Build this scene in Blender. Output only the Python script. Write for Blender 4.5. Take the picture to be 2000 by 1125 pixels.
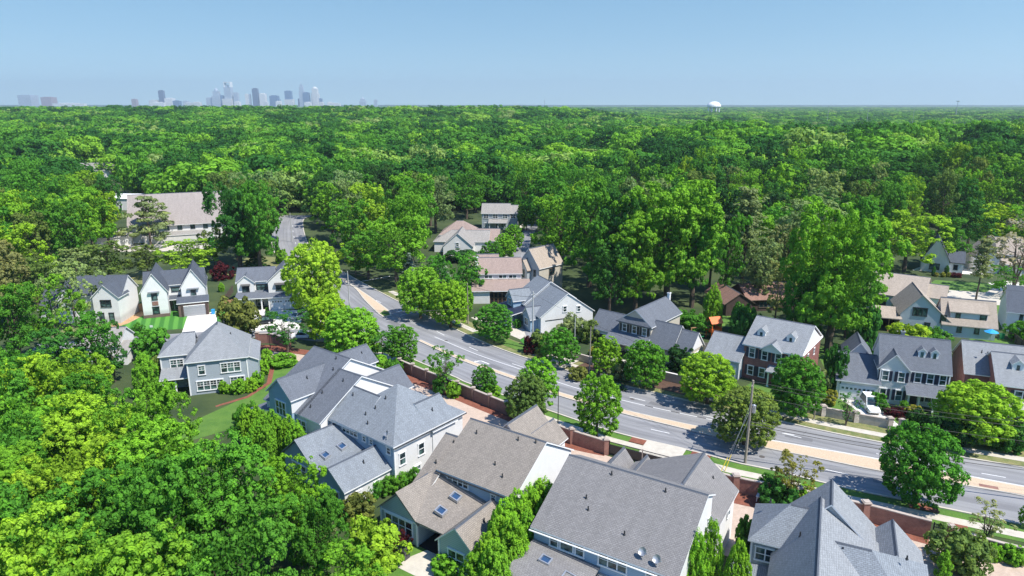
import bpy, bmesh, math, random
import numpy as np
from mathutils import Vector, Matrix
R = math.radians
for o in list(bpy.data.objects): bpy.data.objects.remove(o)
S = bpy.context.scene
COL = S.collection

# ------------------------------------------------------------------ camera, sky, sun, exposure
cd = bpy.data.cameras.new('camera'); cam = bpy.data.objects.new('camera', cd); COL.objects.link(cam)
cam.location = (0, 0, 45)
PITCH = math.atan((562.5-203)/1333)
cam.rotation_euler = (math.pi/2-PITCH, 0, 0)
cd.sensor_fit = 'HORIZONTAL'; cd.sensor_width = 36; cd.lens = 36*1333/2000
cd.clip_start = 1; cd.clip_end = 60000
S.camera = cam
SUN_AZ = math.atan2(-4.2, 6.2)          # direction towards the sun in plan
SUN_EL = R(57)
sd = bpy.data.lights.new('sun', 'SUN'); so = bpy.data.objects.new('sun', sd); COL.objects.link(so)
sd.energy = 4.9; sd.angle = R(.55); sd.color = (1, .95, .87)
sv = Vector((math.cos(SUN_AZ)*math.cos(SUN_EL), math.sin(SUN_AZ)*math.cos(SUN_EL), math.sin(SUN_EL)))
so.rotation_euler = sv.to_track_quat('Z', 'Y').to_euler()
so.location = (60, -60, 90)
W = bpy.data.worlds.new('World'); S.world = W; W.use_nodes = True
nt = W.node_tree; nt.nodes.clear()
sky = nt.nodes.new('ShaderNodeTexSky'); sky.sky_type = 'NISHITA'; sky.sun_disc = False
sky.sun_elevation = SUN_EL; sky.sun_rotation = math.atan2(sv.x, sv.y)
sky.altitude = 200; sky.air_density = 1.3; sky.dust_density = .35; sky.ozone_density = 3.0
bg = nt.nodes.new('ShaderNodeBackground'); bg.inputs[1].default_value = .135
wo = nt.nodes.new('ShaderNodeOutputWorld')
tcw = nt.nodes.new('ShaderNodeTexCoord'); mpw = nt.nodes.new('ShaderNodeVectorMath'); mpw.operation = 'MULTIPLY_ADD'
mpw.inputs[1].default_value = (1, 1, .8); mpw.inputs[2].default_value = (0, 0, .2); nrm = nt.nodes.new('ShaderNodeVectorMath'); nrm.operation = 'NORMALIZE'
nt.links.new(tcw.outputs['Generated'], mpw.inputs[0]); nt.links.new(mpw.outputs[0], nrm.inputs[0]); nt.links.new(nrm.outputs[0], sky.inputs[0])
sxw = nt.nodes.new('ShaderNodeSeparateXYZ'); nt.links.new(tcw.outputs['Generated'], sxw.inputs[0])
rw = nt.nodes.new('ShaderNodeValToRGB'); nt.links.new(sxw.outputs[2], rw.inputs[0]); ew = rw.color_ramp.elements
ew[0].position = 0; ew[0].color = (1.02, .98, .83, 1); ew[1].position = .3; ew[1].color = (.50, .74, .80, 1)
e2_ = ew.new(.55); e2_.color = (.42, .68, 1.0, 1)  # bluer upper sky, above the view, added to tint the shadows blue
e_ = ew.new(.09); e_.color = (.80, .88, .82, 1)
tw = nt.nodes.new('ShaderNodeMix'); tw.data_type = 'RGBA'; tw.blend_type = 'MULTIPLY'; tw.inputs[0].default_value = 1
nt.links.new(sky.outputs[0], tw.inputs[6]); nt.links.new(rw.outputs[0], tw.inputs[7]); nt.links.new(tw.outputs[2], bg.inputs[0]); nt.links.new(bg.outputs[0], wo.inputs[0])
S.view_settings.view_transform = 'Standard'; S.view_settings.look = 'None'
S.view_settings.gamma = 1; S.view_settings.use_curve_mapping = False
S.view_settings.exposure = .55
S.render.engine = 'CYCLES'
S.cycles.max_bounces = 5; S.cycles.diffuse_bounces = 3; S.cycles.glossy_bounces = 2
S.cycles.transmission_bounces = 3; S.cycles.transparent_max_bounces = 6; S.cycles.volume_bounces = 0
S.cycles.caustics_reflective = False; S.cycles.caustics_refractive = False

# ------------------------------------------------------------------ materials
MATS = {}
def N(nt, t, **k):
    n = nt.nodes.new(t)
    for a, b in k.items(): setattr(n, a, b)
    return n
def mat(name):
    m = bpy.data.materials.new(name); m.use_nodes = True
    nt = m.node_tree; nt.nodes.clear()
    out = N(nt, 'ShaderNodeOutputMaterial'); p = N(nt, 'ShaderNodeBsdfPrincipled')
    nt.links.new(p.outputs[0], out.inputs[0]); MATS[name] = m
    return m, nt, p
def rgb(c): return (c[0], c[1], c[2], 1)
def ramp(nt, fac, stops):
    r = N(nt, 'ShaderNodeValToRGB'); e = r.color_ramp.elements
    while len(e) < len(stops): e.new(.5)
    for i, (p, c) in enumerate(stops): e[i].position = p; e[i].color = rgb(c)
    nt.links.new(fac, r.inputs[0]); return r.outputs[0]
def noise(nt, scale, detail=4, coord=None, rough=.6):
    n = N(nt, 'ShaderNodeTexNoise'); n.inputs['Scale'].default_value = scale
    n.inputs['Detail'].default_value = detail; n.inputs['Roughness'].default_value = rough
    if coord is None:
        g = N(nt, 'ShaderNodeNewGeometry'); coord = g.outputs['Position']
    nt.links.new(coord, n.inputs['Vector']); return n.outputs['Fac']
def mixc(nt, fac, a, b, mode='MIX'):
    m = N(nt, 'ShaderNodeMix', data_type='RGBA', blend_type=mode)
    for s, v in ((m.inputs[0], fac), (m.inputs[6], a), (m.inputs[7], b)):
        if isinstance(v, (int, float)): s.default_value = v
        elif isinstance(v, tuple): s.default_value = rgb(v)
        else: nt.links.new(v, s)
    return m.outputs[2]
def bump(nt, p, h, strength=.3, dist=.02):
    b = N(nt, 'ShaderNodeBump'); b.inputs['Strength'].default_value = strength; b.inputs['Distance'].default_value = dist
    nt.links.new(h, b.inputs['Height']); nt.links.new(b.outputs[0], p.inputs['Normal'])
def plain(name, c, rough=.6, metal=0, var=.12, scale=1.5):
    m, nt, p = mat(name)
    f = noise(nt, scale, 5)
    lo = tuple(x*(1-var) for x in c); hi = tuple(min(1, x*(1+var)) for x in c)
    nt.links.new(ramp(nt, f, [(.3, lo), (.7, hi)]), p.inputs['Base Color'])
    p.inputs['Roughness'].default_value = rough; p.inputs['Metallic'].default_value = metal
    return m
def uvn(nt):
    return N(nt, 'ShaderNodeUVMap').outputs[0]
def siding(name, c, lap=.18, dark=.72, var=.06):
    m, nt, p = mat(name)
    sep = N(nt, 'ShaderNodeSeparateXYZ'); nt.links.new(uvn(nt), sep.inputs[0])
    mo = N(nt, 'ShaderNodeMath', operation='FRACT'); di = N(nt, 'ShaderNodeMath', operation='DIVIDE'); di.inputs[1].default_value = lap
    nt.links.new(sep.outputs[1], di.inputs[0]); nt.links.new(di.outputs[0], mo.inputs[0])
    gap = ramp(nt, mo.outputs[0], [(0, tuple(x*dark for x in c)), (.12, tuple(x*dark for x in c)), (.2, c)])
    f = noise(nt, .8, 5)
    v = ramp(nt, f, [(.3, (1-var,)*3), (.7, (1+var*.3,)*3)])
    nt.links.new(mixc(nt, 1.0, gap, v, 'MULTIPLY'), p.inputs['Base Color'])
    bump(nt, p, mo.outputs[0], .6, .03); p.inputs['Roughness'].default_value = .65
    return m
def brickmat(name, c1, c2, mortar, w=.24, h=.09, var=.3):
    m, nt, p = mat(name)
    b = N(nt, 'ShaderNodeTexBrick'); b.inputs['Scale'].default_value = 1
    b.inputs['Brick Width'].default_value = w; b.inputs['Row Height'].default_value = h
    b.inputs['Mortar Size'].default_value = .008
    b.inputs['Color1'].default_value = rgb(c1); b.inputs['Color2'].default_value = rgb(c2); b.inputs['Mortar'].default_value = rgb(mortar)
    nt.links.new(uvn(nt), b.inputs['Vector'])
    f = noise(nt, 1.3, 6); v = ramp(nt, f, [(.3, (1-var,)*3), (.7, (1.1,)*3)])
    nt.links.new(mixc(nt, 1.0, b.outputs[0], v, 'MULTIPLY'), p.inputs['Base Color'])
    bump(nt, p, b.outputs['Fac'], .3, -.01); p.inputs['Roughness'].default_value = .85
    return m
def shingle(name, c, var=.16):
    m, nt, p = mat(name)
    b = N(nt, 'ShaderNodeTexBrick'); b.inputs['Scale'].default_value = 1
    b.inputs['Brick Width'].default_value = .34; b.inputs['Row Height'].default_value = .17
    b.inputs['Mortar Size'].default_value = .016; b.inputs['Mortar Smooth'].default_value = .3
    b.inputs['Color1'].default_value = rgb(tuple(x*1.09 for x in c)); b.inputs['Color2'].default_value = rgb(tuple(x*.9 for x in c))
    b.inputs['Mortar'].default_value = rgb(tuple(x*.5 for x in c)); b.inputs['Bias'].default_value = 0
    wv = N(nt, 'ShaderNodeTexNoise'); wv.inputs['Scale'].default_value = 1.1
    uv = uvn(nt); nt.links.new(uv, wv.inputs['Vector'])
    va = N(nt, 'ShaderNodeVectorMath', operation='MULTIPLY_ADD'); va.inputs[1].default_value = (.16, .16, 0)
    nt.links.new(wv.outputs['Color'], va.inputs[0]); nt.links.new(uv, va.inputs[2])
    nt.links.new(va.outputs[0], b.inputs['Vector'])
    f = noise(nt, 5, 5, uv, .75); st = N(nt, 'ShaderNodeVectorMath', operation='MULTIPLY'); st.inputs[1].default_value = (1.6, .22, 1); nt.links.new(uv, st.inputs[0]); g = noise(nt, .8, 5, st.outputs[0])
    v = ramp(nt, f, [(.3, (1-var,)*3), (.7, (1+var*.8,)*3)]); w = ramp(nt, g, [(.3, (.9, .9, .9)), (.7, (1.08, 1.08, 1.08))])
    nt.links.new(mixc(nt, 1.0, mixc(nt, 1.0, b.outputs[0], v, 'MULTIPLY'), w, 'MULTIPLY'), p.inputs['Base Color'])
    bump(nt, p, b.outputs['Fac'], .5, -.02); p.inputs['Roughness'].default_value = .9
    return m
def leafmat(name, color=None, tipc=(1.35, 1.25, .8)):
    m = bpy.data.materials.new(name); m.use_nodes = True; nt = m.node_tree; nt.nodes.clear(); MATS[name] = m
    out = N(nt, 'ShaderNodeOutputMaterial')
    oi = N(nt, 'ShaderNodeObjectInfo')
    at = N(nt, 'ShaderNodeAttribute', attribute_name='tone')
    if color is None: base = oi.outputs['Color']
    else:
        base = ramp(nt, oi.outputs['Random'], color)
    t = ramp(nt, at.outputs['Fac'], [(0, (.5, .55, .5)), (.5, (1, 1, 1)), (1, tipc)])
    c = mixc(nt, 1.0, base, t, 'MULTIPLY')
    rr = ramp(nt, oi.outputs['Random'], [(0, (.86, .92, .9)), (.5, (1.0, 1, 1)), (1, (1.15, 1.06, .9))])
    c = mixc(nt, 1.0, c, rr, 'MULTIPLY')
    d = N(nt, 'ShaderNodeBsdfDiffuse'); tr = N(nt, 'ShaderNodeBsdfTranslucent')
    nt.links.new(c, d.inputs[0])
    tc = mixc(nt, 1.0, c, (1.5, 1.5, .55), 'MULTIPLY'); nt.links.new(tc, tr.inputs[0])
    mx = N(nt, 'ShaderNodeMixShader'); mx.inputs[0].default_value = .27
    nt.links.new(d.outputs[0], mx.inputs[1]); nt.links.new(tr.outputs[0], mx.inputs[2])
    nt.links.new(mx.outputs[0], out.inputs[0])
    return m

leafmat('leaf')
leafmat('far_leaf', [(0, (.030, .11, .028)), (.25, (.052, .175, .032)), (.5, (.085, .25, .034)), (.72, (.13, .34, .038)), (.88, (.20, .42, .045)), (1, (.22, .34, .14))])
plain('bark', (.10, .075, .055), .95, var=.4, scale=4)
plain('pale_bark', (.32, .28, .24), .95, var=.3, scale=4)
def grassmat(name, a, b, scale=.5):
    m, nt, p = mat(name)
    f = noise(nt, scale, 6); g = noise(nt, 9, 3)
    c = ramp(nt, f, [(.3, a), (.7, b)]); v = ramp(nt, g, [(.25, (.6, .66, .6)), (.75, (1.3, 1.25, 1.2))])
    nt.links.new(mixc(nt, 1.0, c, v, 'MULTIPLY'), p.inputs['Base Color']); p.inputs['Roughness'].default_value = .95
    bump(nt, p, g, .6, .08); return m
grassmat('ground_mix', (.05, .075, .02), (.10, .11, .045), .12)
grassmat('lawn', (.06, .15, .018), (.11, .21, .03))
grassmat('bright_lawn', (.03, .17, .012), (.05, .22, .02))
grassmat('dry_grass', (.10, .15, .04), (.27, .24, .11), .9)
grassmat('forest_floor', (.03, .035, .015), (.07, .06, .03), .2)
grassmat('mulch', (.17, .055, .035), (.27, .095, .06), 1.2)
grassmat('dark_mulch', (.07, .04, .028), (.12, .065, .045), 1.2)
grassmat('bare_soil', (.42, .22, .12), (.50, .36, .2), .6)
m_, nt_, p_ = mat('striped_lawn'); wv_ = N(nt_, 'ShaderNodeTexWave'); wv_.inputs['Scale'].default_value = .17; wv_.inputs['Distortion'].default_value = .4; wv_.bands_direction = 'X'
rt_ = N(nt_, 'ShaderNodeVectorRotate', rotation_type='Z_AXIS'); rt_.inputs['Angle'].default_value = -.4; gp_ = N(nt_, 'ShaderNodeNewGeometry'); nt_.links.new(gp_.outputs['Position'], rt_.inputs['Vector']); nt_.links.new(rt_.outputs[0], wv_.inputs['Vector'])
nt_.links.new(mixc(nt_, 1.0, ramp(nt_, wv_.outputs[0], [(.3, (.035, .16, .015)), (.7, (.09, .27, .035))]), ramp(nt_, noise(nt_, 6, 3), [(.3, (.75, .8, .75)), (.7, (1.2, 1.2, 1.1))]), 'MULTIPLY'), p_.inputs['Base Color']); p_.inputs['Roughness'].default_value = .95
def tarmac():
    m, nt, p = mat('tarmac')
    f = noise(nt, 25, 3); g = noise(nt, .12, 5)
    uv = uvn(nt); sep = N(nt, 'ShaderNodeSeparateXYZ'); nt.links.new(uv, sep.inputs[0])
    w = N(nt, 'ShaderNodeTexNoise'); w.inputs['Scale'].default_value = 1; w.inputs['Detail'].default_value = 3
    cb = N(nt, 'ShaderNodeCombineXYZ'); mu = N(nt, 'ShaderNodeMath', operation='MULTIPLY'); mu.inputs[1].default_value = .02
    nt.links.new(sep.outputs[0], mu.inputs[0]); nt.links.new(mu.outputs[0], cb.inputs[0]); nt.links.new(sep.outputs[1], cb.inputs[1]); nt.links.new(cb.outputs[0], w.inputs['Vector'])
    a = ramp(nt, f, [(.3, (.215, .215, .22)), (.7, (.27, .27, .275))])
    b = ramp(nt, g, [(.3, (.86, .86, .86)), (.7, (1.08, 1.08, 1.08))]); c = ramp(nt, w.outputs[0], [(.35, (.78, .78, .79)), (.65, (1.12, 1.12, 1.12))])
    nt.links.new(mixc(nt, 1.0, mixc(nt, 1.0, a, b, 'MULTIPLY'), c, 'MULTIPLY'), p.inputs['Base Color']); p.inputs['Roughness'].default_value = .85
tarmac()
plain('tan_gravel', (.52, .40, .28), .95, var=.2, scale=9)
plain('concrete', (.50, .46, .39), .9, var=.12, scale=1.2)
plain('pale_concrete', (.66, .63, .57), .9, var=.08, scale=1.2)
plain('road_paint', (.75, .75, .74), .7, var=.12, scale=5)
brickmat('alley_paver', (.47, .36, .28), (.52, .41, .33), (.40, .32, .25), .24, .12, .12)
brickmat('wall_brick', (.30, .13, .095), (.24, .10, .075), (.33, .27, .23), var=.25)
brickmat('brown_brick', (.17, .105, .085), (.14, .085, .07), (.2, .16, .14), var=.2)
brickmat('house_brick', (.30, .10, .085), (.22, .075, .065), (.32, .24, .21), var=.25)
brickmat('dark_brick', (.05, .028, .024), (.07, .04, .032), (.09, .07, .06), var=.2)
brickmat('stone_veneer', (.42, .38, .33), (.30, .26, .22), (.36, .33, .3), .5, .22, .2)
plain('block_wall', (.52, .46, .41), .9, var=.22, scale=1.5)
plain('coping', (.42, .36, .31), .85, var=.15)
plain('white_trim', (.80, .80, .79), .5, var=.03)
plain('white_render', (.73, .72, .70), .7, var=.04)
siding('white_siding', (.75, .745, .73), .16, .86)
siding('pale_grey_siding', (.55, .60, .64)); siding('blue_grey_siding', (.40, .45, .50))
siding('shaded_blue_siding', (.33, .47, .60), .18); siding('grey_siding', (.40, .44, .46)); siding('beige_siding', (.58, .53, .44))  # blue siding: walls turned from the sun, shade put into the colour
siding('teal_grey_siding', (.42, .50, .53), .22, .6)
siding('batten_white', (.74, .74, .72), 9)
plain('stucco', (.62, .60, .56), .9, var=.08); plain('blue_paint', (.10, .30, .60), .6, var=.05)
plain('dark_slate', (.10, .105, .12), .7, var=.12); plain('charcoal', (.025, .027, .03), .5); plain('navy', (.018, .024, .05), .5)
plain('grey_door', (.30, .31, .33), .5, var=.05)
shingle('roof_blue_grey', (.215, .24, .265)); shingle('roof_slate', (.135, .15, .175)); shingle('roof_dark', (.085, .10, .125))
shingle('roof_brown', (.27, .238, .203)); shingle('roof_grey', (.215, .207, .202)); shingle('roof_light', (.26, .275, .288)); shingle('roof_beige', (.40, .335, .27))
shingle('roof_taupe', (.33, .29, .265)); shingle('roof_rose', (.33, .25, .215)); shingle('roof_rust', (.27, .155, .12)); shingle('roof_pale', (.32, .30, .275))
plain('metal_roof', (.46, .42, .37), .45, .2, var=.05); plain('galv', (.45, .46, .47), .4, .6)
plain('wood', (.42, .24, .12), .8, var=.25); plain('orange_wood', (.75, .16, .03), .6, var=.15); plain('pole_wood', (.30, .26, .21), .9, var=.2, scale=6)
plain('grey_pole', (.42, .43, .42), .6); plain('wire', (.03, .03, .03), .6); plain('yellow_plastic', (.8, .6, .05), .4)
plain('blue_fabric', (.05, .25, .62), .8); plain('grey_cover', (.06, .06, .065), .7); plain('black_rubber', (.02, .02, .02), .8); plain('chrome', (.7, .7, .72), .2, .9)
plain('green_plastic', (.03, .35, .12), .5); plain('sky_plastic', (.03, .35, .75), .4); plain('terracotta', (.5, .22, .12), .8)
plain('white_paint', (.82, .82, .82), .25, var=.02); plain('black_paint', (.015, .018, .025), .15, var=.02)
m, nt_, p = mat('glass'); p.inputs['Base Color'].default_value = (.02, .045, .05, 1); p.inputs['Roughness'].default_value = .08
fz = noise(nt_, .9, 2); nt_.links.new(ramp(nt_, fz, [(.42, (.012, .022, .028)), (.5, (.03, .07, .065)), (.62, (.10, .17, .16))]), p.inputs['Base Color'])
p.inputs['Specular IOR Level'].default_value = .6
m, nt_, p = mat('skylight_glass'); p.inputs['Base Color'].default_value = (.03, .07, .15, 1); p.inputs['Roughness'].default_value = .05
plain('dark_patch', (.15, .15, .155), .9, var=.15, scale=3); plain('iron', (.10, .09, .085), .7, var=.2, scale=8)
plain('shaded_interior', (.01, .01, .012), .9)  # near-black: shade inside the open porches put into the colour

# ------------------------------------------------------------------ object helpers
def tag(o, label=None, cat=None, group=None, kind=None):
    if label: o['label'] = label
    if cat: o['category'] = cat
    if group: o['group'] = group
    if kind: o['kind'] = kind
    return o
def thing(name, label, cat, loc=(0, 0, 0), rz=0, group=None):
    o = bpy.data.objects.new(name, None); COL.objects.link(o); o.location = loc; o.rotation_euler = (0, 0, rz)
    o.empty_display_size = .5
    return tag(o, label, cat, group)
class MB:
    """collects faces with uv (metres) and material slots, then links them as one mesh object"""
    def __init__(s): s.v = []; s.f = []; s.m = []; s.uv = []
    def poly(s, pts, mi=0, uv=None):
        i = len(s.v); s.v += [tuple(p) for p in pts]; s.f.append(tuple(range(i, i+len(pts)))); s.m.append(mi)
        if uv is None:
            P = [Vector(p) for p in pts]; n = Vector((0, 0, 0))
            for a in range(len(P)):
                b = (a+1) % len(P); n += P[a].cross(P[b])
            if n.length < 1e-9: n = Vector((0, 0, 1))
            n.normalize()
            if abs(n.z) > .999: e1 = Vector((1, 0, 0)); e2 = Vector((0, 1, 0))
            else:
                e1 = Vector((0, 0, 1)).cross(n).normalized(); e2 = n.cross(e1)
            uv = [(p.dot(e1), p.dot(e2)) for p in P]
        s.uv += uv
    def hexa(s, b, t, mi=0, sides=None):
        """b: bottom ring ccw from above, t: top ring"""
        n = len(b); sm = mi if sides is None else sides
        s.poly(t, mi); s.poly(list(reversed(b)), sm)
        for i in range(n):
            j = (i+1) % n; s.poly([b[i], b[j], t[j], t[i]], sm)
    def box(s, x0, x1, y0, y1, z0, z1, mi=0):
        if x0 > x1: x0, x1 = x1, x0
        if y0 > y1: y0, y1 = y1, y0
        b = [(x0, y0), (x1, y0), (x1, y1), (x0, y1)]
        s.hexa([(x, y, z0) for x, y in b], [(x, y, z1) for x, y in b], mi)
    def cyl(s, p0, p1, r0, r1=None, n=8, mi=0, cap=True):
        r1 = r0 if r1 is None else r1
        a = Vector(p0); b = Vector(p1); d = (b-a)
        if d.length < 1e-6: return
        q = d.to_track_quat('Z', 'Y'); A = []; B = []
        for k in range(n):
            t = 2*math.pi*k/n; w = q @ Vector((math.cos(t), math.sin(t), 0)); A.append(a+w*r0); B.append(b+w*r1)
        for k in range(n):
            j = (k+1) % n; s.poly([A[k], A[j], B[j], B[k]], mi)
        if cap: s.poly(B, mi); s.poly(list(reversed(A)), mi)
    def dome(s, c, rx, ry, rz, n=12, m=6, full=True, mi=0):
        rows = []
        lo = -m if full else 0
        for i in range(lo, m+1):
            ph = i/m*math.pi/2
            rows.append([(c[0]+rx*math.cos(ph)*math.cos(2*math.pi*k/n), c[1]+ry*math.cos(ph)*math.sin(2*math.pi*k/n), c[2]+rz*math.sin(ph)) for k in range(n)])
        for a, b in zip(rows[:-1], rows[1:]):
            for k in range(n):
                j = (k+1) % n; s.poly([a[k], a[j], b[j], b[k]], mi)
    def build(s, name, mats, parent=None, smooth=False, weld=False):
        me = bpy.data.meshes.new(name); me.from_pydata(s.v, [], s.f)
        for mm in ([mats] if isinstance(mats, str) else mats): me.materials.append(MATS[mm])
        me.polygons.foreach_set('material_index', s.m)
        ul = me.uv_layers.new(name='UVMap'); ul.data.foreach_set('uv', [c for q in s.uv for c in q])
        if smooth: me.polygons.foreach_set('use_smooth', [True]*len(me.polygons))
        me.update()
        o = bpy.data.objects.new(name, me); COL.objects.link(o)
        if parent is not None: o.parent = parent
        return o
def struct(name, mb, mats, kind='structure', **k):
    o = mb.build(name, mats, **k); o['kind'] = kind; return o

# ------------------------------------------------------------------ house toolkit (local frame of the house: u along the front, v away from the camera)
class House:
    def __init__(s, name, label, c, rot, trim='white_trim', cat='house', group=None):
        s.root = thing(name, label, cat, (c[0], c[1], 0), R(rot), group); s.trim = trim
    def vol(s, u0, u1, v0, v1, ze, zr, axis='u', wall='white_siding', roof='roof_grey', ov=.35, og=.25, ridge=None, zef=None,
            hip0=False, hip1=False, z0=0, walls=True, cap=True, name='roof', under=None):
        """gable or hip volume; axis: local direction of the ridge"""
        if axis == 'u': a0, a1, b0, b1 = u0, u1, v0, v1; M = lambda a, b, z: (a, b, z)
        else: a0, a1, b0, b1 = v0, v1, u0, u1; M = lambda a, b, z: (b, a, z)
        rb = (b0+b1)/2 if ridge is None else ridge
        pn = (zr-ze)/(rb-b0); zf = zr-pn*(b1-rb) if zef is None else zef; pf = (zr-zf)/(b1-rb)
        if walls:
            w = MB()
            def q(pts): w.poly([M(*p) for p in (pts if axis == 'u' else pts[::-1])])
            q([(a0, b0, z0), (a1, b0, z0), (a1, b0, ze), (a0, b0, ze)])
            q([(a1, b1, z0), (a0, b1, z0), (a0, b1, zf), (a1, b1, zf)])
            for a, hip, sg in ((a0, hip0, -1), (a1, hip1, 1)):
                zt = min(ze, zf)
                pts = [(a, b1, z0), (a, b0, z0), (a, b0, ze)] + ([] if hip else [(a, rb, zr)]) + [(a, b1, zf)]
                if hip: pts = [(a, b1, z0), (a, b0, z0), (a, b0, zt), (a, b1, zt)]
                q(pts if sg < 0 else pts[::-1])
            w.build('wall', wall, s.root)
        rm = MB(); th = .16; tz = .05
        h0 = (rb-b0) if hip0 else 0; h1 = (b1-rb) if hip1 else 0
        h0 = min(rb-b0, b1-rb)*1.0 if hip0 else 0; h1 = min(rb-b0, b1-rb)*1.0 if hip1 else 0
        if hip0 and hip1 and h0+h1 > (a1-a0): h0 = h1 = (a1-a0)/2
        A0 = a0-(ov if hip0 else og); A1 = a1+(ov if hip1 else og)
        N_ = (b0-ov, ze-pn*ov); F_ = (b1+ov, zf-pf*ov)
        RA = (a0+h0 if hip0 else A0); RB = (a1-h1 if hip1 else A1)
        def slab(pts):
            top = [(p[0], p[1], p[2]+tz+th) for p in pts]; bot = [(p[0], p[1], p[2]+tz) for p in pts]
            T = [M(*p) for p in top]; B = [M(*p) for p in bot]
            if axis != 'u': T = T[::-1]; B = B[::-1]
            rm.hexa(B, T, 0, 1)
        slab([(A0, N_[0], N_[1]), (A1, N_[0], N_[1]), (RB, rb, zr), (RA, rb, zr)])
        slab([(A1, F_[0], F_[1]), (A0, F_[0], F_[1]), (RA, rb, zr), (RB, rb, zr)])
        if hip0: slab([(A0, F_[0], F_[1]), (A0, N_[0], N_[1]), (RA, rb, zr)])
        if hip1: slab([(A1, N_[0], N_[1]), (A1, F_[0], F_[1]), (RB, rb, zr)])
        ro = rm.build(name, [roof, under or s.trim], s.root)
        if cap and RB-RA > .3:
            c_ = MB(); z = zr+tz+th
            p = [(RA, rb-.16, z-pn*.16+.01), (RB, rb-.16, z-pn*.16+.01), (RB, rb, z+.045), (RA, rb, z+.045), (RA, rb+.16, z-pf*.16+.01), (RB, rb+.16, z-pf*.16+.01)]
            p = [M(*x) for x in p]
            c_.poly([p[0], p[1], p[2], p[3]]); c_.poly([p[3], p[2], p[5], p[4]])
            c_.build('ridge_cap', 'roof_dark', ro)
        s.last = dict(M=M, a0=a0, a1=a1, b0=b0, b1=b1, rb=rb, pn=pn, pf=pf, zr=zr, ro=ro, axis=axis, ze=ze)
        return ro
    def slope_pt(s, a, b, V=None):
        V = V or s.last
        z = V['zr']-(V['pn']*(V['rb']-b) if b < V['rb'] else V['pf']*(b-V['rb']))+.21
        return V['M'](a, b, z)
    def shed(s, u0, u1, v0, v1, zlo, zhi, lo='n', wall=None, roof='roof_grey', z0=0, ov=.25, name='porch_roof'):
        """single slope; lo = side (n,f,l,r) where it is lowest"""
        if lo in 'nf':
            c = [(u0-ov, v0-ov), (u1+ov, v0-ov), (u1+ov, v1), (u0-ov, v1)] if lo == 'n' else [(u0-ov, v0), (u1+ov, v0), (u1+ov, v1+ov), (u0-ov, v1+ov)]
            k = (zhi-zlo)/(v1-v0); f = (lambda u, v: zlo+k*(v-v0)) if lo == 'n' else (lambda u, v: zlo+k*(v1-v))
        else:
            c = [(u0-ov, v0-ov), (u1, v0-ov), (u1, v1+ov), (u0-ov, v1+ov)] if lo == 'l' else [(u0, v0-ov), (u1+ov, v0-ov), (u1+ov, v1+ov), (u0, v1+ov)]
            k = (zhi-zlo)/(u1-u0); f = (lambda u, v: zlo+k*(u-u0)) if lo == 'l' else (lambda u, v: zlo+k*(u1-u))
        rm = MB(); rm.hexa([(u, v, f(u, v)+.03) for u, v in c], [(u, v, f(u, v)+.2) for u, v in c], 0, 1)
        ro = rm.build(name, [roof, s.trim], s.root)
        if wall:
            w = MB(); c = [(u0, v0), (u1, v0), (u1, v1), (u0, v1)]
            w.hexa([(u, v, z0) for u, v in c], [(u, v, f(u, v)) for u, v in c]); w.build('wall', wall, s.root)
        return ro
    def face(s, side, pos):
        """maps (along, out, z) on a wall plane to local coordinates"""
        return {'n': lambda t, o, z: (t, pos-o, z), 'f': lambda t, o, z: (t, pos+o, z),
                'l': lambda t, o, z: (pos-o, t, z), 'r': lambda t, o, z: (pos+o, t, z)}[side]
    def fbox(s, mb, F, t0, t1, o0, o1, z0, z1, mi=0):
        a = F(t0, o0, z0); b = F(t1, o1, z1); mb.box(a[0], b[0], a[1], b[1], z0, z1, mi)
    def win(s, side, pos, t, z, w=.9, h=1.5, n=1, shut=None, frame=None, rail=True, gm='glass', name='window', grid=False, parent=None, vm=False):
        F = s.face(side, pos); W_ = w*n+.12*(n-1); t0 = t-W_/2; fr = frame or s.trim
        g = MB(); s.fbox(g, F, t0, t0+W_, -.02, .03, z-h/2, z+h/2)
        wo = g.build(name, gm, parent or s.root)
        f = MB(); e = .13
        s.fbox(f, F, t0-e, t0, 0, .09, z-h/2, z+h/2); s.fbox(f, F, t0+W_, t0+W_+e, 0, .09, z-h/2, z+h/2)
        s.fbox(f, F, t0-e-.04, t0+W_+e+.04, 0, .12, z+h/2, z+h/2+e+.03); s.fbox(f, F, t0-e-.04, t0+W_+e+.04, 0, .14, z-h/2-e, z-h/2)
        for k in range(1, n): s.fbox(f, F, t0+k*(w+.12)-.12, t0+k*(w+.12), .031, .08, z-h/2, z+h/2)
        for k in range(n):
            x = t0+k*(w+.12)
            if rail: s.fbox(f, F, x, x+w, .032, .07, z-.035, z+.035)
            if grid:
                s.fbox(f, F, x+w/2-.02, x+w/2+.02, .031, .055, z+.035, z+h/2)
                s.fbox(f, F, x, x+w, .031, .05, z+h/4-.02, z+h/4+.02)
            if vm: s.fbox(f, F, x+w/2-.025, x+w/2+.025, .031, .055, z-h/2, z+h/2)
        f.build('frame', fr, wo)
        if shut:
            for x in (t0-e-.03-.42, t0+W_+e+.03):
                b = MB(); s.fbox(b, F, x, x+.42, .0, .06, z-h/2-.05, z+h/2+.08); b.build('shutter', shut, wo)
        return wo
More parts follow.
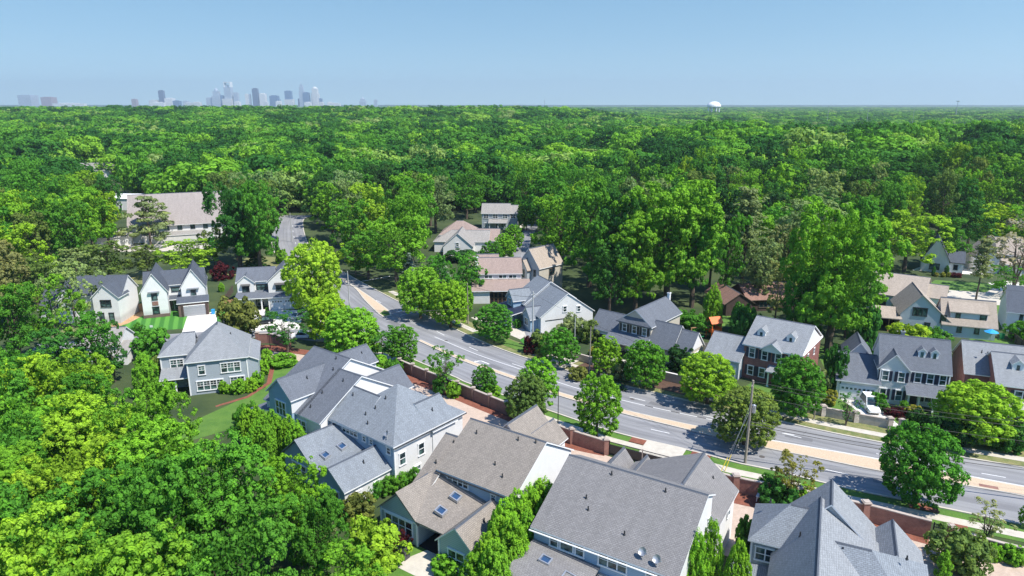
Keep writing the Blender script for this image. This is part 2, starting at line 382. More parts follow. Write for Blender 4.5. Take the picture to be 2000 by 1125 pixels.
    def garage(s, side, pos, t, w, h=2.3, z=0, col='white_trim', lights=True):
        F = s.face(side, pos); g = MB(); s.fbox(g, F, t-w/2, t+w/2, 0, .05, z+.02, z+h)
        for i in range(4):
            for k in range(4):
                x = t-w/2+w*k/4
                s.fbox(g, F, x+.08, x+w/4-.08, .051, .075, z+.08+h*i/4, z+h*(i+1)/4-.06)
        d = g.build('garage_door', col, s.root)
        if lights:
            m_ = MB(); n = 4 if w < 3 else 8
            s.fbox(m_, F, t-w/2+w*.2/n, t+w/2-w*.2/n, .076, .085, z+h*.78, z+h*.92); m_.build('door_window', 'glass', d)
            m_ = MB()
            for k in range(1, n): s.fbox(m_, F, t-w/2+w*(k-.2)/n, t-w/2+w*(k+.2)/n, .07, .092, z+h*.77, z+h*.93)
            for q in (.755, .93): s.fbox(m_, F, t-w/2+w*.2/n, t+w/2-w*.2/n, .07, .09, z+h*q, z+h*(q+.016))
            m_.build('door_stile', col, d)
        f = MB(); s.fbox(f, F, t-w/2-.15, t-w/2, 0, .1, z, z+h+.15); s.fbox(f, F, t+w/2, t+w/2+.15, 0, .1, z, z+h+.15); s.fbox(f, F, t-w/2, t+w/2, 0, .095, z+h, z+h+.15)
        f.build('frame', s.trim, d); return d
    def door(s, side, pos, t, w=1, h=2.1, z=.15, col='charcoal', n=1):
        F = s.face(side, pos); g = MB(); s.fbox(g, F, t-w/2, t+w/2, 0, .05, z, z+h); d = g.build('door', col, s.root)
        f = MB(); s.fbox(f, F, t-w/2-.12, t-w/2, 0, .1, z-.1, z+h+.12); s.fbox(f, F, t+w/2, t+w/2+.12, 0, .1, z-.1, z+h+.12); s.fbox(f, F, t-w/2, t+w/2, 0, .095, z+h, z+h+.12)
        for k in range(1, n): s.fbox(f, F, t-w/2+w*k/n-.04, t-w/2+w*k/n+.04, .051, .08, z, z+h)
        f.build('frame', s.trim, d)
        hn = MB(); s.fbox(hn, F, t+w*.36, t+w*.4, .05, .12, z+.95, z+1.1); hn.build('handle', 'chrome', d); return d
    def posts(s, side, pos, ts, z0, z1, w=.2, m=None, name='column'):
        for t in ts:
            g = MB(); F = s.face(side, pos)
            s.fbox(g, F, t-w/2, t+w/2, -w/2, w/2, z0+.2, z1-.15); s.fbox(g, F, t-w*.8, t+w*.8, -w*.8, w*.8, z0, z0+.2); s.fbox(g, F, t-w*.8, t+w*.8, -w*.8, w*.8, z1-.15, z1)
            g.build(name, m or s.trim, s.root)
    def band(s, side, pos, t0, t1, z0, z1, m=None, d=.06, name='trim_board'):
        g = MB(); s.fbox(g, s.face(side, pos), t0, t1, .001, d, z0, z1); return g.build(name, m or s.trim, s.root)
    def corner(s, u, v, z0, z1, m=None):
        g = MB(); g.box(u-.09, u+.09, v-.09, v+.09, z0, z1); g.build('corner_board', m or s.trim, s.root)
    def gutter(s, pts, m=None):
        g = MB()
        for a, b in zip(pts[:-1], pts[1:]): g.cyl(a, b, .075, n=6)
        g.build('gutter', m or s.trim, s.root)
    def skylight(s, a, b, la=.75, lb=1.2, V=None):
        V = V or s.last; hs = MB(); gl = MB(); sg = -1 if b < V['rb'] else 1
        def P(da, db, dz):
            x = s.slope_pt(a+da, b+db, V); return (x[0], x[1], x[2]+dz)
        def ring(ka, kb, dz): return [P(-la/2*ka, -lb/2*kb, dz), P(la/2*ka, -lb/2*kb, dz), P(la/2*ka, lb/2*kb, dz), P(-la/2*ka, lb/2*kb, dz)]
        o0, o1, i1, i0 = ring(1, 1, -.05), ring(1, 1, .16), ring(.78, .82, .16), ring(.78, .82, .02)
        fl = (V['axis'] != 'u')
        for A, B in ((o0, o1), (o1, i1), (i1, i0)):
            for k in range(4):
                j = (k+1) % 4; q = [A[k], A[j], B[j], B[k]]; hs.poly(q[::-1] if fl else q)
        gl.poly(i0[::-1] if fl else i0)
        g = gl.build('skylight', 'skylight_glass', s.root); hs.build('frame', 'galv', g)
    def vent(s, a, b, h=.4, r=.07, V=None, m='charcoal', boxy=False):
        p = s.slope_pt(a, b, V); g = MB()
        if boxy: g.box(p[0]-.2, p[0]+.2, p[1]-.2, p[1]+.2, p[2]-.1, p[2]+.18)
        else:
            g.cyl((p[0], p[1], p[2]-.15), (p[0], p[1], p[2]+h), r, n=7); g.cyl((p[0], p[1], p[2]-.05), (p[0], p[1], p[2]+.06), r*2.2, r*1.3, n=7)
        g.build('roof_vent', m, (V or s.last)['ro'])
    def dormer(s, a, b, w=1.3, h=1.0, d=2.2, roof=None, wall='white_trim', V=None):
        """small gabled dormer on the near slope, its window facing the camera side"""
        V = V or s.last; x, y, z = s.slope_pt(a, b, V); z -= .3; pk = w*.42
        w_ = MB(); q = [(x-w/2, y, z-.1), (x+w/2, y, z-.1), (x+w/2, y, z+h), (x, y, z+h+pk), (x-w/2, y, z+h)]
        w_.poly(q); w_.poly([(x-w/2, y+d, z+h), (x-w/2, y, z+h), (x-w/2, y, z-.1), (x-w/2, y+d, z-.1)][::-1]); w_.poly([(x+w/2, y+d, z+h), (x+w/2, y, z+h), (x+w/2, y, z-.1), (x+w/2, y+d, z-.1)])
        do = w_.build('dormer', wall, s.root)
        r_ = MB(); e = .15
        for sg in (-1, 1):
            t = [(x, y-e, z+h+pk), (x+sg*(w/2+e), y-e, z+h-pk*2*e/w), (x+sg*(w/2+e), y+d, z+h-pk*2*e/w), (x, y+d, z+h+pk)]
            if sg > 0: t = t[::-1]
            t = t[::-1]
            r_.hexa([(p[0], p[1], p[2]+.02) for p in t], [(p[0], p[1], p[2]+.12) for p in t], 0, 1)
        r_.build('roof', [roof, s.trim], do)
        g = MB(); g.box(x-.2, x+.2, y-.04, y+.02, z+.3, z+h-.1); wi = g.build('window', 'glass', do)
    def chimney(s, u, v, w, d, z0, z1, m='white_trim'):
        g = MB(); g.box(u-w/2, u+w/2, v-d/2, v+d/2, z0, z1); g.box(u-w/2-.08, u+w/2+.08, v-d/2-.08, v+d/2+.08, z1, z1+.15); c = g.build('chimney', m, s.root)
        f = MB(); f.cyl((u, v, z1+.15), (u, v, z1+.5), .14); f.build('flue', 'charcoal', c)

# ------------------------------------------------------------------ terrain
def smooth(t): t = min(1, max(0, t)); return t*t*(3-2*t)
def hill(x, y):
    """ground height: level neighbourhood, a wooded rise to the right, a long rise far left, then rolling country"""
    h = 11.5*smooth((x-20)/140)*smooth((y-230)/120)*(1-smooth((y-480)/110))
    h += 5*smooth((y-330)/200)*(1-smooth((y-900)/500))*(1-smooth((x+10)/200))*smooth((x+900)/300)
    h += 17*math.exp(-(((y-1150)/330)**2))*(1-smooth((x-60)/260))
    h -= 5*smooth((y-560)/120)*smooth((x-40)/200)*(1-smooth((y-900)/500))
    if y > 2600:
        h += 9*smooth((y-2600)/1500)*(.5+.5*math.sin(x*.0011+1.3))*(.5+.5*math.sin(y*.0007+x*.0003))
    return h
gm = MB()
ys = [-400, -100, 0, 60, 120, 180]+[230+22*i for i in range(20)]+[700+60*i for i in range(30)]+[2600, 2900, 3300, 3800, 4400, 5200, 6200, 7500, 9000, 11000, 14000, 18000, 24000, 30000]
xs0 = [i/30 for i in range(-30, 31)]
def gx(y, t): return t*max(500, abs(y)*1.15+300)
vid = {}
V_ = []; F_ = []
for j, y in enumerate(ys):
    for i, t in enumerate(xs0):
        x = gx(y, t); V_.append((x, y, hill(x, y)))
n_ = len(xs0)
for j in range(len(ys)-1):
    for i in range(n_-1):
        F_.append((j*n_+i, j*n_+i+1, (j+1)*n_+i+1, (j+1)*n_+i))
m, nt, p = mat('country_ground')
g1 = noise(nt, .12, 6); g2 = noise(nt, .01, 3); cc = ramp(nt, g1, [(.35, (.022, .045, .012)), (.65, (.06, .085, .024))])
geo = N(nt, 'ShaderNodeNewGeometry'); sx = N(nt, 'ShaderNodeSeparateXYZ'); nt.links.new(geo.outputs['Position'], sx.inputs[0])
mr = N(nt, 'ShaderNodeMapRange'); mr.inputs[1].default_value = 900; mr.inputs[2].default_value = 2500; nt.links.new(sx.outputs[1], mr.inputs[0])
fc = ramp(nt, noise(nt, .03, 8), [(.3, (.008, .03, .006)), (.55, (.02, .06, .01)), (.75, (.05, .10, .016))])
nt.links.new(mixc(nt, mr.outputs[0], cc, fc), p.inputs['Base Color']); p.inputs['Roughness'].default_value = 1
me = bpy.data.meshes.new('ground'); me.from_pydata(V_, [], F_); me.materials.append(m); me.polygons.foreach_set('use_smooth', [True]*len(me.polygons)); me.update()
go = bpy.data.objects.new('ground', me); COL.objects.link(go); go['kind'] = 'structure'

# ------------------------------------------------------------------ curves in plan
def cr(pts, n):
    """Catmull-Rom resampled to n points, even in arc length"""
    P = [Vector((p[0], p[1])) for p in pts]; P = [P[0]*2-P[1]]+P+[P[-1]*2-P[-2]]; out = []
    for i in range(1, len(P)-2):
        for k in range(12):
            t = k/12; a, b, c, d = P[i-1], P[i], P[i+1], P[i+2]
            out.append(.5*((2*b)+(c-a)*t+(2*a-5*b+4*c-d)*t*t+(3*b-a-3*c+d)*t**3))
    out.append(P[-2]); L = [0]
    for a, b in zip(out[:-1], out[1:]): L.append(L[-1]+(b-a).length)
    res = []; j = 0
    for k in range(n):
        s = L[-1]*k/(n-1)
        while j < len(L)-2 and L[j+1] < s: j += 1
        t = (s-L[j])/max(1e-9, L[j+1]-L[j]); res.append(out[j].lerp(out[j+1], min(1, t)))
    return res
def offset(C, d):
    out = []
    for i, p in enumerate(C):
        t = (C[min(i+1, len(C)-1)]-C[max(i-1, 0)]).normalized(); out.append(p+Vector((-t.y, t.x))*d)
    return out
def strip(name, A, B, z, m, z2=None, kind='structure', raise_=None):
    mb = MB(); s = 0
    for i in range(len(A)-1):
        d = (A[i+1]-A[i]).length; w0 = (B[i]-A[i]).length; w1 = (B[i+1]-A[i+1]).length
        uv = [(s, 0), (s+d, 0), (s+d, w1), (s, w0)]
        if raise_ is None: mb.poly([(*A[i], z), (*A[i+1], z), (*B[i+1], z), (*B[i], z)], 0, uv)
        else:
            b = [(*A[i], 0), (*A[i+1], 0), (*B[i+1], 0), (*B[i], 0)]; t = [(q[0], q[1], z) for q in b]
            mb.poly(t, 0, uv); mb.poly([b[0], b[1], t[1], t[0]]); mb.poly([b[2], b[3], t[3], t[2]])
            if i == 0: mb.poly([b[3], b[0], t[0], t[3]])
            if i == len(A)-2: mb.poly([b[1], b[2], t[2], t[1]])
        s += d
    return struct(name, mb, m, kind)
def patch(name, pts, z, m, kind='structure'):
    mb = MB(); mb.poly([(x, y, z) for x, y in pts]); 
    a = sum(pts[i][0]*pts[(i+1) % len(pts)][1]-pts[(i+1) % len(pts)][0]*pts[i][1] for i in range(len(pts)))
    if a < 0: mb.v = mb.v[::-1]
    return struct(name, mb, m, kind)
NK = [(-95.1, 283), (-94, 268), (-79, 221), (-66, 192), (-54, 168), (-42, 146), (-30, 129), (-18.3, 117.1), (-9.6, 108.4), (-6.9, 105.5), (4.8, 96.0), (9.4, 92.2), (13.6, 88.9), (18.1, 86.1), (23.5, 83.2), (29.9, 79.3), (33.1, 77.9), (39.9, 74.0), (46.7, 70.8), (51.5, 68.6), (56.7, 66.2), (80, 55.5), (110, 42)]
FK = [(-84, 283), (-83, 268), (-68, 223), (-56, 198), (-42.5, 177), (-32.3, 162), (-22, 147.5), (-11.8, 133.8), (-7.2, 127.8), (-3.0, 122.8), (2.6, 117.2), (8.6, 112.0), (12.3, 109), (17.6, 105.2), (23.1, 101.6), (30, 97), (39.7, 91.2), (43.8, 88.6), (50.6, 85.0), (58.8, 81.1), (63.9, 78.9), (87, 68.5), (117, 55)]
nk = cr(NK, 160); fk = cr(FK, 160)
strip('road', nk, fk, .03, 'tarmac')
strip('kerb', nk, offset(nk, -.28), .15, 'concrete', raise_=1); strip('kerb', offset(fk, .28), fk, .15, 'concrete', raise_=1)
MN = cr([(-18.3, 126.5), (-9.4, 116.2), (0, 107.5), (7.6, 100.4), (16.3, 94.2), (24.7, 89.0), (32.7, 84.2), (39.5, 80.9), (46.2, 77.6), (53.1, 74.8), (60.9, 71.6), (84, 61), (113, 47.5)], 90)
MF = cr([(-18.0, 127.3), (-8.8, 117.1), (.7, 108.4), (8.4, 101.4), (17.1, 95.4), (25.3, 90.7), (33.4, 86.6), (40.3, 83.6), (47.4, 80.6), (55.1, 77.0), (62.3, 73.7), (85.5, 63.5), (114.5, 50)], 90)
strip('median', MN, MF, .16, 'concrete', raise_=1); strip('median', offset(MN, .22), offset(MF, -.22), .166, 'tan_gravel')
m2a = cr([(-66, 206), (-52, 184), (-41.0, 168.6), (-35, 155.5), (-29.6, 144.5), (-27.9, 141.8)], 30); m2b = cr([(-64.5, 207), (-50.5, 185.4), (-38.5, 165.6), (-33, 156.5), (-27.7, 147), (-26.4, 143.2)], 30)
strip('median', m2a, m2b, .16, 'concrete', raise_=1); strip('median', offset(m2a, .3), offset(m2b, -.3), .166, 'tan_gravel')
patch('median_grass', [(-29.3, 144.6), (-27.9, 142.6), (-26.9, 143.5), (-27.6, 146), (-28.8, 147.2)], .172, 'lawn')
# cross street that meets the road on the left, entrance drive on the far side
strip('side_street', cr([(-33, 125), (-46, 128.5), (-56, 128), (-72, 124), (-90, 119)], 20), cr([(-37, 133.5), (-47, 134.3), (-57, 133.6), (-73, 130), (-92, 125)], 20), .026, 'tarmac')
strip('side_street', cr([(3, 128), (0.2, 158), (-.6, 193.4), (2.0, 229), (6, 262)], 24), cr([(8.5, 124), (6.5, 158), (4.6, 191), (6.4, 228), (10.5, 262)], 24), .026, 'tarmac')
strip('sidewalk', cr([(-3.0, 160), (-2.8, 193), (-.4, 229), (3.6, 262)], 14), cr([(-1.9, 160), (-1.7, 193), (.7, 229), (4.8, 262)], 14), .05, 'concrete')
# verges and sidewalks along the road
i0, i1 = 0, 160
def along(C, a, b): return C[a:b]
n1 = offset(nk, -.28); n2 = offset(nk, -1.75); n3 = offset(nk, -3.15); n4 = offset(nk, -3.9)
strip('grass_verge', n2[62:], n1[62:], .035, 'lawn'); strip('sidewalk', n3[62:], n2[62:], .055, 'concrete'); strip('grass_verge', n4[62:], n3[62:], .04, 'lawn')
f1 = offset(fk, .28); f2 = offset(fk, 2.0); f3 = offset(fk, 3.4); f4 = offset(fk, 5.4)
strip('dry_verge', f1[66:], f2[66:], .035, 'dry_grass'); strip('sidewalk', f2[66:], f3[66:], .055, 'concrete'); strip('grass_verge', f3[66:], f4[66:], .04, 'dry_grass')
def nearest(C, x, y): return min(range(len(C)), key=lambda i: (C[i]-Vector((x, y))).length)
# driveway aprons, mulch squares and wheelchair-ramp slabs
def quad_along(name, C, xa, xb, d0, d1, z, m):
    D = cr([tuple(p) for p in C], 800); a = nearest(D, *xa); b = nearest(D, *xb)
    if a > b: a, b = b, a
    sub = D[a:b+1][::max(1, (b-a)//12)]
    if len(sub) < 2: sub = [D[a], D[b]]
    strip(name, offset(sub, min(d0, d1)), offset(sub, max(d0, d1)), z, m)
quad_along('driveway', nk, (18.9, 85.7), (23.6, 83.2), -.05, -6.2, .158, 'concrete')
quad_along('mulch_bed', nk, (16.9, 86.8), (18.9, 85.7), -.3, -1.75, .16, 'mulch'); quad_along('mulch_bed', nk, (24.2, 82.8), (26.6, 81.4), -.3, -1.75, .16, 'mulch')
quad_along('mulch_bed', nk, (46.5, 70.9), (49.2, 69.7), -.3, -1.7, .16, 'mulch'); quad_along('mulch_bed', nk, (50.0, 69.0), (51.5, 68.4), -3.1, -4.4, .06, 'mulch')
quad_along('driveway', fk, (3.4, 116.4), (8.8, 111.8), .05, 6, .158, 'concrete')
quad_along('mulch_bed', fk, (20.5, 103.5), (29.5, 97.5), 2, 6.5, .064, 'dark_mulch'); quad_along('mulch_bed', fk, (9.5, 111), (13.8, 108), 1.2, 5.5, .066, 'dark_mulch')
quad_along('lawn', fk, (-9.5, 131), (2.2, 117.6), 2.0, 5, .07, 'lawn')
# paint
def dash(C, xa, xb, d, w=.13, z=.036):
    D = cr([tuple(p) for p in C], 1200); a = nearest(D, *xa); b = nearest(D, *xb)
    if a > b: a, b = b, a
    sub = D[a:b+1]; k = max(1, len(sub)//6); sub = sub[::k]+[sub[-1]]
    o = strip('lane_line', offset(sub, d-w/2), offset(sub, d+w/2), z, 'road_paint'); return o
nkL = cr(NK, 1200); 
def arc(C, s0, s1):
    out = []; s = 0
    for a, b in zip(C[:-1], C[1:]):
        d = (b-a).length
        if s0 <= s <= s1: out.append(a)
        s += d
    return out
def dashes(C, d, s_start, s_end, ln=3, gap=8.5, w=.13, ph=0):
    s = s_start+ph; mb = MB()
    while s < s_end:
        sub = arc(C, s, s+ln)
        if len(sub) > 1:
            A = offset(sub, d-w/2); B = offset(sub, d+w/2)
            for i in range(len(sub)-1): mb.poly([(*A[i], .037), (*A[i+1], .037), (*B[i+1], .037), (*B[i], .037)])
        s += ln+gap
    return struct('lane_line', mb, 'road_paint')
def length_at(C, x, y):
    i = nearest(C, x, y); return sum((b-a).length for a, b in zip(C[:i], C[1:i+1]))
fkL = cr(FK, 1200); mnL = cr([tuple(p) for p in MN], 700); mfL = cr([tuple(p) for p in MF], 700)
dashes(nkL, 3.5, length_at(nkL, -18, 117), length_at(nkL, 100, 46), ph=1.8)
dashes(fkL, -3.6, length_at(fkL, -13, 135), length_at(fkL, 105, 60), ph=.5)
dashes(fkL, -3.6, length_at(fkL, -80, 260), length_at(fkL, -26, 150))
s0 = length_at(mfL, -17, 128)
for nm, d, a, b, l, g in (('x', 3.2, s0, length_at(mfL, 16, 96), 60, 1), ('x', 3.2, length_at(mfL, 19, 94.6), length_at(mfL, 40, 84), 1.5, 2.6), ('x', .35, length_at(mfL, 34, 86), length_at(mfL, 100, 57), 90, 1)):
    dashes(mfL, d, a, b, l, g)
def arrow(x, y, ang):
    mb = MB(); c, s = math.cos(ang), math.sin(ang)
    def T(p): return (x+p[0]*c-p[1]*s, y+p[0]*s+p[1]*c, .038)
    mb.poly([T(p) for p in [(-1.6, -.12), (.5, -.12), (.5, .12), (-1.6, .12)]])
    mb.poly([T(p) for p in [(.5, .12), (.5, -.12), (1.0, .35), (1.05, .75), (.8, .75)]])
    mb.poly([T(p) for p in [(.5, .75), (1.35, .75), (.95, 1.35)]])
    struct('turn_arrow', mb, 'road_paint')
arrow(-5.2, 115.6, R(134)); arrow(3.9, 106.9, R(138)); arrow(14.5, 98.8, R(143))
def bar(p, q, w, z=.0385):
    a = Vector(p); b = Vector(q); n = (b-a).normalized(); n = Vector((-n.y, n.x))*w/2; mb = MB()
    mb.poly([(*(a-n), z), (*(b-n), z), (*(b+n), z), (*(a+n), z)]); struct('stop_line', mb, 'road_paint')
bar((-26.0, 146), (-19.0, 152.5), .45); bar((-24.6, 143.6), (-17.6, 150), .2); bar((-40, 173), (-33, 179), .3)
rr2 = random.Random(4)
for k, (x, y, dx, dy, a) in enumerate([(12, 92.5, 3.2, 1.1, -40), (27, 88, 4, 1.3, -28), (-3, 113, 3, 1.2, -46), (47, 74.5, 5, 1.2, -24), (22.5, 97.5, 2.6, 1.0, -33), (40, 86.5, 3.6, 1.1, -27), (-25, 138, 4, 1.5, -52), (56, 79.5, 4.2, 1.2, -24)]):
    c_, s_ = math.cos(R(a)), math.sin(R(a)); patch('road_patch', [(x+u*c_-v*s_, y+u*s_+v*c_) for u, v in ((-dx/2, -dy/2), (dx/2, -dy/2*rr2.uniform(.8, 1)), (dx/2, dy/2), (-dx/2*rr2.uniform(.9, 1), dy/2))], .0335, 'dark_patch')
for k, (x, y) in enumerate([(1.5, 101.5), (33, 81.2), (50, 82), (-13, 127), (19, 99.5)]):
    mb = MB(); mb.poly([(x+.38*math.cos(q*.52), y+.38*math.sin(q*.52), .0345) for q in range(12)]); struct('manhole_cover', mb, 'iron')
mb = MB(); rc_ = random.Random(8)
for k in range(26):
    i = rc_.randint(70, 150); f_ = rc_.uniform(.08, .92); p_ = nk[i].lerp(fk[i], f_); a_ = rc_.uniform(-.5, .5)+math.atan2((nk[min(i+1, 159)]-nk[i]).y, (nk[min(i+1, 159)]-nk[i]).x)
    for q in range(rc_.randint(5, 14)):
        a_ += rc_.uniform(-.5, .5); n2_ = p_+Vector((math.cos(a_), math.sin(a_)))*rc_.uniform(.5, 1.0); t_ = Vector((-math.sin(a_), math.cos(a_)))*.03
        mb.poly([(*(p_-t_), .0338), (*(n2_-t_), .0338), (*(n2_+t_), .0338), (*(p_+t_), .0338)]); p_ = n2_
struct('road_crack', mb, 'dark_patch')
patch('storm_drain', [(56.8, 73.8), (58.6, 73.0), (58.9, 73.6), (57.1, 74.4)], .175, 'wall_brick')
# service alley between the brick wall and the houses, mulch strip at the foot of the wall
WL = cr([(-19.6, 111.6), (-14.2, 106.4), (-8.0, 100.8), (-4.8, 97.7), (-1.3, 94.4), (1.6, 91.6), (5.4, 87.3), (8.6, 84.6), (12.5, 81.9)], 60)
WR = cr([(21.2, 77.0), (24.7, 74.2), (28.0, 72.3), (31.4, 70.9), (35.6, 68.8), (39.6, 66.8), (43.3, 64.5), (44.7, 63.7)], 40)
WR2 = cr([(46.3, 62.8), (48.9, 61.1), (51.7, 59.7), (58, 57), (70, 51.5)], 24)
ALN = cr([tuple(WL[0]), tuple(WL[12]), tuple(WL[24]), tuple(WL[36]), tuple(WL[48]), tuple(WL[-1]), (17, 79.2), tuple(WR[0]), tuple(WR[10]), tuple(WR[20]), tuple(WR[30]), tuple(WR[-1]), tuple(WR2[8]), tuple(WR2[-1])], 90)
strip('alley', offset(ALN, -13), offset(ALN, -.3), .022, 'alley_paver')
def taper_strip(name, C, d0, fn, z, m):
    A = []; 
    for i, p in enumerate(C):
        t = (C[min(i+1, len(C)-1)]-C[max(i-1, 0)]).normalized(); A.append(p+Vector((t.y, -t.x))*fn(i/(len(C)-1)))
    strip(name, A, offset(C, -d0), z, m)
taper_strip('mulch_bed', WL[:40], .2, lambda t: 2.2-.7*t if t > .06 else 1.2, .03, 'mulch')
taper_strip('mulch_bed', WL[44:], .2, lambda t: 1.9-1.3*t*t, .03, 'mulch')
taper_strip('mulch_bed', WR, .2, lambda t: (2.0+1.4*math.sin(t*6.0)*(.5 if t < .5 else 1)) if t < .93 else 1.3, .03, 'mulch')
strip('alley', cr([(-19.5, 104), (-29, 110), (-38.5, 115.8), (-46.5, 117.6)], 14), cr([(-17.5, 109.5), (-30, 114.6), (-38.5, 119.0), (-46.5, 121.2)], 14), .024, 'alley_paver')
strip('mulch_bed', cr([(-38.5, 119.2), (-46.5, 121.4), (-50, 121.5)], 8), cr([(-38, 121.4), (-46, 124.2), (-50, 124.6)], 8), .03, 'mulch')
# lawns, drives and yards
patch('lawn', [(-46.5, 117.3), (-38.5, 115.3), (-31, 109.5), (-33, 102), (-36, 93), (-44, 86), (-50, 86), (-44, 97), (-40.5, 104), (-42.5, 112)], .012, 'lawn')
patch('garden_path', [(-42.0, 113), (-40.2, 106), (-41.8, 100), (-45.5, 96.5), (-45.8, 97), (-42.3, 100.6), (-41.0, 106), (-42.8, 113)], .02, 'mulch')
patch('lawn', [(-80, 131), (-63, 136), (-62, 147), (-80, 147), (-86, 140)], .012, 'striped_lawn')
patch('driveway', [(-71.6, 144.0), (-66.2, 146.6), (-60.8, 133.2), (-67.0, 131.2)], .03, 'pale_concrete')
patch('driveway', [(-58.5, 148.5), (-47.0, 147.5), (-44.0, 134), (-53.8, 132.3)], .03, 'pale_concrete')
patch('lawn', [(-64, 149), (-58, 148), (-54, 134), (-61, 133)], .012, 'lawn')
patch('yard', [(-92, 128), (-80, 131), (-84, 141), (-84, 152), (-95, 152)], .012, 'dry_grass')
patch('bare_ground', [(-83.5, 133), (-81.5, 138), (-81, 148), (-86, 152), (-91, 150), (-85.5, 144)], .018, 'bare_soil')
patch('lawn', [(-87, 152), (-79.5, 150), (-78.8, 161), (-87, 163)], .014, 'bright_lawn'); patch('lawn', [(-67, 152), (-62, 151), (-60, 162), (-66, 164)], .014, 'bright_lawn')
patch('dry_field', [(-82, 180), (-66, 180), (-62, 200), (-80, 205)], .02, 'dry_grass')
patch('lawn', [(-104, 172), (-92, 170), (-90, 182), (-104, 184)], .02, 'dry_grass')
patch('lawn', [(4, 119.8), (1.5, 127.5), (6.2, 133.5), (10, 125), (8, 116.5)], .016, 'bright_lawn')
patch('patio', [(1.6, 127.8), (-9, 142), (2, 150), (8, 139)], .018, 'concrete')
patch('lawn', [(30, 96.5), (44, 88.9), (90, 68.5), (96, 78), (60, 96), (40, 106)], .012, 'lawn')
patch('driveway', [(51.8, 100.3), (56.4, 98.9), (56.0, 87.2), (53.2, 88.6)], .024, 'pale_concrete')
patch('driveway', [(12.5, 112), (20, 107), (24, 113), (16, 121)], .024, 'concrete')
patch('lawn', [(84, 142), (105, 134), (124, 150), (128, 170), (112, 175), (98, 160)], .014, 'lawn')
patch('side_street', [(98.5, 157), (103, 167), (117, 162.5), (130, 174), (140, 168), (123, 149.5), (105, 153)], .022, 'concrete')
patch('driveway', [(124, 172), (134, 170), (128, 146), (118, 146)], .026, 'pale_concrete')
patch('driveway', [(112, 186), (140, 210), (150, 205), (128, 180)], .03, 'pale_concrete')
patch('lawn', [(80, 112), (92, 130), (103, 126), (96, 108)], .013, 'lawn'); patch('lawn', [(54, 108), (66, 108), (72, 120), (58, 124)], .013, 'lawn')
patch('lawn', [(44, 136), (58, 132), (58, 142), (44, 147)], .013, 'lawn')
patch('patio', [(-8.6, 61.9), (-4.9, 59.6), (-8.6, 57.0), (-12.2, 59.4)], .03, 'concrete')
patch('lawn', [(-9, 63), (-2, 56), (2, 40), (-16, 40), (-18, 58)], .012, 'lawn')
patch('church_parking', [(-135, 210), (-100, 212), (-98, 224), (-137, 221)], .02, 'concrete')
patch('white_path', [(238, 500), (262, 505), (262, 512), (238, 508)], 9, 'concrete')

# ------------------------------------------------------------------ near row of houses
def slabs(H, name, polys, roof, th=.16, parent=None):
    mb = MB()
    for p in polys: mb.hexa([(a, b, c+.05) for a, b, c in p], [(a, b, c+.05+th) for a, b, c in p], 0, 1)
    return mb.build(name, [roof, roof], parent or H.root)

def flat_sky(H, u, v, z, su=.55, sv=.45, tu=-.22, tv=.2):
    def P(a, b, dz): return (u+a, v+b, z+tu*a+tv*b+dz)
    f = MB(); g = MB(); o = [P(-su, -sv, .28), P(su, -sv, .28), P(su, sv, .28), P(-su, sv, .28)]; o0 = [(x, y, w-.3) for x, y, w in o]
    k = .76; i1 = [P(-su*k, -sv*k, .28), P(su*k, -sv*k, .28), P(su*k, sv*k, .28), P(-su*k, sv*k, .28)]; i0 = [(x, y, w-.16) for x, y, w in i1]
    for A, B in ((o0, o), (o, i1), (i1, i0)):
        for q in range(4): j = (q+1) % 4; f.poly([A[q], A[j], B[j], B[q]])
    g.poly(i0); w = g.build('skylight', 'skylight_glass', H.root); f.build('frame', 'galv', w)
h = House('house', 'two-storey grey-blue house with a pale hipped roof, leftmost of the near row', (-49.8, 109.2), 18)
rf = 'roof_light'; w_ = 'blue_grey_siding'
h.vol(-8.4, -3.5, -3.4, 3.0, 5.8, 8.2, 'u', w_, rf, hip0=True)
h.win('n', -3.4, -6.1, 4.1, .85, 1.5, 2, rail=True, grid=True); h.corner(-8.4, -3.4, 0, 5.7)
h.vol(-4.0, 4.8, -7.5, 3.2, 5.8, 9.9, 'v', w_, rf, hip0=True, hip1=True)
for a, b in ((-1.5, -3), (.6, 1.2)): h.vent(a, b)
h.vent(-3.0, 2.4, .3)
h.win('n', -7.5, -2.0, 4.1, .85, 1.4, 1, grid=True); h.win('n', -7.5, 2.3, 4.1, .85, 1.5, 3, grid=True)
h.win('n', -7.5, -1.0, 1.45, .85, 1.5, 4, grid=True); h.win('n', -7.5, 3.1, 1.45, .95, 1.8, 2, grid=True)
h.corner(-4.0, -7.5, 0, 5.7); h.corner(4.8, -7.5, 0, 5.7)
h.shed(4.8, 6.4, -6.6, 2.2, 4.6, 5.4, 'r', w_, rf); h.shed(-8.2, -4.4, -6.3, -3.4, 2.6, 3.4, 'n', None, rf); h.posts('n', -6.1, (-8, -6.2), 0, 2.6)

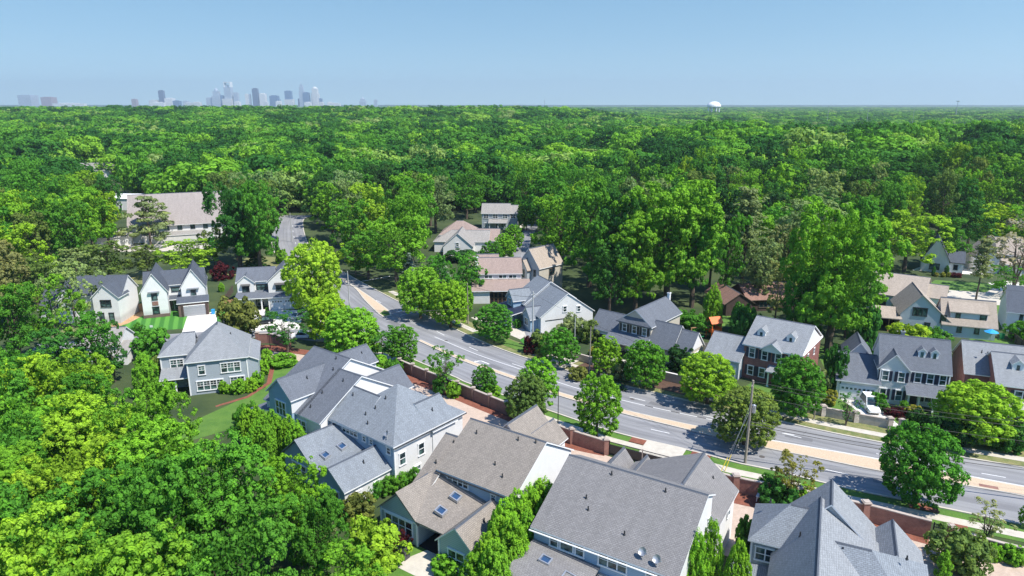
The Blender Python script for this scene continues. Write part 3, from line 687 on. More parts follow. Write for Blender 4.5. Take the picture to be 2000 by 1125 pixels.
h = House('house', 'white-gabled house with a slate-grey roof, blue-shaded rear gable and low side porch behind the arborvitae', (-22, 86), -38)
rf = 'roof_slate'
h.vol(-9.9, -2.1, -6.6, 8.6, 5.8, 10.8, 'u', 'white_render', rf, ridge=1.9)
for a, b in ((-7.6, -2.0), (-3.0, -.3), (-4.2, 1.2)): h.vent(a, b)
h.vol(-2.1, 2.1, -6.6, 6.0, 5.8, 9.8, 'u', 'white_render', rf, ridge=.2)
for a, b in ((-1.4, -3.5), (.2, -1.2), (-1.2, -5.6)): h.vent(a, b)
h.vol(-8.0, -3.0, -7.3, 0, 7.8, 9.9, 'v', 'shaded_blue_siding', rf); h.vent(-3.6, -4.4)
h.win('n', -7.3, -5.4, 5.9, .62, 1.9, 3)
g = MB(); g.box(-3.0, -2.95, -7.3, -2.5, 5.8, 7.75); g.build('wall', 'white_siding', h.root)
h.shed(-12.6, -8.0, -7.2, -3.0, 3.7, 4.7, 'l', None, rf); h.posts('l', -12.4, (-7, -3.4), 0, 3.7)
h.vol(-9.6, -5.1, 3.0, 9.0, 7.8, 9.7, 'v', 'white_render', rf); h.vent(7.5, -6.4, .25)
h.vol(-3.0, 2.1, 3.6, 9.2, 5.6, 8.0, 'v', 'white_render', rf)
h.garage('f', 9.2, -.4, 4.2); h.win('n', -6.6, -2, 4.2, .8, 1.3, 2)

h = House('house', 'blue-grey hipped house with twin rear wings, two skylights and tall white side wall', (-15.5, 83.4), -39)
rf = 'roof_blue_grey'; w_ = 'shaded_blue_siding'
def side_wall(H, u, v0, v1, z0, z1, m='white_siding'):
    g = MB(); g.box(u, u+.05, v0, v1, z0, z1); g.build('wall', m, H.root)
h.vol(-3.7, 7.8, -7.2, 4.6, 6.1, 10.2, 'u', w_, rf, ridge=-1.2, hip0=True, hip1=True, zef=6.1)
main = h.last
side_wall(h, 7.8, -7.2, 4.6, 0, 6.05)
h.vol(-4.4, .8, -7.2, 1.0, 5.95, 8.9, 'u', w_, rf, ridge=-3.2)
h.vent(-3.3, -4.2); 
for a, b in ((2.0, -3.2), (1.6, -4.6), (.9, -5.6), (2.2, -6.4)): h.vent(a, b, V=main)
h.vol(2.0, 8.0, -1.0, 3.0, 5.75, 8.3, 'v', 'white_siding', rf, ridge=5.0); h.vent(.6, 6.4)
h.vol(-6.4, -.6, -12.9, -7.2, 2.9, 5.3, 'v', w_, rf, under=rf)
slabs(h, 'roof', [[(-.5, -13.2, 3.02), (2.2, -13.2, 2.95), (2.3, -7.2, 3.7)], [(-.5, -13.2, 3.02), (2.3, -7.2, 3.7), (-3.1, -7.2, 5.2)], [(-3.5, -13.2, 5.35), (-.5, -13.2, 3.02), (-3.1, -7.2, 5.2)]], rf)
flat_sky(h, .2, -9.0, 4.05); flat_sky(h, -.2, -11.2, 3.65)
h.vol(2.0, 7.0, -14.0, -7.2, 3.0, 4.9, 'v', w_, rf); h.vent(-10, 5.6)
side_wall(h, 7.0, -14, -7.2, 0, 2.9)
h.win('n', -12.9, -3.3, 1.5, .8, 1.4, 3); h.win('n', -14.0, 4.5, 1.5, .9, 1.7, 3)
h.win('n', -7.2, -.4, 5.35, .62, .8, 4, grid=True); h.win('n', -7.2, 2.4, 5.2, .5, .6, 1); h.win('n', -7.2, 3.7, 5.2, .5, .6, 1); h.win('n', -7.2, 6.9, 5.1, .55, .8, 1)
for t, z in ((-6.0, 3.9), (-2.9, 3.9), (2.5, 3.9), (.7, 3.9)): 
    if t != .7: h.win('r', 7.85, t, z, .85, 1.5, 1)
h.win('r', 7.85, -3.6, 1.4, .8, 1.0, 1, vm=True); h.win('r', 7.0, -9.4, 1.4, .6, 1.3, 1); h.win('r', 7.0, -12, 1.4, .6, 1.3, 1)
h.corner(7.85, -7.2, 0, 5.6, 'white_trim'); h.gutter([(8.25, -7.6, 5.9), (8.25, 5.0, 5.9)], 'charcoal')
dish = thing('satellite_dish', 'small grey satellite dish at the lower corner of the blue-grey hipped roof', 'satellite dish', (0, 0, 0))
def make_dish(root, loc, face=R(-60), r=.38):
    root.location = loc; a = MB(); rows = []
    for i in range(5):
        q = i/4; rows.append([(r*q*math.cos(2*math.pi*k/14), r*q*1.1*math.sin(2*math.pi*k/14), .16*q*q) for k in range(14)])
    for A, B in zip(rows[:-1], rows[1:]):
        for k in range(14): j = (k+1) % 14; a.poly([A[k], A[j], B[j], B[k]])
    d = a.build('reflector', 'galv', root); d.rotation_euler = (R(55), 0, face); d.location = (0, 0, .55)
    b = MB(); b.cyl((0, 0, 0), (0, 0, .55), .03, n=6); b.cyl((0, -.25, 0), (0, 0, .4), .02, n=5); b.build('mast', 'galv', root)
    c = MB(); c.cyl((0, 0, .45), (.25, -.45, .62), .02, n=5); c.cyl((.22, -.4, .62), (.28, -.5, .66), .05, n=6); c.build('feed_arm', 'galv', root)
def wpt(H, p):
    l = H.root.location; a = H.root.rotation_euler[2]; return (l[0]+p[0]*math.cos(a)-p[1]*math.sin(a), l[1]+p[0]*math.sin(a)+p[1]*math.cos(a), p[2])
make_dish(dish, wpt(h, h.slope_pt(6.4, -6.9, main)), r=.32)

h = House('house', 'house with a brown shingle roof, blue lap-sided rear gables and two blue skylights', (-.4, 70.3), -34.5)
rf = 'roof_brown'; w_ = 'teal_grey_siding'
h.vol(-4.7, 5.2, -6.5, 5.2, 6.1, 9.6, 'u', 'shaded_blue_siding', rf, ridge=-.6); main = h.last
side_wall(h, 5.2, -6.5, 5.2, 0, 6.05, 'white_render')
g = MB(); g.poly([(5.25, -6.5, 6.0), (5.25, 5.2, 6.1), (5.25, -.6, 9.5)]); g.build('wall', 'white_render', h.root)
h.vol(-6.7, -4.7, -8.6, 3, 4.45, 8.05, 'u', 'white_render', rf, ridge=-2.7)
h.vent(-5.2, -3.4, .25); h.vent(-5.7, -6)
for a, b in ((2.2, -1.3), (4.3, -1.0), (1.3, -4.4), (2.9, -5.3), (-3.0, -2.0)): h.vent(a, b, V=main)
h.vol(-8.5, -3.3, -12.0, -6.5, 2.95, 5.3, 'v', w_, rf, under=rf)
slabs(h, 'roof', [[(-3.2, -12.3, 3.02), (1.9, -12.3, 2.95), (2.1, -6.5, 4.0)], [(-3.2, -12.3, 3.02), (2.1, -6.5, 4.0), (-5.4, -6.5, 5.45)], [(-5.9, -12.3, 5.5), (-3.2, -12.3, 3.02), (-5.4, -6.5, 5.5)]], rf)
flat_sky(h, -1.3, -8.0, 4.42); flat_sky(h, -1.5, -10.2, 3.82)
h.win('n', -12.0, -5.9, 1.7, .85, 1.6, 4)
h.band('n', -12.0, -8.5, -3.3, 2.65, 2.8); h.corner(-8.5, -12.0, 0, 3); h.corner(-3.3, -12.0, 0, 3.0)
g = MB(); g.box(-3.3, .4, -9.2, -9.1, 0, 3.2); g.build('porch_back_wall', 'shaded_interior', h.root)
g = MB(); g.box(-3.2, .4, -12.0, -11.85, 2.75, 3.0); g.box(-.0, .12, -12, -11.9, 0, 2.8); g.build('porch_beam', 'white_trim', h.root)
g = MB(); g.box(-3.2, .4, -11.9, -9.2, .03, .12); g.build('porch_floor', 'shaded_interior', h.root)
h.vol(.4, 4.9, -12.8, -6.5, 2.9, 4.9, 'v', w_, rf); h.vent(-9.5, 3.6)
h.win('n', -12.8, 2.6, 1.45, .9, 1.7, 2); h.corner(.4, -12.8, 0, 2.9); h.corner(4.9, -12.8, 0, 2.9)
h.win('n', -6.5, -2.2, 5.35, .6, .8, 4, grid=True); h.win('n', -6.5, 2.6, 5.1, .5, .6, 1, vm=True)
h.vol(-5.4, .2, 3.5, 9.6, 5.0, 8.0, 'v', 'white_render', rf, ridge=-2.5); h.vol(-2.6, 1.2, 6, 10.8, 4.3, 6.1, 'v', 'white_render', rf, ridge=-.7); h.garage('f', 9.6, -3.4, 2.6)
h.gutter([(-5, -6.95, 5.9), (5.4, -6.95, 5.9)], 'charcoal')

h = House('house', 'large house under a broad dark-grey shingle roof with two satellite dishes, right of centre', (12.1, 60.5), -31.7)
rf = 'roof_grey'; w_ = 'shaded_blue_siding'
h.vol(-6.9, 7.2, -7.8, 2.2, 5.75, 9.55, 'u', w_, rf, ridge=-.1); main = h.last
zf = 9.55-main['pf']*2.3
g = MB(); g.poly([(7.25, -7.8, 0), (7.25, 2.2, 0), (7.25, 2.2, zf), (7.25, -.1, 9.45), (7.25, -7.8, 5.7)]); g.build('wall', 'white_render', h.root)
h.vol(-3.0, 7.9, 2.2, 9.0, 5.5, 8.7, 'v', 'white_render', rf, ridge=4.3, zef=5.7); V2 = h.last
h.vol(-6.6, -3.8, 4.0, 10.0, 4.5, 6.3, 'v', 'white_render', rf); h.vol(-3.6, -1.0, 5.0, 9.8, 4.5, 6.2, 'v', 'white_render', rf)
h.vent(7.0, 6.0, .25, V=V2)
for a, b in ((-2.6, -4.9), (-3.3, -3.9), (1.6, -6.0), (-2.0, -.9), (3.6, -1.0)): h.vent(a, b, V=main)
h.win('n', -7.8, -4.7, 4.95, .75, 1.15, 1); h.win('n', -7.8, -3.35, 4.95, 1.25, 1.15, 1, rail=False); h.win('n', -7.8, -2.0, 4.95, .75, 1.15, 1)
h.win('n', -7.8, 1.3, 4.95, .8, 1.3, 3); h.win('n', -7.8, 5.4, 4.95, .8, 1.2, 2)
h.win('r', 7.25, 1.3, 6.1, .5, .8, 1); h.win('r', 7.25, .3, 3.6, .5, 1.3, 1); h.win('r', 7.25, -1.6, 3.6, .4, 1.3, 1); h.win('r', 7.95, 6.5, 4.6, .7, 1.3, 1)
slabs(h, 'roof', [[(-6.9, -16.5, 4.1), (.1, -16.5, 2.7), (.1, -7.8, 3.75), (-6.9, -7.8, 4.2)]], rf)
flat_sky(h, -4.4, -10.0, 4.2, tu=-.12, tv=.07); flat_sky(h, -1.7, -10.6, 3.85, tu=-.15, tv=.09)
g = MB(); g.box(-6.7, -.2, -16.2, -7.8, 0, 2.9); g.build('wall', w_, h.root)
h.shed(.3, 7.0, -11.5, -7.8, 2.5, 3.2, 'n', 'white_render', 'metal_roof')
h.gutter([(-7.2, -8.25, 5.5), (7.4, -8.25, 5.5)], 'white_trim')
for q, (a, b, lb) in enumerate(((3.9, -7.3, 'larger grey satellite dish on the dark-grey roof eave, left one of the pair'), (5.3, -7.5, 'grey satellite dish on the dark-grey roof eave, right one of the pair beside the cypress'))):
    d = thing('satellite_dish', lb, 'satellite dish', (0, 0, 0)); make_dish(d, wpt(h, h.slope_pt(a, b, main)), R(-35), .36)

h = House('house', 'large house with a complex light blue-grey hipped and gabled roof, bottom right corner', (25, 52), -25)
rf = 'roof_blue_grey'; w_ = 'grey_siding'
h.vol(-3.8, 3.5, 2.3, 8.2, 5.75, 8.2, 'u', w_, rf, hip0=True); h.vent(-2.7, 6.2, .35)
h.win('n', 2.3, -2.1, 4.3, .75, 1.3, 3)
h.corner(-3.8, 2.3, 0, 5.7)
h.vol(-1.7, 10.2, -9, 5.6, 4.9, 9.3, 'v', w_, 'roof_light', ridge=1.6, zef=3.6); h.vent(1.4, .2, .45); h.vent(0, 3.6, .3)
h.vol(-.8, 8.0, 4.5, 8.8, 6.2, 9.6, 'v', w_, 'roof_light', ridge=2.5, zef=4.4)
h.vol(3.0, 10.4, -6, 5.0, 4.2, 8.4, 'u', w_, rf, ridge=.4, hip1=True); h.vent(8.6, 1.8, .3)
h.vol(5.6, 10.4, 3.0, 8.4, 4.6, 7.0, 'v', w_, 'roof_light', ridge=8.0)
h.shed(-5.2, -1.7, -3, 2.3, 2.6, 3.1, 'l', 'white_render', rf)

h = House('house', 'small house with a bright blue gable end at the bottom right corner', (43.5, 45.2), -14)
h.vol(-3.2, 6, -3, 3.2, 3.6, 5.6, 'u', 'blue_paint', 'roof_pale')
h.win('l', -3.2, -.6, 2.0, .8, 1.2, 1); h.vent(1, -1)

# ------------------------------------------------------------------ houses across the road
h = House('house', 'white house with blue-shaded street front and wide blank white gable beside a grey pole', (8.6, 140.0), -66.8)
rf = 'roof_blue_grey'; w_ = 'shaded_blue_siding'
h.vol(-1.0, 6.9, -6.0, 6.0, 3.5, 7.7, 'u', w_, rf)
g = MB(); g.poly([(6.94, -6, 0), (6.94, 6, 0), (6.94, 6, 3.5), (6.94, 0, 7.6), (6.94, -6, 3.5)]); g.build('wall', 'white_siding', h.root)
h.win('r', 6.94, -.6, 4.6, .7, 1.1, 1); h.win('r', 6.94, 2.6, 4.3, .7, 1.1, 1)
h.vol(-7.0, -1.0, -6.0, 6.0, 4.1, 8.3, 'u', 'white_siding', rf)
g = MB(); g.box(-7.0, -1.05, -6.06, -6.0, 0, 4.0); g.build('wall', w_, h.root)
h.vol(-5.6, -2.0, -8.2, -4, 4.9, 6.7, 'v', w_, rf); h.win('n', -8.2, -3.8, 4.2, .55, 1.3, 2)
h.vol(1.6, 5.4, -7.6, -4, 2.9, 4.7, 'v', w_, rf); h.win('n', -7.6, 3.5, 1.8, .6, 1.4, 2)
h.shed(-6.8, 1.4, -10.2, -6.0, 2.7, 3.5, 'n', None, 'navy'); h.posts('n', -10, (-6.6, -4, -1.4, 1.2), .1, 2.7)
h.band('r', 6.94, -5.0, 0, 2.5, 2.65, 'charcoal')

h = House('house', 'red brick house with two dormers, navy shutters and light grey roof', (46.6, 110.7), -37.6)
rf = 'roof_light'
h.vol(-4.6, 4.6, -6.2, 5.8, 6.0, 9.3, 'u', 'house_brick', rf, under='white_trim'); main = h.last
g = MB(); g.poly([(4.63, -5.6, 6.05), (4.63, 5.2, 6.05), (4.63, -.2, 9.1)]); g.build('pediment', 'white_render', h.root)
h.band('r', 4.6, -6.2, 5.8, 5.85, 6.05, d=.35)
for u in (-3.2, -1.1, 1.1, 3.2): h.win('n', -6.2, u, 4.7, .8, 1.5, 1, shut='navy')
for u in (-3.2, -1.3, 2.6): h.win('n', -6.2, u, 1.6, .8, 1.5, 1, shut='navy')
h.dormer(-2.6, -4.2, roof=rf); h.dormer(2.2, -4.2, roof=rf)
h.vol(-1.4, 1.4, -6.8, -3.5, 6.0, 7.0, 'v', 'white_render', rf, z0=5.6, walls=True)
h.band('n', -6.2, -4.6, 4.6, 5.8, 6.0, d=.3)
h.shed(.0, 2.4, -7.8, -6.2, 2.6, 3.1, 'n', None, rf); h.posts('n', -7.7, (.2, 2.2), 0, 2.6); h.door('n', -6.2, 1.2, 1, 2.1)
h.win('r', 4.6, -2, 4.4, .5, 1.0, 1); h.win('r', 4.6, 1.8, 4.4, .5, 1.0, 1)
h.vol(-10.6, -4.6, -8.0, .6, 3.3, 6.2, 'u', 'pale_grey_siding', rf); h.garage('n', -8.0, -7.6, 4.6, col='white_trim'); h.vent(-6, -1, .3)

h = House('house', 'grey-roofed house with stone front, pale pediment dormer storey and wide porch', (26.4, 124.3), -40)
rf = 'roof_slate'
h.vol(-3.3, 3.3, -5.8, 5.8, 5.9, 8.4, 'v', 'beige_siding', rf)
g = MB(); g.box(-3.34, 3.34, -5.86, -5.8, 0, 5.7); g.build('stone_front', 'stone_veneer', h.root)
slabs(h, 'roof', [[(-3.6, -6.5, 5.75), (3.6, -6.5, 5.75), (0, -4.9, 8.2)]], rf)
for u in (-2.1, 0, 2.1): h.win('n', -5.86, u, 4.7, .75, 1.3, 1, shut='charcoal')
h.vol(-9.8, -3.3, -5.4, .8, 3.1, 5.8, 'u', 'pale_grey_siding', rf); h.garage('n', -5.4, -7.4, 3.2, 2.2, col='charcoal', lights=False)
h.vol(3.3, 8.2, -6.6, -.6, 3.1, 6.5, 'u', 'beige_siding', rf)
h.vol(8.2, 11.4, -6.2, -1.0, 3.1, 5.9, 'u', 'beige_siding', rf)
g = MB(); g.poly([(11.45, -6, 3.1), (11.45, -1.2, 3.1), (11.45, -3.6, 5.7)]); g.build('pediment', 'white_render', h.root)
g = MB(); g.box(3.4, 11.3, -6.68, -6.62, 0, 2.9); g.build('stone_front', 'stone_veneer', h.root)
h.win('n', -6.68, 5.2, 1.6, .8, 1.5, 2, shut='charcoal'); h.win('r', 11.4, -3.6, 1.6, .8, 1.4, 2)
h.shed(-4.6, 3.3, -8.6, -5.86, 2.5, 3.7, 'n', None, rf); h.posts('n', -8.4, (-4.4, -2, .4, 2.2, 3.1), 0, 2.5, .28); h.door('n', -5.86, -.6, 1.8, 2.2, n=2)
h.chimney(.5, 6.2, .5, .5, 5, 9.2)

h = House('house', 'white two-storey house with navy shutters, two slim dormers and a wide porch roof', (62.8, 100.7), -20.5)
rf = 'roof_slate'; w_ = 'white_siding'
h.vol(-4.7, 4.7, -3.5, 4.2, 5.8, 9.7, 'u', w_, rf)
for u in (.9, 2.6): h.dormer(u, -2.1, 1.0, 1.25, 2.2, roof=rf)
h.vol(-4.9, -.9, -4.3, 0, 5.8, 8.0, 'v', w_, rf)
for u in (-4.0, -1.8): h.win('n', -4.3, u, 4.6, .75, 1.5, 1, shut='navy'); h.win('n', -4.3, u, 1.6, .75, 1.6, 1, shut='navy')
for u in (.55, 2.2, 3.85): h.win('n', -3.5, u, 4.6, .75, 1.5, 1, shut='navy')
h.shed(-.9, 4.7, -5.9, -3.5, 2.6, 3.5, 'n', None, rf); h.posts('n', -5.7, (-.7, .7, 2.7, 4.5), .1, 2.6, .22); h.door('n', -3.5, .4); h.win('n', -3.5, 2.8, 1.6, .8, 1.5, 2, shut='navy')
h.vol(-10.6, -4.7, -4.8, 6.6, 3.2, 5.8, 'u', w_, rf); h.garage('n', -4.8, -7.6, 4.8, 2.3); h.vent(-6, 2)
h.vol(-8.6, -4.7, 5, 11, 4.0, 6.3, 'v', w_, rf); h.chimney(-1.5, 1.2, .5, .5, 8, 10.2, 'galv'); h.corner(-4.7, -4.3, 0, 5.7); h.corner(4.7, -3.5, 0, 5.7)

h = House('house', 'dark red brick house with a light grey cross-gabled roof at the right edge', (75, 93), -22)
rf = 'roof_light'
h.vol(-6.6, 1.5, 3.2, 12.5, 5.0, 8.6, 'u', 'house_brick', rf, hip1=False)
h.vol(-3.4, 6.5, -1.0, 9.0, 5.2, 8.4, 'u', 'house_brick', rf); h.dormer(-.6, 1.3, 1.5, 1.2, 2.4, roof=rf)
h.win('n', -1.0, -.6, 3.7, .85, 1.5, 1, shut='navy'); h.win('n', -1.0, 3, 3.7, .85, 1.5, 1, shut='navy'); h.shed(-1.6, 2.6, -3.0, -1.0, 2.3, 2.9, 'n', None, 'metal_roof'); h.posts('n', -2.9, (-1.4, 2.4), 0, 2.3); h.door('n', -1, 1.4)
h.vent(-3.5, 6, .5); h.vent(-4.5, 5.2, .4); h.win('n', -1, -1.0, 1.4, .9, 1.6, 2, shut='navy')

h = House('house', 'off-white house with beige roofs, a steep front gable and a long rear dormer', (87.6, 131.0), -20)
rf = 'roof_beige'; w_ = 'pale_grey_siding'; h.trim = 'coping'
h.vol(-8.6, .6, -1.2, 9.5, 3.9, 7.9, 'v', w_, rf, ridge=-5.2, zef=2.6)
h.win('n', -1.2, -5.2, 4.5, .7, 1.5, 3, rail=False, frame='charcoal'); h.win('n', -1.2, -1.0, 3.5, .8, 1.4, 1, frame='charcoal'); h.win('n', -1.2, -3.6, 1.6, .8, 1.4, 1, frame='charcoal')
h.vol(-1.0, 8.2, -1.4, 6.0, 2.7, 6.9, 'u', w_, rf, ridge=2.4)
h.shed(.3, 6.6, -.6, 2.4, 5.0, 6.65, 'n', w_, rf, z0=3, name='roof')
h.win('n', -.6, 1.6, 4.1, .6, 1.2, 1, frame='charcoal', rail=False); h.win('n', -.6, 5.9, 4.1, .9, 1.2, 1, frame='charcoal', rail=False)
h.win('n', -1.4, 2.0, 1.7, .6, 1.1, 1, frame='charcoal', rail=False); h.win('n', -1.4, 5.0, 1.7, .6, 1.1, 1, frame='charcoal', rail=False)
h.shed(-13.2, -8.6, -2.2, 3.5, 2.8, 3.7, 'n', None, rf); h.posts('n', -2, (-13, -10.6, -8.8), 0, 2.8, .16, 'wood'); g = MB(); g.box(-13.0, -8.7, 3.0, 3.1, 0, 3.2); g.build('screen', 'shaded_interior', h.root)
h = House('house', 'low house with a large plain beige roof behind the off-white house', (89.5, 153.5), -35); h.trim = 'coping'
h.vol(-6.2, 6.2, -7.5, 8, 3.5, 6.8, 'u', w_, rf); h.vol(6.2, 10, -3, 4, 3.2, 5.4, 'u', w_, rf); h.win('n', -7.5, -2, 1.7, .9, 1.2, 2, frame='charcoal')

h = House('house', 'white gabled house with dark trim behind clipped yellow shrubs at upper right', (119, 186), -30)
h.trim = 'charcoal'; h.vol(-4, 2.5, -3, 5, 3.6, 9.6, 'v', 'white_render', 'roof_dark'); h.vol(2.5, 6, -1.5, 5, 3.0, 5.4, 'u', 'white_render', 'roof_dark')
h.win('n', -3, -.8, 1.6, 2.2, 1.5, 1, rail=False, vm=True); h.win('n', -1.5, 4.2, 1.6, .8, 1.2, 1)
h = House('house', 'pale stucco house behind the bare grey tree at the right edge', (136, 184), -20)
h.vol(-8, -2, -3, 6, 4.2, 7.5, 'v', 'stucco', 'roof_beige'); h.vol(-2, 8, -1, 8, 5.2, 9, 'u', 'stucco', 'roof_beige'); h.shed(-1, 3.5, -3.5, -1, 2.8, 4, 'n', None, 'roof_beige'); h.posts('n', -3.4, (-.8, 3.3), 0, 2.8, .3)
h.win('n', -3, -5, 1.8, .9, 1.4, 1, frame='charcoal'); h.win('n', -1, 0, 4.2, .7, 1, 1, frame='charcoal'); h.win('n', -1, 5, 1.8, .9, 1.4, 2, frame='charcoal')
h = House('house', 'white rendered house with a dark roof at the right edge beyond the beige-roofed house', (104.5, 134.5), -28)
h.vol(-2.4, 9, -3.0, 7, 4.2, 7.4, 'u', 'white_render', 'roof_dark'); h.win('n', -3, 0, 3.0, .35, 1.7, 1, frame='charcoal', rail=False); h.win('n', -3, 3.2, 3.0, .9, 1.5, 1, frame='charcoal')
h.vol(-2.0, 2.4, 1.5, 7.5, 6.3, 7.9, 'u', 'beige_siding', 'roof_dark', z0=4); h.win('n', 1.5, .2, 5.8, 1.6, .8, 1, frame='charcoal', vm=True)

h = House('house', 'low rust-roofed house with a dark brick gable among tall trees', (52.5, 150), 8)
rf = 'roof_rust'; h.trim = 'bark'
h.vol(-6.5, -.5, -6.0, 4.5, 2.9, 4.9, 'v', 'dark_brick', rf, ov=.6); h.vol(-.5, 12, -3.5, 5, 2.9, 5.3, 'u', 'dark_brick', rf, ov=.6)
h.win('n', -3.5, 4, 1.5, .9, 1.2, 3)

# middle distance
h = House('house', 'pink-brown roofed two-storey house with a dark screened porch', (-2.8, 161.0), 3)
rf = 'roof_rose'; w_ = 'white_siding'
h.vol(-5.2, 4.9, -3, 5.5, 6.0, 8.8, 'u', w_, rf); h.vol(-7.6, -.5, .5, 6.5, 6.4, 9.2, 'u', w_, rf)
for t in (-3.0, .4, 2.8): h.win('n', -3, t, 5.2, .8, .7, 2, rail=False)
h.chimney(-5.8, -.5, .8, .9, 0, 9.4); h.shed(-6.8, 6.6, -8.2, -3, 3.0, 4.4, 'n', None, rf)
g = MB(); g.box(-6.6, -2.8, -8.0, -3, 0, 3.0); g.box(3.0, 6.4, -8.0, -3, 0, 3.0); g.build('wall', w_, h.root)
g = MB(); g.box(-2.8, 3.0, -7.6, -7.5, 0, 2.9); sc = g.build('porch_screen', 'shaded_interior', h.root)
g = MB()
for k in range(7): g.box(-2.8+k*.95, -2.72+k*.95, -7.7, -7.6, 0, 2.9)
g.box(-2.8, 3.0, -7.69, -7.61, 1.2, 1.28); g.build('frame', 'wood', sc)
h.win('n', -8.0, 4.7, 1.5, .9, 1.6, 2)
h = House('house', 'tall grey-blue house with a steep taupe roof, above the white gabled house', (7.0, 165.5), 43.9)
rf = 'roof_beige'
h.vol(-3.9, 4.5, -3.4, 3.4, 6.8, 10.9, 'u', 'pale_grey_siding', rf); h.trim = 'bark'
g = MB(); g.box(-3.95, 4.5, -3.46, -3.4, 0, 6.7); g.build('wall', 'beige_siding', h.root)
g = MB(); g.poly([(-3.95, 3.4, 0), (-3.95, -3.4, 0), (-3.95, -3.4, 6.8), (-3.95, 0, 10.8), (-3.95, 3.4, 6.8)]); g.build('wall', 'grey_siding', h.root)
h.vol(-5.4, -2, -.8, 2.0, 6.2, 8.4, 'u', 'grey_siding', rf); h.win('l', -5.4, .6, 5.0, .8, 1.6, 1); h.win('l', -5.4, .6, 1.8, .7, 1.6, 2); h.win('l', -3.95, -2, 5.2, .5, 1.4, 1); h.win('n', -3.46, .5, 5.2, .8, 1.4, 2)
h = House('house', 'two-storey grey house with a pale brown roof and low front porch beyond the street trees', (-4.2, 254.4), -3)
rf = 'roof_pale'
h.vol(-6.8, 3.5, -3.9, 3.9, 6.0, 9.0, 'u', 'grey_siding', rf); h.vol(3.5, 6.4, -3.5, 3.5, 6.0, 8.4, 'u', 'grey_siding', rf)
for t in (-5.2, -1.8, 1.8, 4.8): h.win('n', -3.9 if t < 3.5 else -3.5, t, 4.9, .8, 1.4, 2)
h.shed(-4, 2.6, -6.5, -3.9, 2.8, 3.6, 'n', None, rf); h.posts('n', -6.3, (-3.8, -.6, 2.4), 0, 2.8); h.door('n', -3.9, -1); h.win('n', -3.9, -5.4, 1.6, .9, 1.4, 1); h.win('n', -3.9, 1.4, 1.6, .9, 1.4, 2)
h = House('house', 'low pinkish-roofed house with a white front gable in the tree-lined middle', (-15.5, 208), -3)
rf = 'roof_pale'
h.vol(-5.4, 3.6, -3.5, 8, 3.0, 6.9, 'v', 'white_render', rf); h.vol(-9, 8, 2, 12, 3.4, 6.0, 'u', 'white_render', rf, hip0=True); h.win('n', -3.5, -1, 3.6, .8, 1.0, 1)
h.vol(-8, 4, 7, 17, 4.6, 8.2, 'u', 'grey_siding', 'roof_rose', hip0=True, hip1=True); h.vol(4, 11, 4, 14, 3.4, 6.2, 'u', 'grey_siding', 'roof_rose')

# left group
h = House('house', 'white house with steep blue-black gables half hidden by trees at far left', (-86.6, 141.5), 4)
rf = 'roof_dark'; w_ = 'batten_white'; h.trim = 'white_trim'
h.vol(-9, 3.2, -1.5, 5.5, 5.8, 9.0, 'u', w_, rf); h.vol(-1.8, 3.3, -3.6, 1, 5.8, 8.3, 'v', w_, rf); h.win('n', -3.6, .8, 4.4, .9, 1.3, 2, frame='charcoal', grid=True)
h.win('n', -3.6, -.4, 1.5, .8, 1.5, 1, frame='charcoal'); h.win('n', -3.6, 1.6, 1.5, .8, 1.5, 1, frame='charcoal')
h.vol(-13.5, -9, -2.4, 4, 3.2, 6.4, 'u', w_, rf); h.vol(-9.2, -6, -3, 1, 5.2, 7.2, 'v', w_, rf); h.garage('n', -2.4, -11.2, 2.6, col='grey_door')
h = House('house', 'modern white farmhouse with two steep dark gables and a wide grey garage', (-75.6, 148.0), 22)
h.vol(-6.2, 6.0, 0, 6.5, 6.0, 8.4, 'u', w_, rf); h.vol(-6.4, -1.4, -4.6, 6.6, 5.9, 9.7, 'v', w_, rf); h.vol(1.4, 6.2, -3.8, 6.6, 6.0, 9.8, 'v', w_, rf)
h.win('n', -4.6, -3.9, 4.7, .9, 1.3, 1, frame='charcoal', rail=False); h.win('n', -4.6, -3.9, 1.6, 1.1, 1.4, 1, frame='charcoal'); g = MB(); g.box(-4.5, -3.3, -4.68, -4.6, 2.7, 3.6); g.build('brick_panel', 'wall_brick', h.root)
h.band('n', -4.6, -5.0, -2.8, 5.6, 5.9, 'grey_door', .5); h.win('n', -3.8, 3.8, 4.6, 1.0, 1.3, 1, frame='grey_door', rail=False); h.band('n', -3.8, 2.6, 5.0, 5.5, 5.75, 'grey_door', .5)
h.win('n', 0, 0, 4.8, 1.5, .8, 1, frame='charcoal', rail=False); h.door('n', -.05, -.3, 2.2, 2.3, col='glass', n=3)
h.shed(.6, 6.6, -6.4, -3.8, 3.0, 3.7, 'n', 'brown_brick', 'roof_dark'); h.garage('n', -6.4, 3.8, 4.4, 2.3, col='grey_door', lights=False); g = MB(); g.box(1.2, 1.6, -6.55, -6.4, 0, 2.9); g.box(6.0, 6.5, -6.55, -6.4, 0, 2.9); g.build('pier', 'dark_brick', h.root)
g = MB(); g.box(-6.5, -1.3, -4.7, -4.6, 0, .7); g.build('stone_base', 'brown_brick', h.root); h.shed(-1.4, .6, -2, 0, 2.9, 3.3, 'n', None, 'roof_dark')
h = House('house', 'white house with grey roof, awnings and double white garage doors', (-57.2, 153.6), 12)
rf = 'roof_slate'
h.vol(-6, 2.0, -2.4, 5, 6.0, 8.2, 'u', w_, rf); h.vol(-5.8, -2.2, -3.2, 2, 5.9, 7.4, 'v', w_, rf); h.vol(1.0, 7.2, -4.2, 6.5, 6.1, 8.9, 'v', w_, rf)
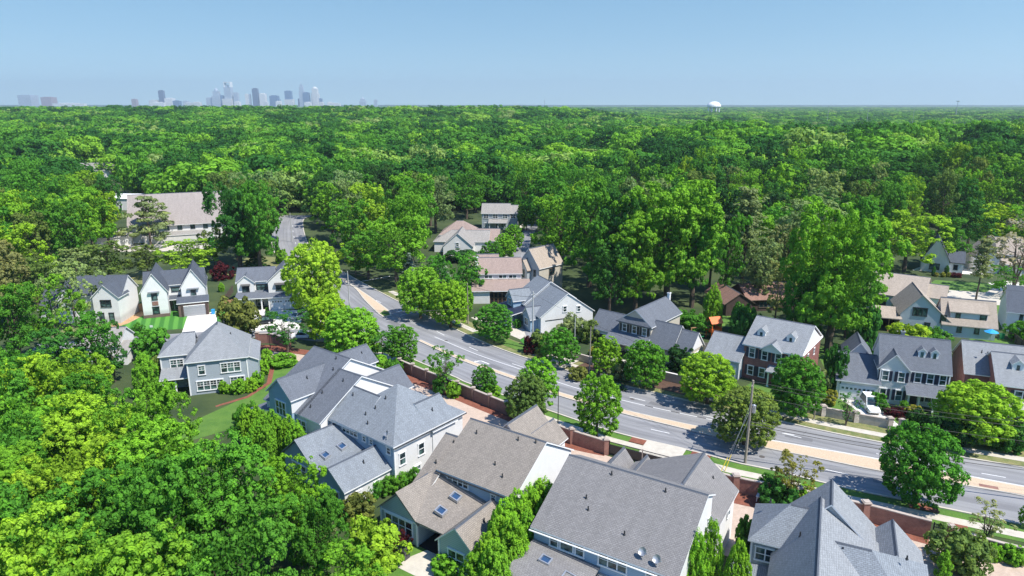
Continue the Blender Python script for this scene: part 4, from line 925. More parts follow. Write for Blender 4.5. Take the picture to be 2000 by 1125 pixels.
h.win('n', -3.2, -4, 4.4, 1.3, 1.2, 1, vm=True, rail=False, frame='charcoal'); h.band('n', -3.2, -5.0, -3.0, 5.25, 5.6, 'roof_grey', .6, 'awning'); h.win('n', -2.4, -.4, 4.4, .8, 1.3, 3, frame='charcoal')
h.win('n', -4.2, 4.2, 4.6, .9, 1.2, 3, frame='charcoal'); h.band('n', -4.2, 2.4, 6.0, 5.4, 5.8, 'roof_grey', .6, 'awning')
h.shed(-5.8, 7.2, -6.6, -2.4, 2.9, 3.6, 'n', None, rf); h.posts('n', -6.4, (-5.6, -3, -.4, 1.2), 0, 2.9, .25); h.door('n', -2.4, -1.6, 2.2, 2.3, col='glass', n=3)
g = MB(); g.box(1.4, 7.2, -6.4, -4.2, 0, 2.9); g.build('wall', w_, h.root); h.garage('n', -6.4, 2.9, 2.3); h.garage('n', -6.4, 5.7, 2.3)
h = House('cottage', 'small grey-roofed white building behind the conifer beside the grey-blue house', (-72.6, 119.2), 8, cat='outbuilding')
h.vol(-5, 1.2, -3, 3.5, 3.0, 5.2, 'u', 'white_render', 'roof_pale'); h.shed(1.4, 3.2, -5.5, -1, 2.0, 3.0, 'n', 'white_render', 'roof_pale'); h.win('n', -3, -1.5, 1.5, .9, 1.1, 1)
# church
h = House('church', 'large church hall with a plain beige metal roof and white walls in the left woods', (-117.5, 238), 22, cat='church')
h.trim = 'white_render'; h.vol(-14.5, 15.5, -9.5, 11.5, 6.0, 14.8, 'u', 'white_render', 'roof_taupe', ov=.8); h.vol(-24, -13.5, -13, -2, 3.0, 4.6, 'u', 'white_render', 'roof_pale'); h.shed(-10, 8, -13, -9.5, 2.4, 3.1, 'n', 'stucco', 'roof_pale')
for t in range(-11, 12, 4): h.win('n', -9.5, t, 4.6, 1.2, 1.5, 1, frame='charcoal')
# scattered roofs seen between far trees
def far_house(lb, x, y, rot, w, d, ze, zr, wall, roof, z=None):
    H = House('house', lb, (x, y), rot); H.root.location.z = hill(x, y) if z is None else z
    H.vol(-w/2, w/2, -d/2, d/2, ze, zr, 'u', wall, roof); H.win('n', -d/2, -w*.25, ze*.55, 1, 1.3, 2); H.win('n', -d/2, w*.25, ze*.55, 1, 1.3, 2); H.door('n', -d/2, 0); return H
far_house('white house with a grey roof among tall trunks, upper right woods', 238, 508, -28, 18, 13, 7.5, 12, 'pale_grey_siding', 'roof_slate')
far_house('pale low roof just visible in the woods at far upper left', -250, 412, 10, 22, 14, 5, 9, 'white_render', 'roof_pale')
far_house('white-roofed low building in the woods behind the church', -171, 303, -5, 22, 10, 5, 6.5, 'white_render', 'white_render')
far_house('white gable peeping out of the woods at upper left', -262, 445, 60, 11, 8, 4.5, 8.5, 'white_render', 'roof_slate')
far_house('grey roof in the trees left of the pinkish-roofed house', -50.5, 268, -20, 12, 9, 3.5, 6, 'grey_siding', 'roof_light')
far_house('pale roof in the dark trees beyond the beige two-storey house', 16, 288, -30, 10, 9, 3.2, 5.6, 'white_render', 'roof_light')
far_house('pale house half hidden in woods near the right edge', 288, 455, -10, 16, 10, 4.5, 7, 'white_render', 'roof_pale')

# ------------------------------------------------------------------ vegetation
# leaf colours are the pigments' diffuse part; light passing through is the translucent part
def leaf_mesh(name, P, Nn, size, tone, aspect=1.5, rng=None):
    """one mesh of small quads: P centres, Nn normals, size per leaf"""
    n = len(P); rng = rng or np.random.default_rng(1)
    r = rng.normal(size=(n, 3)); t = np.cross(Nn, r); t /= np.linalg.norm(t, axis=1)[:, None]+1e-9
    b = np.cross(Nn, t); s = size[:, None]
    V = np.empty((n, 4, 3)); a = aspect**.5
    V[:, 0] = P-t*s*a/2; V[:, 1] = P-b*s/a/2+Nn*s*.08; V[:, 2] = P+t*s*a/2; V[:, 3] = P+b*s/a/2+Nn*s*.08
    me = bpy.data.meshes.new(name); me.vertices.add(4*n); me.vertices.foreach_set('co', V.reshape(-1))
    me.loops.add(4*n); me.loops.foreach_set('vertex_index', np.arange(4*n, dtype=np.int32))
    me.polygons.add(n); me.polygons.foreach_set('loop_start', np.arange(0, 4*n, 4, dtype=np.int32)); me.polygons.foreach_set('loop_total', np.full(n, 4, dtype=np.int32))
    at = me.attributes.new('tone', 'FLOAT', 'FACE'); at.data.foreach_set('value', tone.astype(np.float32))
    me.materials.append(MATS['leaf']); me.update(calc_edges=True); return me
def unit(v): return v/(np.linalg.norm(v, axis=-1, keepdims=True)+1e-9)
def crown(name, seed, prof, nclump, nleaf, leaf, crad=.2, hgt=1.0, flat=.8, lobes=7, lobe=.28, inner=.45, up=.25, core=.12, br=0, nr=.34):
    """unit crown: radius 1, height hgt*2 (z from 0), clumps of leaves spread over and through its volume"""
    rng = np.random.default_rng(seed); H = 2*hgt
    L = unit(rng.normal(size=(lobes, 3))*[1, 1, .7]); 
    C = []; nb = br or nclump
    while len(C) < nb:
        t = rng.random(); pr = prof(t)
        if rng.random() > pr+.12: continue
        a = rng.random()*2*math.pi; d = np.array([math.cos(a), math.sin(a), (t-.5)*1.4]); d /= np.linalg.norm(d)
        m = 1+lobe*(max(0, (L@d).max())**4*1.4-.55)
        r = pr*m*(inner+(1-inner)*rng.random()**.55)
        C.append((r*math.cos(a), r*math.sin(a), t*H, pr))
    C = np.array(C)
    if br:
        bi = rng.integers(0, br, nclump); o_ = C[bi, :3]-np.array([0, 0, H*.4]); dd = unit(rng.normal(size=(nclump, 3))+unit(o_)*.75)
        rb = .25*np.exp(rng.normal(0, .25, br))[bi]*(1-.35*rng.random(nclump)**2)
        C = np.concatenate([C[bi, :3]+dd*rb[:, None]*np.array([1, 1, .8]), C[bi, 3:]], 1); C[:, 2] = np.clip(C[:, 2], .02*H, None)
    k = rng.normal(0, .28, nclump); rc = crad*np.exp(k)
    idx = np.repeat(np.arange(nclump), nleaf); n = len(idx)
    c = C[idx, :3]; out = c-np.array([0, 0, H*.45]); out = unit(out*[1, 1, .6])
    d = unit(rng.normal(size=(n, 3))+out*.55+np.array([0, 0, up*1.6]))
    rad = rc[idx]*(1-.45*rng.random(n)**1.6)
    P = c+d*rad[:, None]*np.array([1, 1, flat]); Nn = unit(d+rng.normal(size=(n, 3))*nr+np.array([0, 0, .22]))
    ct = rng.normal(0, .13, nclump)
    tone = np.clip(.45+ct[idx]+.16*rng.normal(size=n)+.28*d[:, 2]*(d*out).sum(1), 0, 1)  # upward, outward leaves lighter, core leaves darker: light and shade put into colour
    sz = leaf*rng.uniform(.65, 1.35, n)
    nc = int(n*core)
    if nc:
        a = rng.random(nc)*2*math.pi; t = rng.random(nc)*.8+.08; pr = np.array([prof(x) for x in t])*.62*np.sqrt(rng.random(nc))
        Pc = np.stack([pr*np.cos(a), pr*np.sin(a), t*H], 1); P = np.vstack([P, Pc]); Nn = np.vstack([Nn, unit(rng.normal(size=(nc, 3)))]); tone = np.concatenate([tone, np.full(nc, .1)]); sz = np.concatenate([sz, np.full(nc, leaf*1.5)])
    return leaf_mesh(name, P, Nn, sz, tone, rng=rng)
dome = lambda t: max(.0, 1-abs((t-.42)/.6)**2.3)**.5
ovoid = lambda t: max(.0, 1-abs((t-.4)/.62)**2)**.55
broad = lambda t: max(.0, 1-abs((t-.55)/.56)**2.4)**.5
cone = lambda t: (1-t)**.75*min(1, t*9+.35)
column = lambda t: min(1, (1.02-t)*2.4)**.7*min(1, t*8+.4)
ball = lambda t: max(0, 1-(2*t-1)**2)**.5
vase = lambda t: (max(.0, 1-abs((t-.66)/.42)**2)**.5 if t > .66 else .25+.75*(t/.66)**1.1)
LIB = {}
def lib(key, *a, **k): LIB.setdefault(key, []).append(crown(*a, **k))
for s in range(5): lib('near', 'crown', 10+s, (dome, broad)[s % 2], 620, 48, .043, .075, 1.05, lobes=9, lobe=.3, br=52)
for s in range(6): lib('mid', 'crown', 30+s, (dome, broad, ovoid)[s % 3], 300, 32, .062, .095, 1.1, lobes=8, lobe=.32, br=38)
for s in range(6): lib('far', 'crown', 50+s, (dome, broad)[s % 2], 80, 34, .105, .25, .8, lobes=6, lobe=.14, inner=.72, flat=.7, nr=.2)
for s in range(3): lib('street', 'crown', 70+s, ovoid, 330, 52, .058, .09, 1.15, lobes=10, lobe=.14, inner=.6)
for s in range(4): lib('full', 'crown', 75+s, dome, 430, 42, .056, .095, .95, lobes=10, lobe=.22, inner=.6)
for s in range(3): lib('loose', 'crown', 80+s, broad, 230, 36, .055, .085, .85, lobes=8, lobe=.4, inner=.35, core=.04, br=22)
for s in range(2): lib('myrtle', 'crown', 90+s, vase, 190, 30, .06, .09, 1.0, lobes=8, lobe=.4, inner=.4, core=.03, br=26)
for s in range(2): lib('sparse', 'crown', 95+s, vase, 40, 34, .085, .16, 1.1, lobes=8, lobe=.5, inner=.2, core=0)
for s in range(3): lib('cypress', 'crown', 100+s, column, 330, 50, .075, .13, 1.6, lobes=6, lobe=.12, flat=1.7, inner=.6, up=.7)
for s in range(2): lib('spire', 'crown', 110+s, column, 110, 60, .12, .22, 3.2, lobes=5, lobe=.1, flat=2.2, inner=.6, up=.9)
for s in range(2): lib('spruce', 'crown', 115+s, cone, 90, 60, .10, .16, 1.5, lobes=6, lobe=.15, flat=.5, up=-.1)
for s in range(3): lib('shrub', 'crown', 120+s, ball, 110, 60, .12, .16, .72, lobes=5, lobe=.1, inner=.75)
for s in range(2): lib('bush', 'crown', 130+s, ball, 70, 60, .11, .2, .8, lobes=8, lobe=.4, inner=.5)
def pine_crown(seed, layers=13):
    rng = np.random.default_rng(seed); P = []; D = []
    for i in range(layers):
        z = .35+2.65*i/(layers-1); r = (1-.55*(i/(layers-1))**2)*(.75+.25*math.sin(i*2.1)); nb = 6
        a0 = rng.random()*6
        for b in range(nb):
            a = a0+b*2*math.pi/nb+rng.normal(0, .25); L = r*rng.uniform(.55, 1.1)
            for q in range(3):
                f = .45+.27*q; c = np.array([math.cos(a)*L*f, math.sin(a)*L*f, z+rng.normal(0, .05)+.05*q])
                m = 26; d = unit(rng.normal(size=(m, 3))); P.append(c+d*np.array([.17, .17, .07])*rng.uniform(.6, 1, (m, 1))); D.append(unit(d+[0, 0, .8]))
    P = np.vstack(P); D = np.vstack(D); n = len(P)
    return leaf_mesh('crown', P, D, .085*rng.uniform(.6, 1.4, n), np.clip(.5+.2*rng.normal(size=n), 0, 1), 2.2, rng)
LIB['pine'] = [pine_crown(1), pine_crown(2)]
LIB['cedar'] = [crown('crown', 140, cone, 60, 70, .08, .2, .95, lobes=9, lobe=.6, flat=.28, inner=.5, up=.1, core=.02)]
def trunk_mesh(seed, limbs=7, h0=.42, spread=.62, thick=.035, multi=1, straight=False):
    """unit height trunk with limbs reaching into the crown (z 0..1)"""
    rng = random.Random(seed); mb = MB()
    for m_ in range(multi):
        ang = rng.random()*6.28; le = .0 if multi == 1 else .12; p = Vector((0, 0, -.02)); top = .9 if straight else .72; k = 6; pts = [p]
        for i in range(1, k+1):
            f = i/k; pts.append(Vector((math.cos(ang)*le*f+rng.uniform(-.008, .008), math.sin(ang)*le*f+rng.uniform(-.008, .008), top*f)))
        for i in range(k): mb.cyl(pts[i], pts[i+1], thick*(1-.75*i/k), thick*(1-.75*(i+1)/k), 7, cap=False)
        for j in range(limbs):
            z = h0+(top-h0)*j/limbs; a = rng.random()*6.28; i = min(k-1, int(z/top*k)); s = pts[i].lerp(pts[i+1], z/top*k-i)
            L = spread*rng.uniform(.25, .42)*(1-.35*j/limbs); e = s+Vector((math.cos(a)*L, math.sin(a)*L, L*rng.uniform(.35, .9)))
            mid = s.lerp(e, .5)+Vector((0, 0, -.02)); r = thick*.42*(1-.4*j/limbs)
            mb.cyl(s, mid, r, r*.7, 5, cap=False); mb.cyl(mid, e, r*.7, r*.2, 5, cap=False)
            for q in range(2): mb.cyl(mid, mid+Vector((rng.uniform(-.12, .12), rng.uniform(-.12, .12), .12)), r*.45, r*.12, 4, cap=False)
    me = mb.build('trunk', 'bark'); d = me.data; bpy.data.objects.remove(me); return d
TR = {'oak': [trunk_mesh(i) for i in range(3)], 'pine': [trunk_mesh(9, 10, .5, .35, .022, straight=True)], 'multi': [trunk_mesh(5, 4, .4, .5, .018, 4)], 'thin': [trunk_mesh(6, 5, .35, .5, .022)], 'stub': [trunk_mesh(7, 3, .3, .4, .03)]}
# kind: crown library, crown base as a share of the height, trunk library, unit crown height
KIND = {'near': (.22, 'oak', 2.1, 'tree'), 'mid': (.24, 'oak', 2.2, 'tree'), 'far': (.25, 'oak', 1.9, 'tree'), 'street': (.16, 'thin', 2.3, 'tree'), 'loose': (.28, 'thin', 1.7, 'tree'), 'full': (.15, 'oak', 1.9, 'tree'),
        'myrtle': (.28, 'multi', 2.0, 'tree'), 'sparse': (.2, 'multi', 2.2, 'tree'), 'cypress': (.01, 'stub', 3.2, 'evergreen'), 'spire': (.01, 'stub', 6.4, 'evergreen'), 'spruce': (.05, 'stub', 3.0, 'evergreen'),
        'shrub': (-.08, None, 1.44, 'shrub'), 'bush': (-.06, None, 1.6, 'shrub'), 'pine': (.36, 'pine', 3.0, 'pine tree'), 'cedar': (.12, 'pine', 1.9, 'evergreen')}
NAMES = {'near': 'broadleaf_tree', 'mid': 'broadleaf_tree', 'far': 'broadleaf_tree', 'street': 'street_tree', 'loose': 'young_tree', 'full': 'shade_tree', 'myrtle': 'crape_myrtle', 'sparse': 'crape_myrtle', 'cypress': 'arborvitae', 'spire': 'columnar_evergreen',
         'spruce': 'blue_spruce', 'shrub': 'round_shrub', 'bush': 'leafy_bush', 'pine': 'pine_tree', 'cedar': 'cedar_tree'}
PAL = {'bright': (0.188, 0.407, 0.040), 'lime': (0.275, 0.462, 0.042), 'mid': (0.103, 0.289, 0.038), 'deep': (0.063, 0.198, 0.040), 'dark': (0.043, 0.118, 0.035), 'olive': (0.156, 0.238, 0.062), 'bronze': (0.189, 0.216, 0.057), 'yellow': (0.285, 0.45, 0.046),
       'sage': (0.229, 0.336, 0.134), 'grey': (0.278, 0.287, 0.235), 'purple': (0.081, 0.020, 0.029), 'blue': (0.244, 0.329, 0.294), 'gold': (0.311, 0.329, 0.067), 'dusty': (0.237, 0.283, 0.125)}
crowns_by_kind = {}
tcount = 0
def tree(kind, x, y, h, w, col, label, group=None, z=None, cat=None, seed=None):
    global tcount
    tcount += 1; rng = random.Random(seed if seed is not None else tcount*7+3)
    f, tk, uh, ct = KIND[kind]
    root = thing(NAMES[kind], label, cat or ct, (x, y, (hill(x, y) if z is None else z)-.02), rng.random()*6.28, group)
    me = rng.choice(LIB[kind]); c = bpy.data.objects.new('crown', me); COL.objects.link(c); c.parent = root
    ch = h*(1-f); w *= .87 if kind in ('full', 'near', 'mid') else .95; c.scale = (w/2, w/2*rng.uniform(.9, 1.1), ch/uh*.97); c.location = (0, 0, h*f)
    p = PAL[col]; v = rng.uniform(.9, 1.1); c.color = (p[0]*v*rng.uniform(.93, 1.07), p[1]*v, p[2]*v, 1)
    if tk:
        t = bpy.data.objects.new('trunk', rng.choice(TR[tk])); COL.objects.link(t); t.parent = root; k = min(1, .55+.45*w/max(1, h)); t.scale = (h*k, h*k, h)
    return root

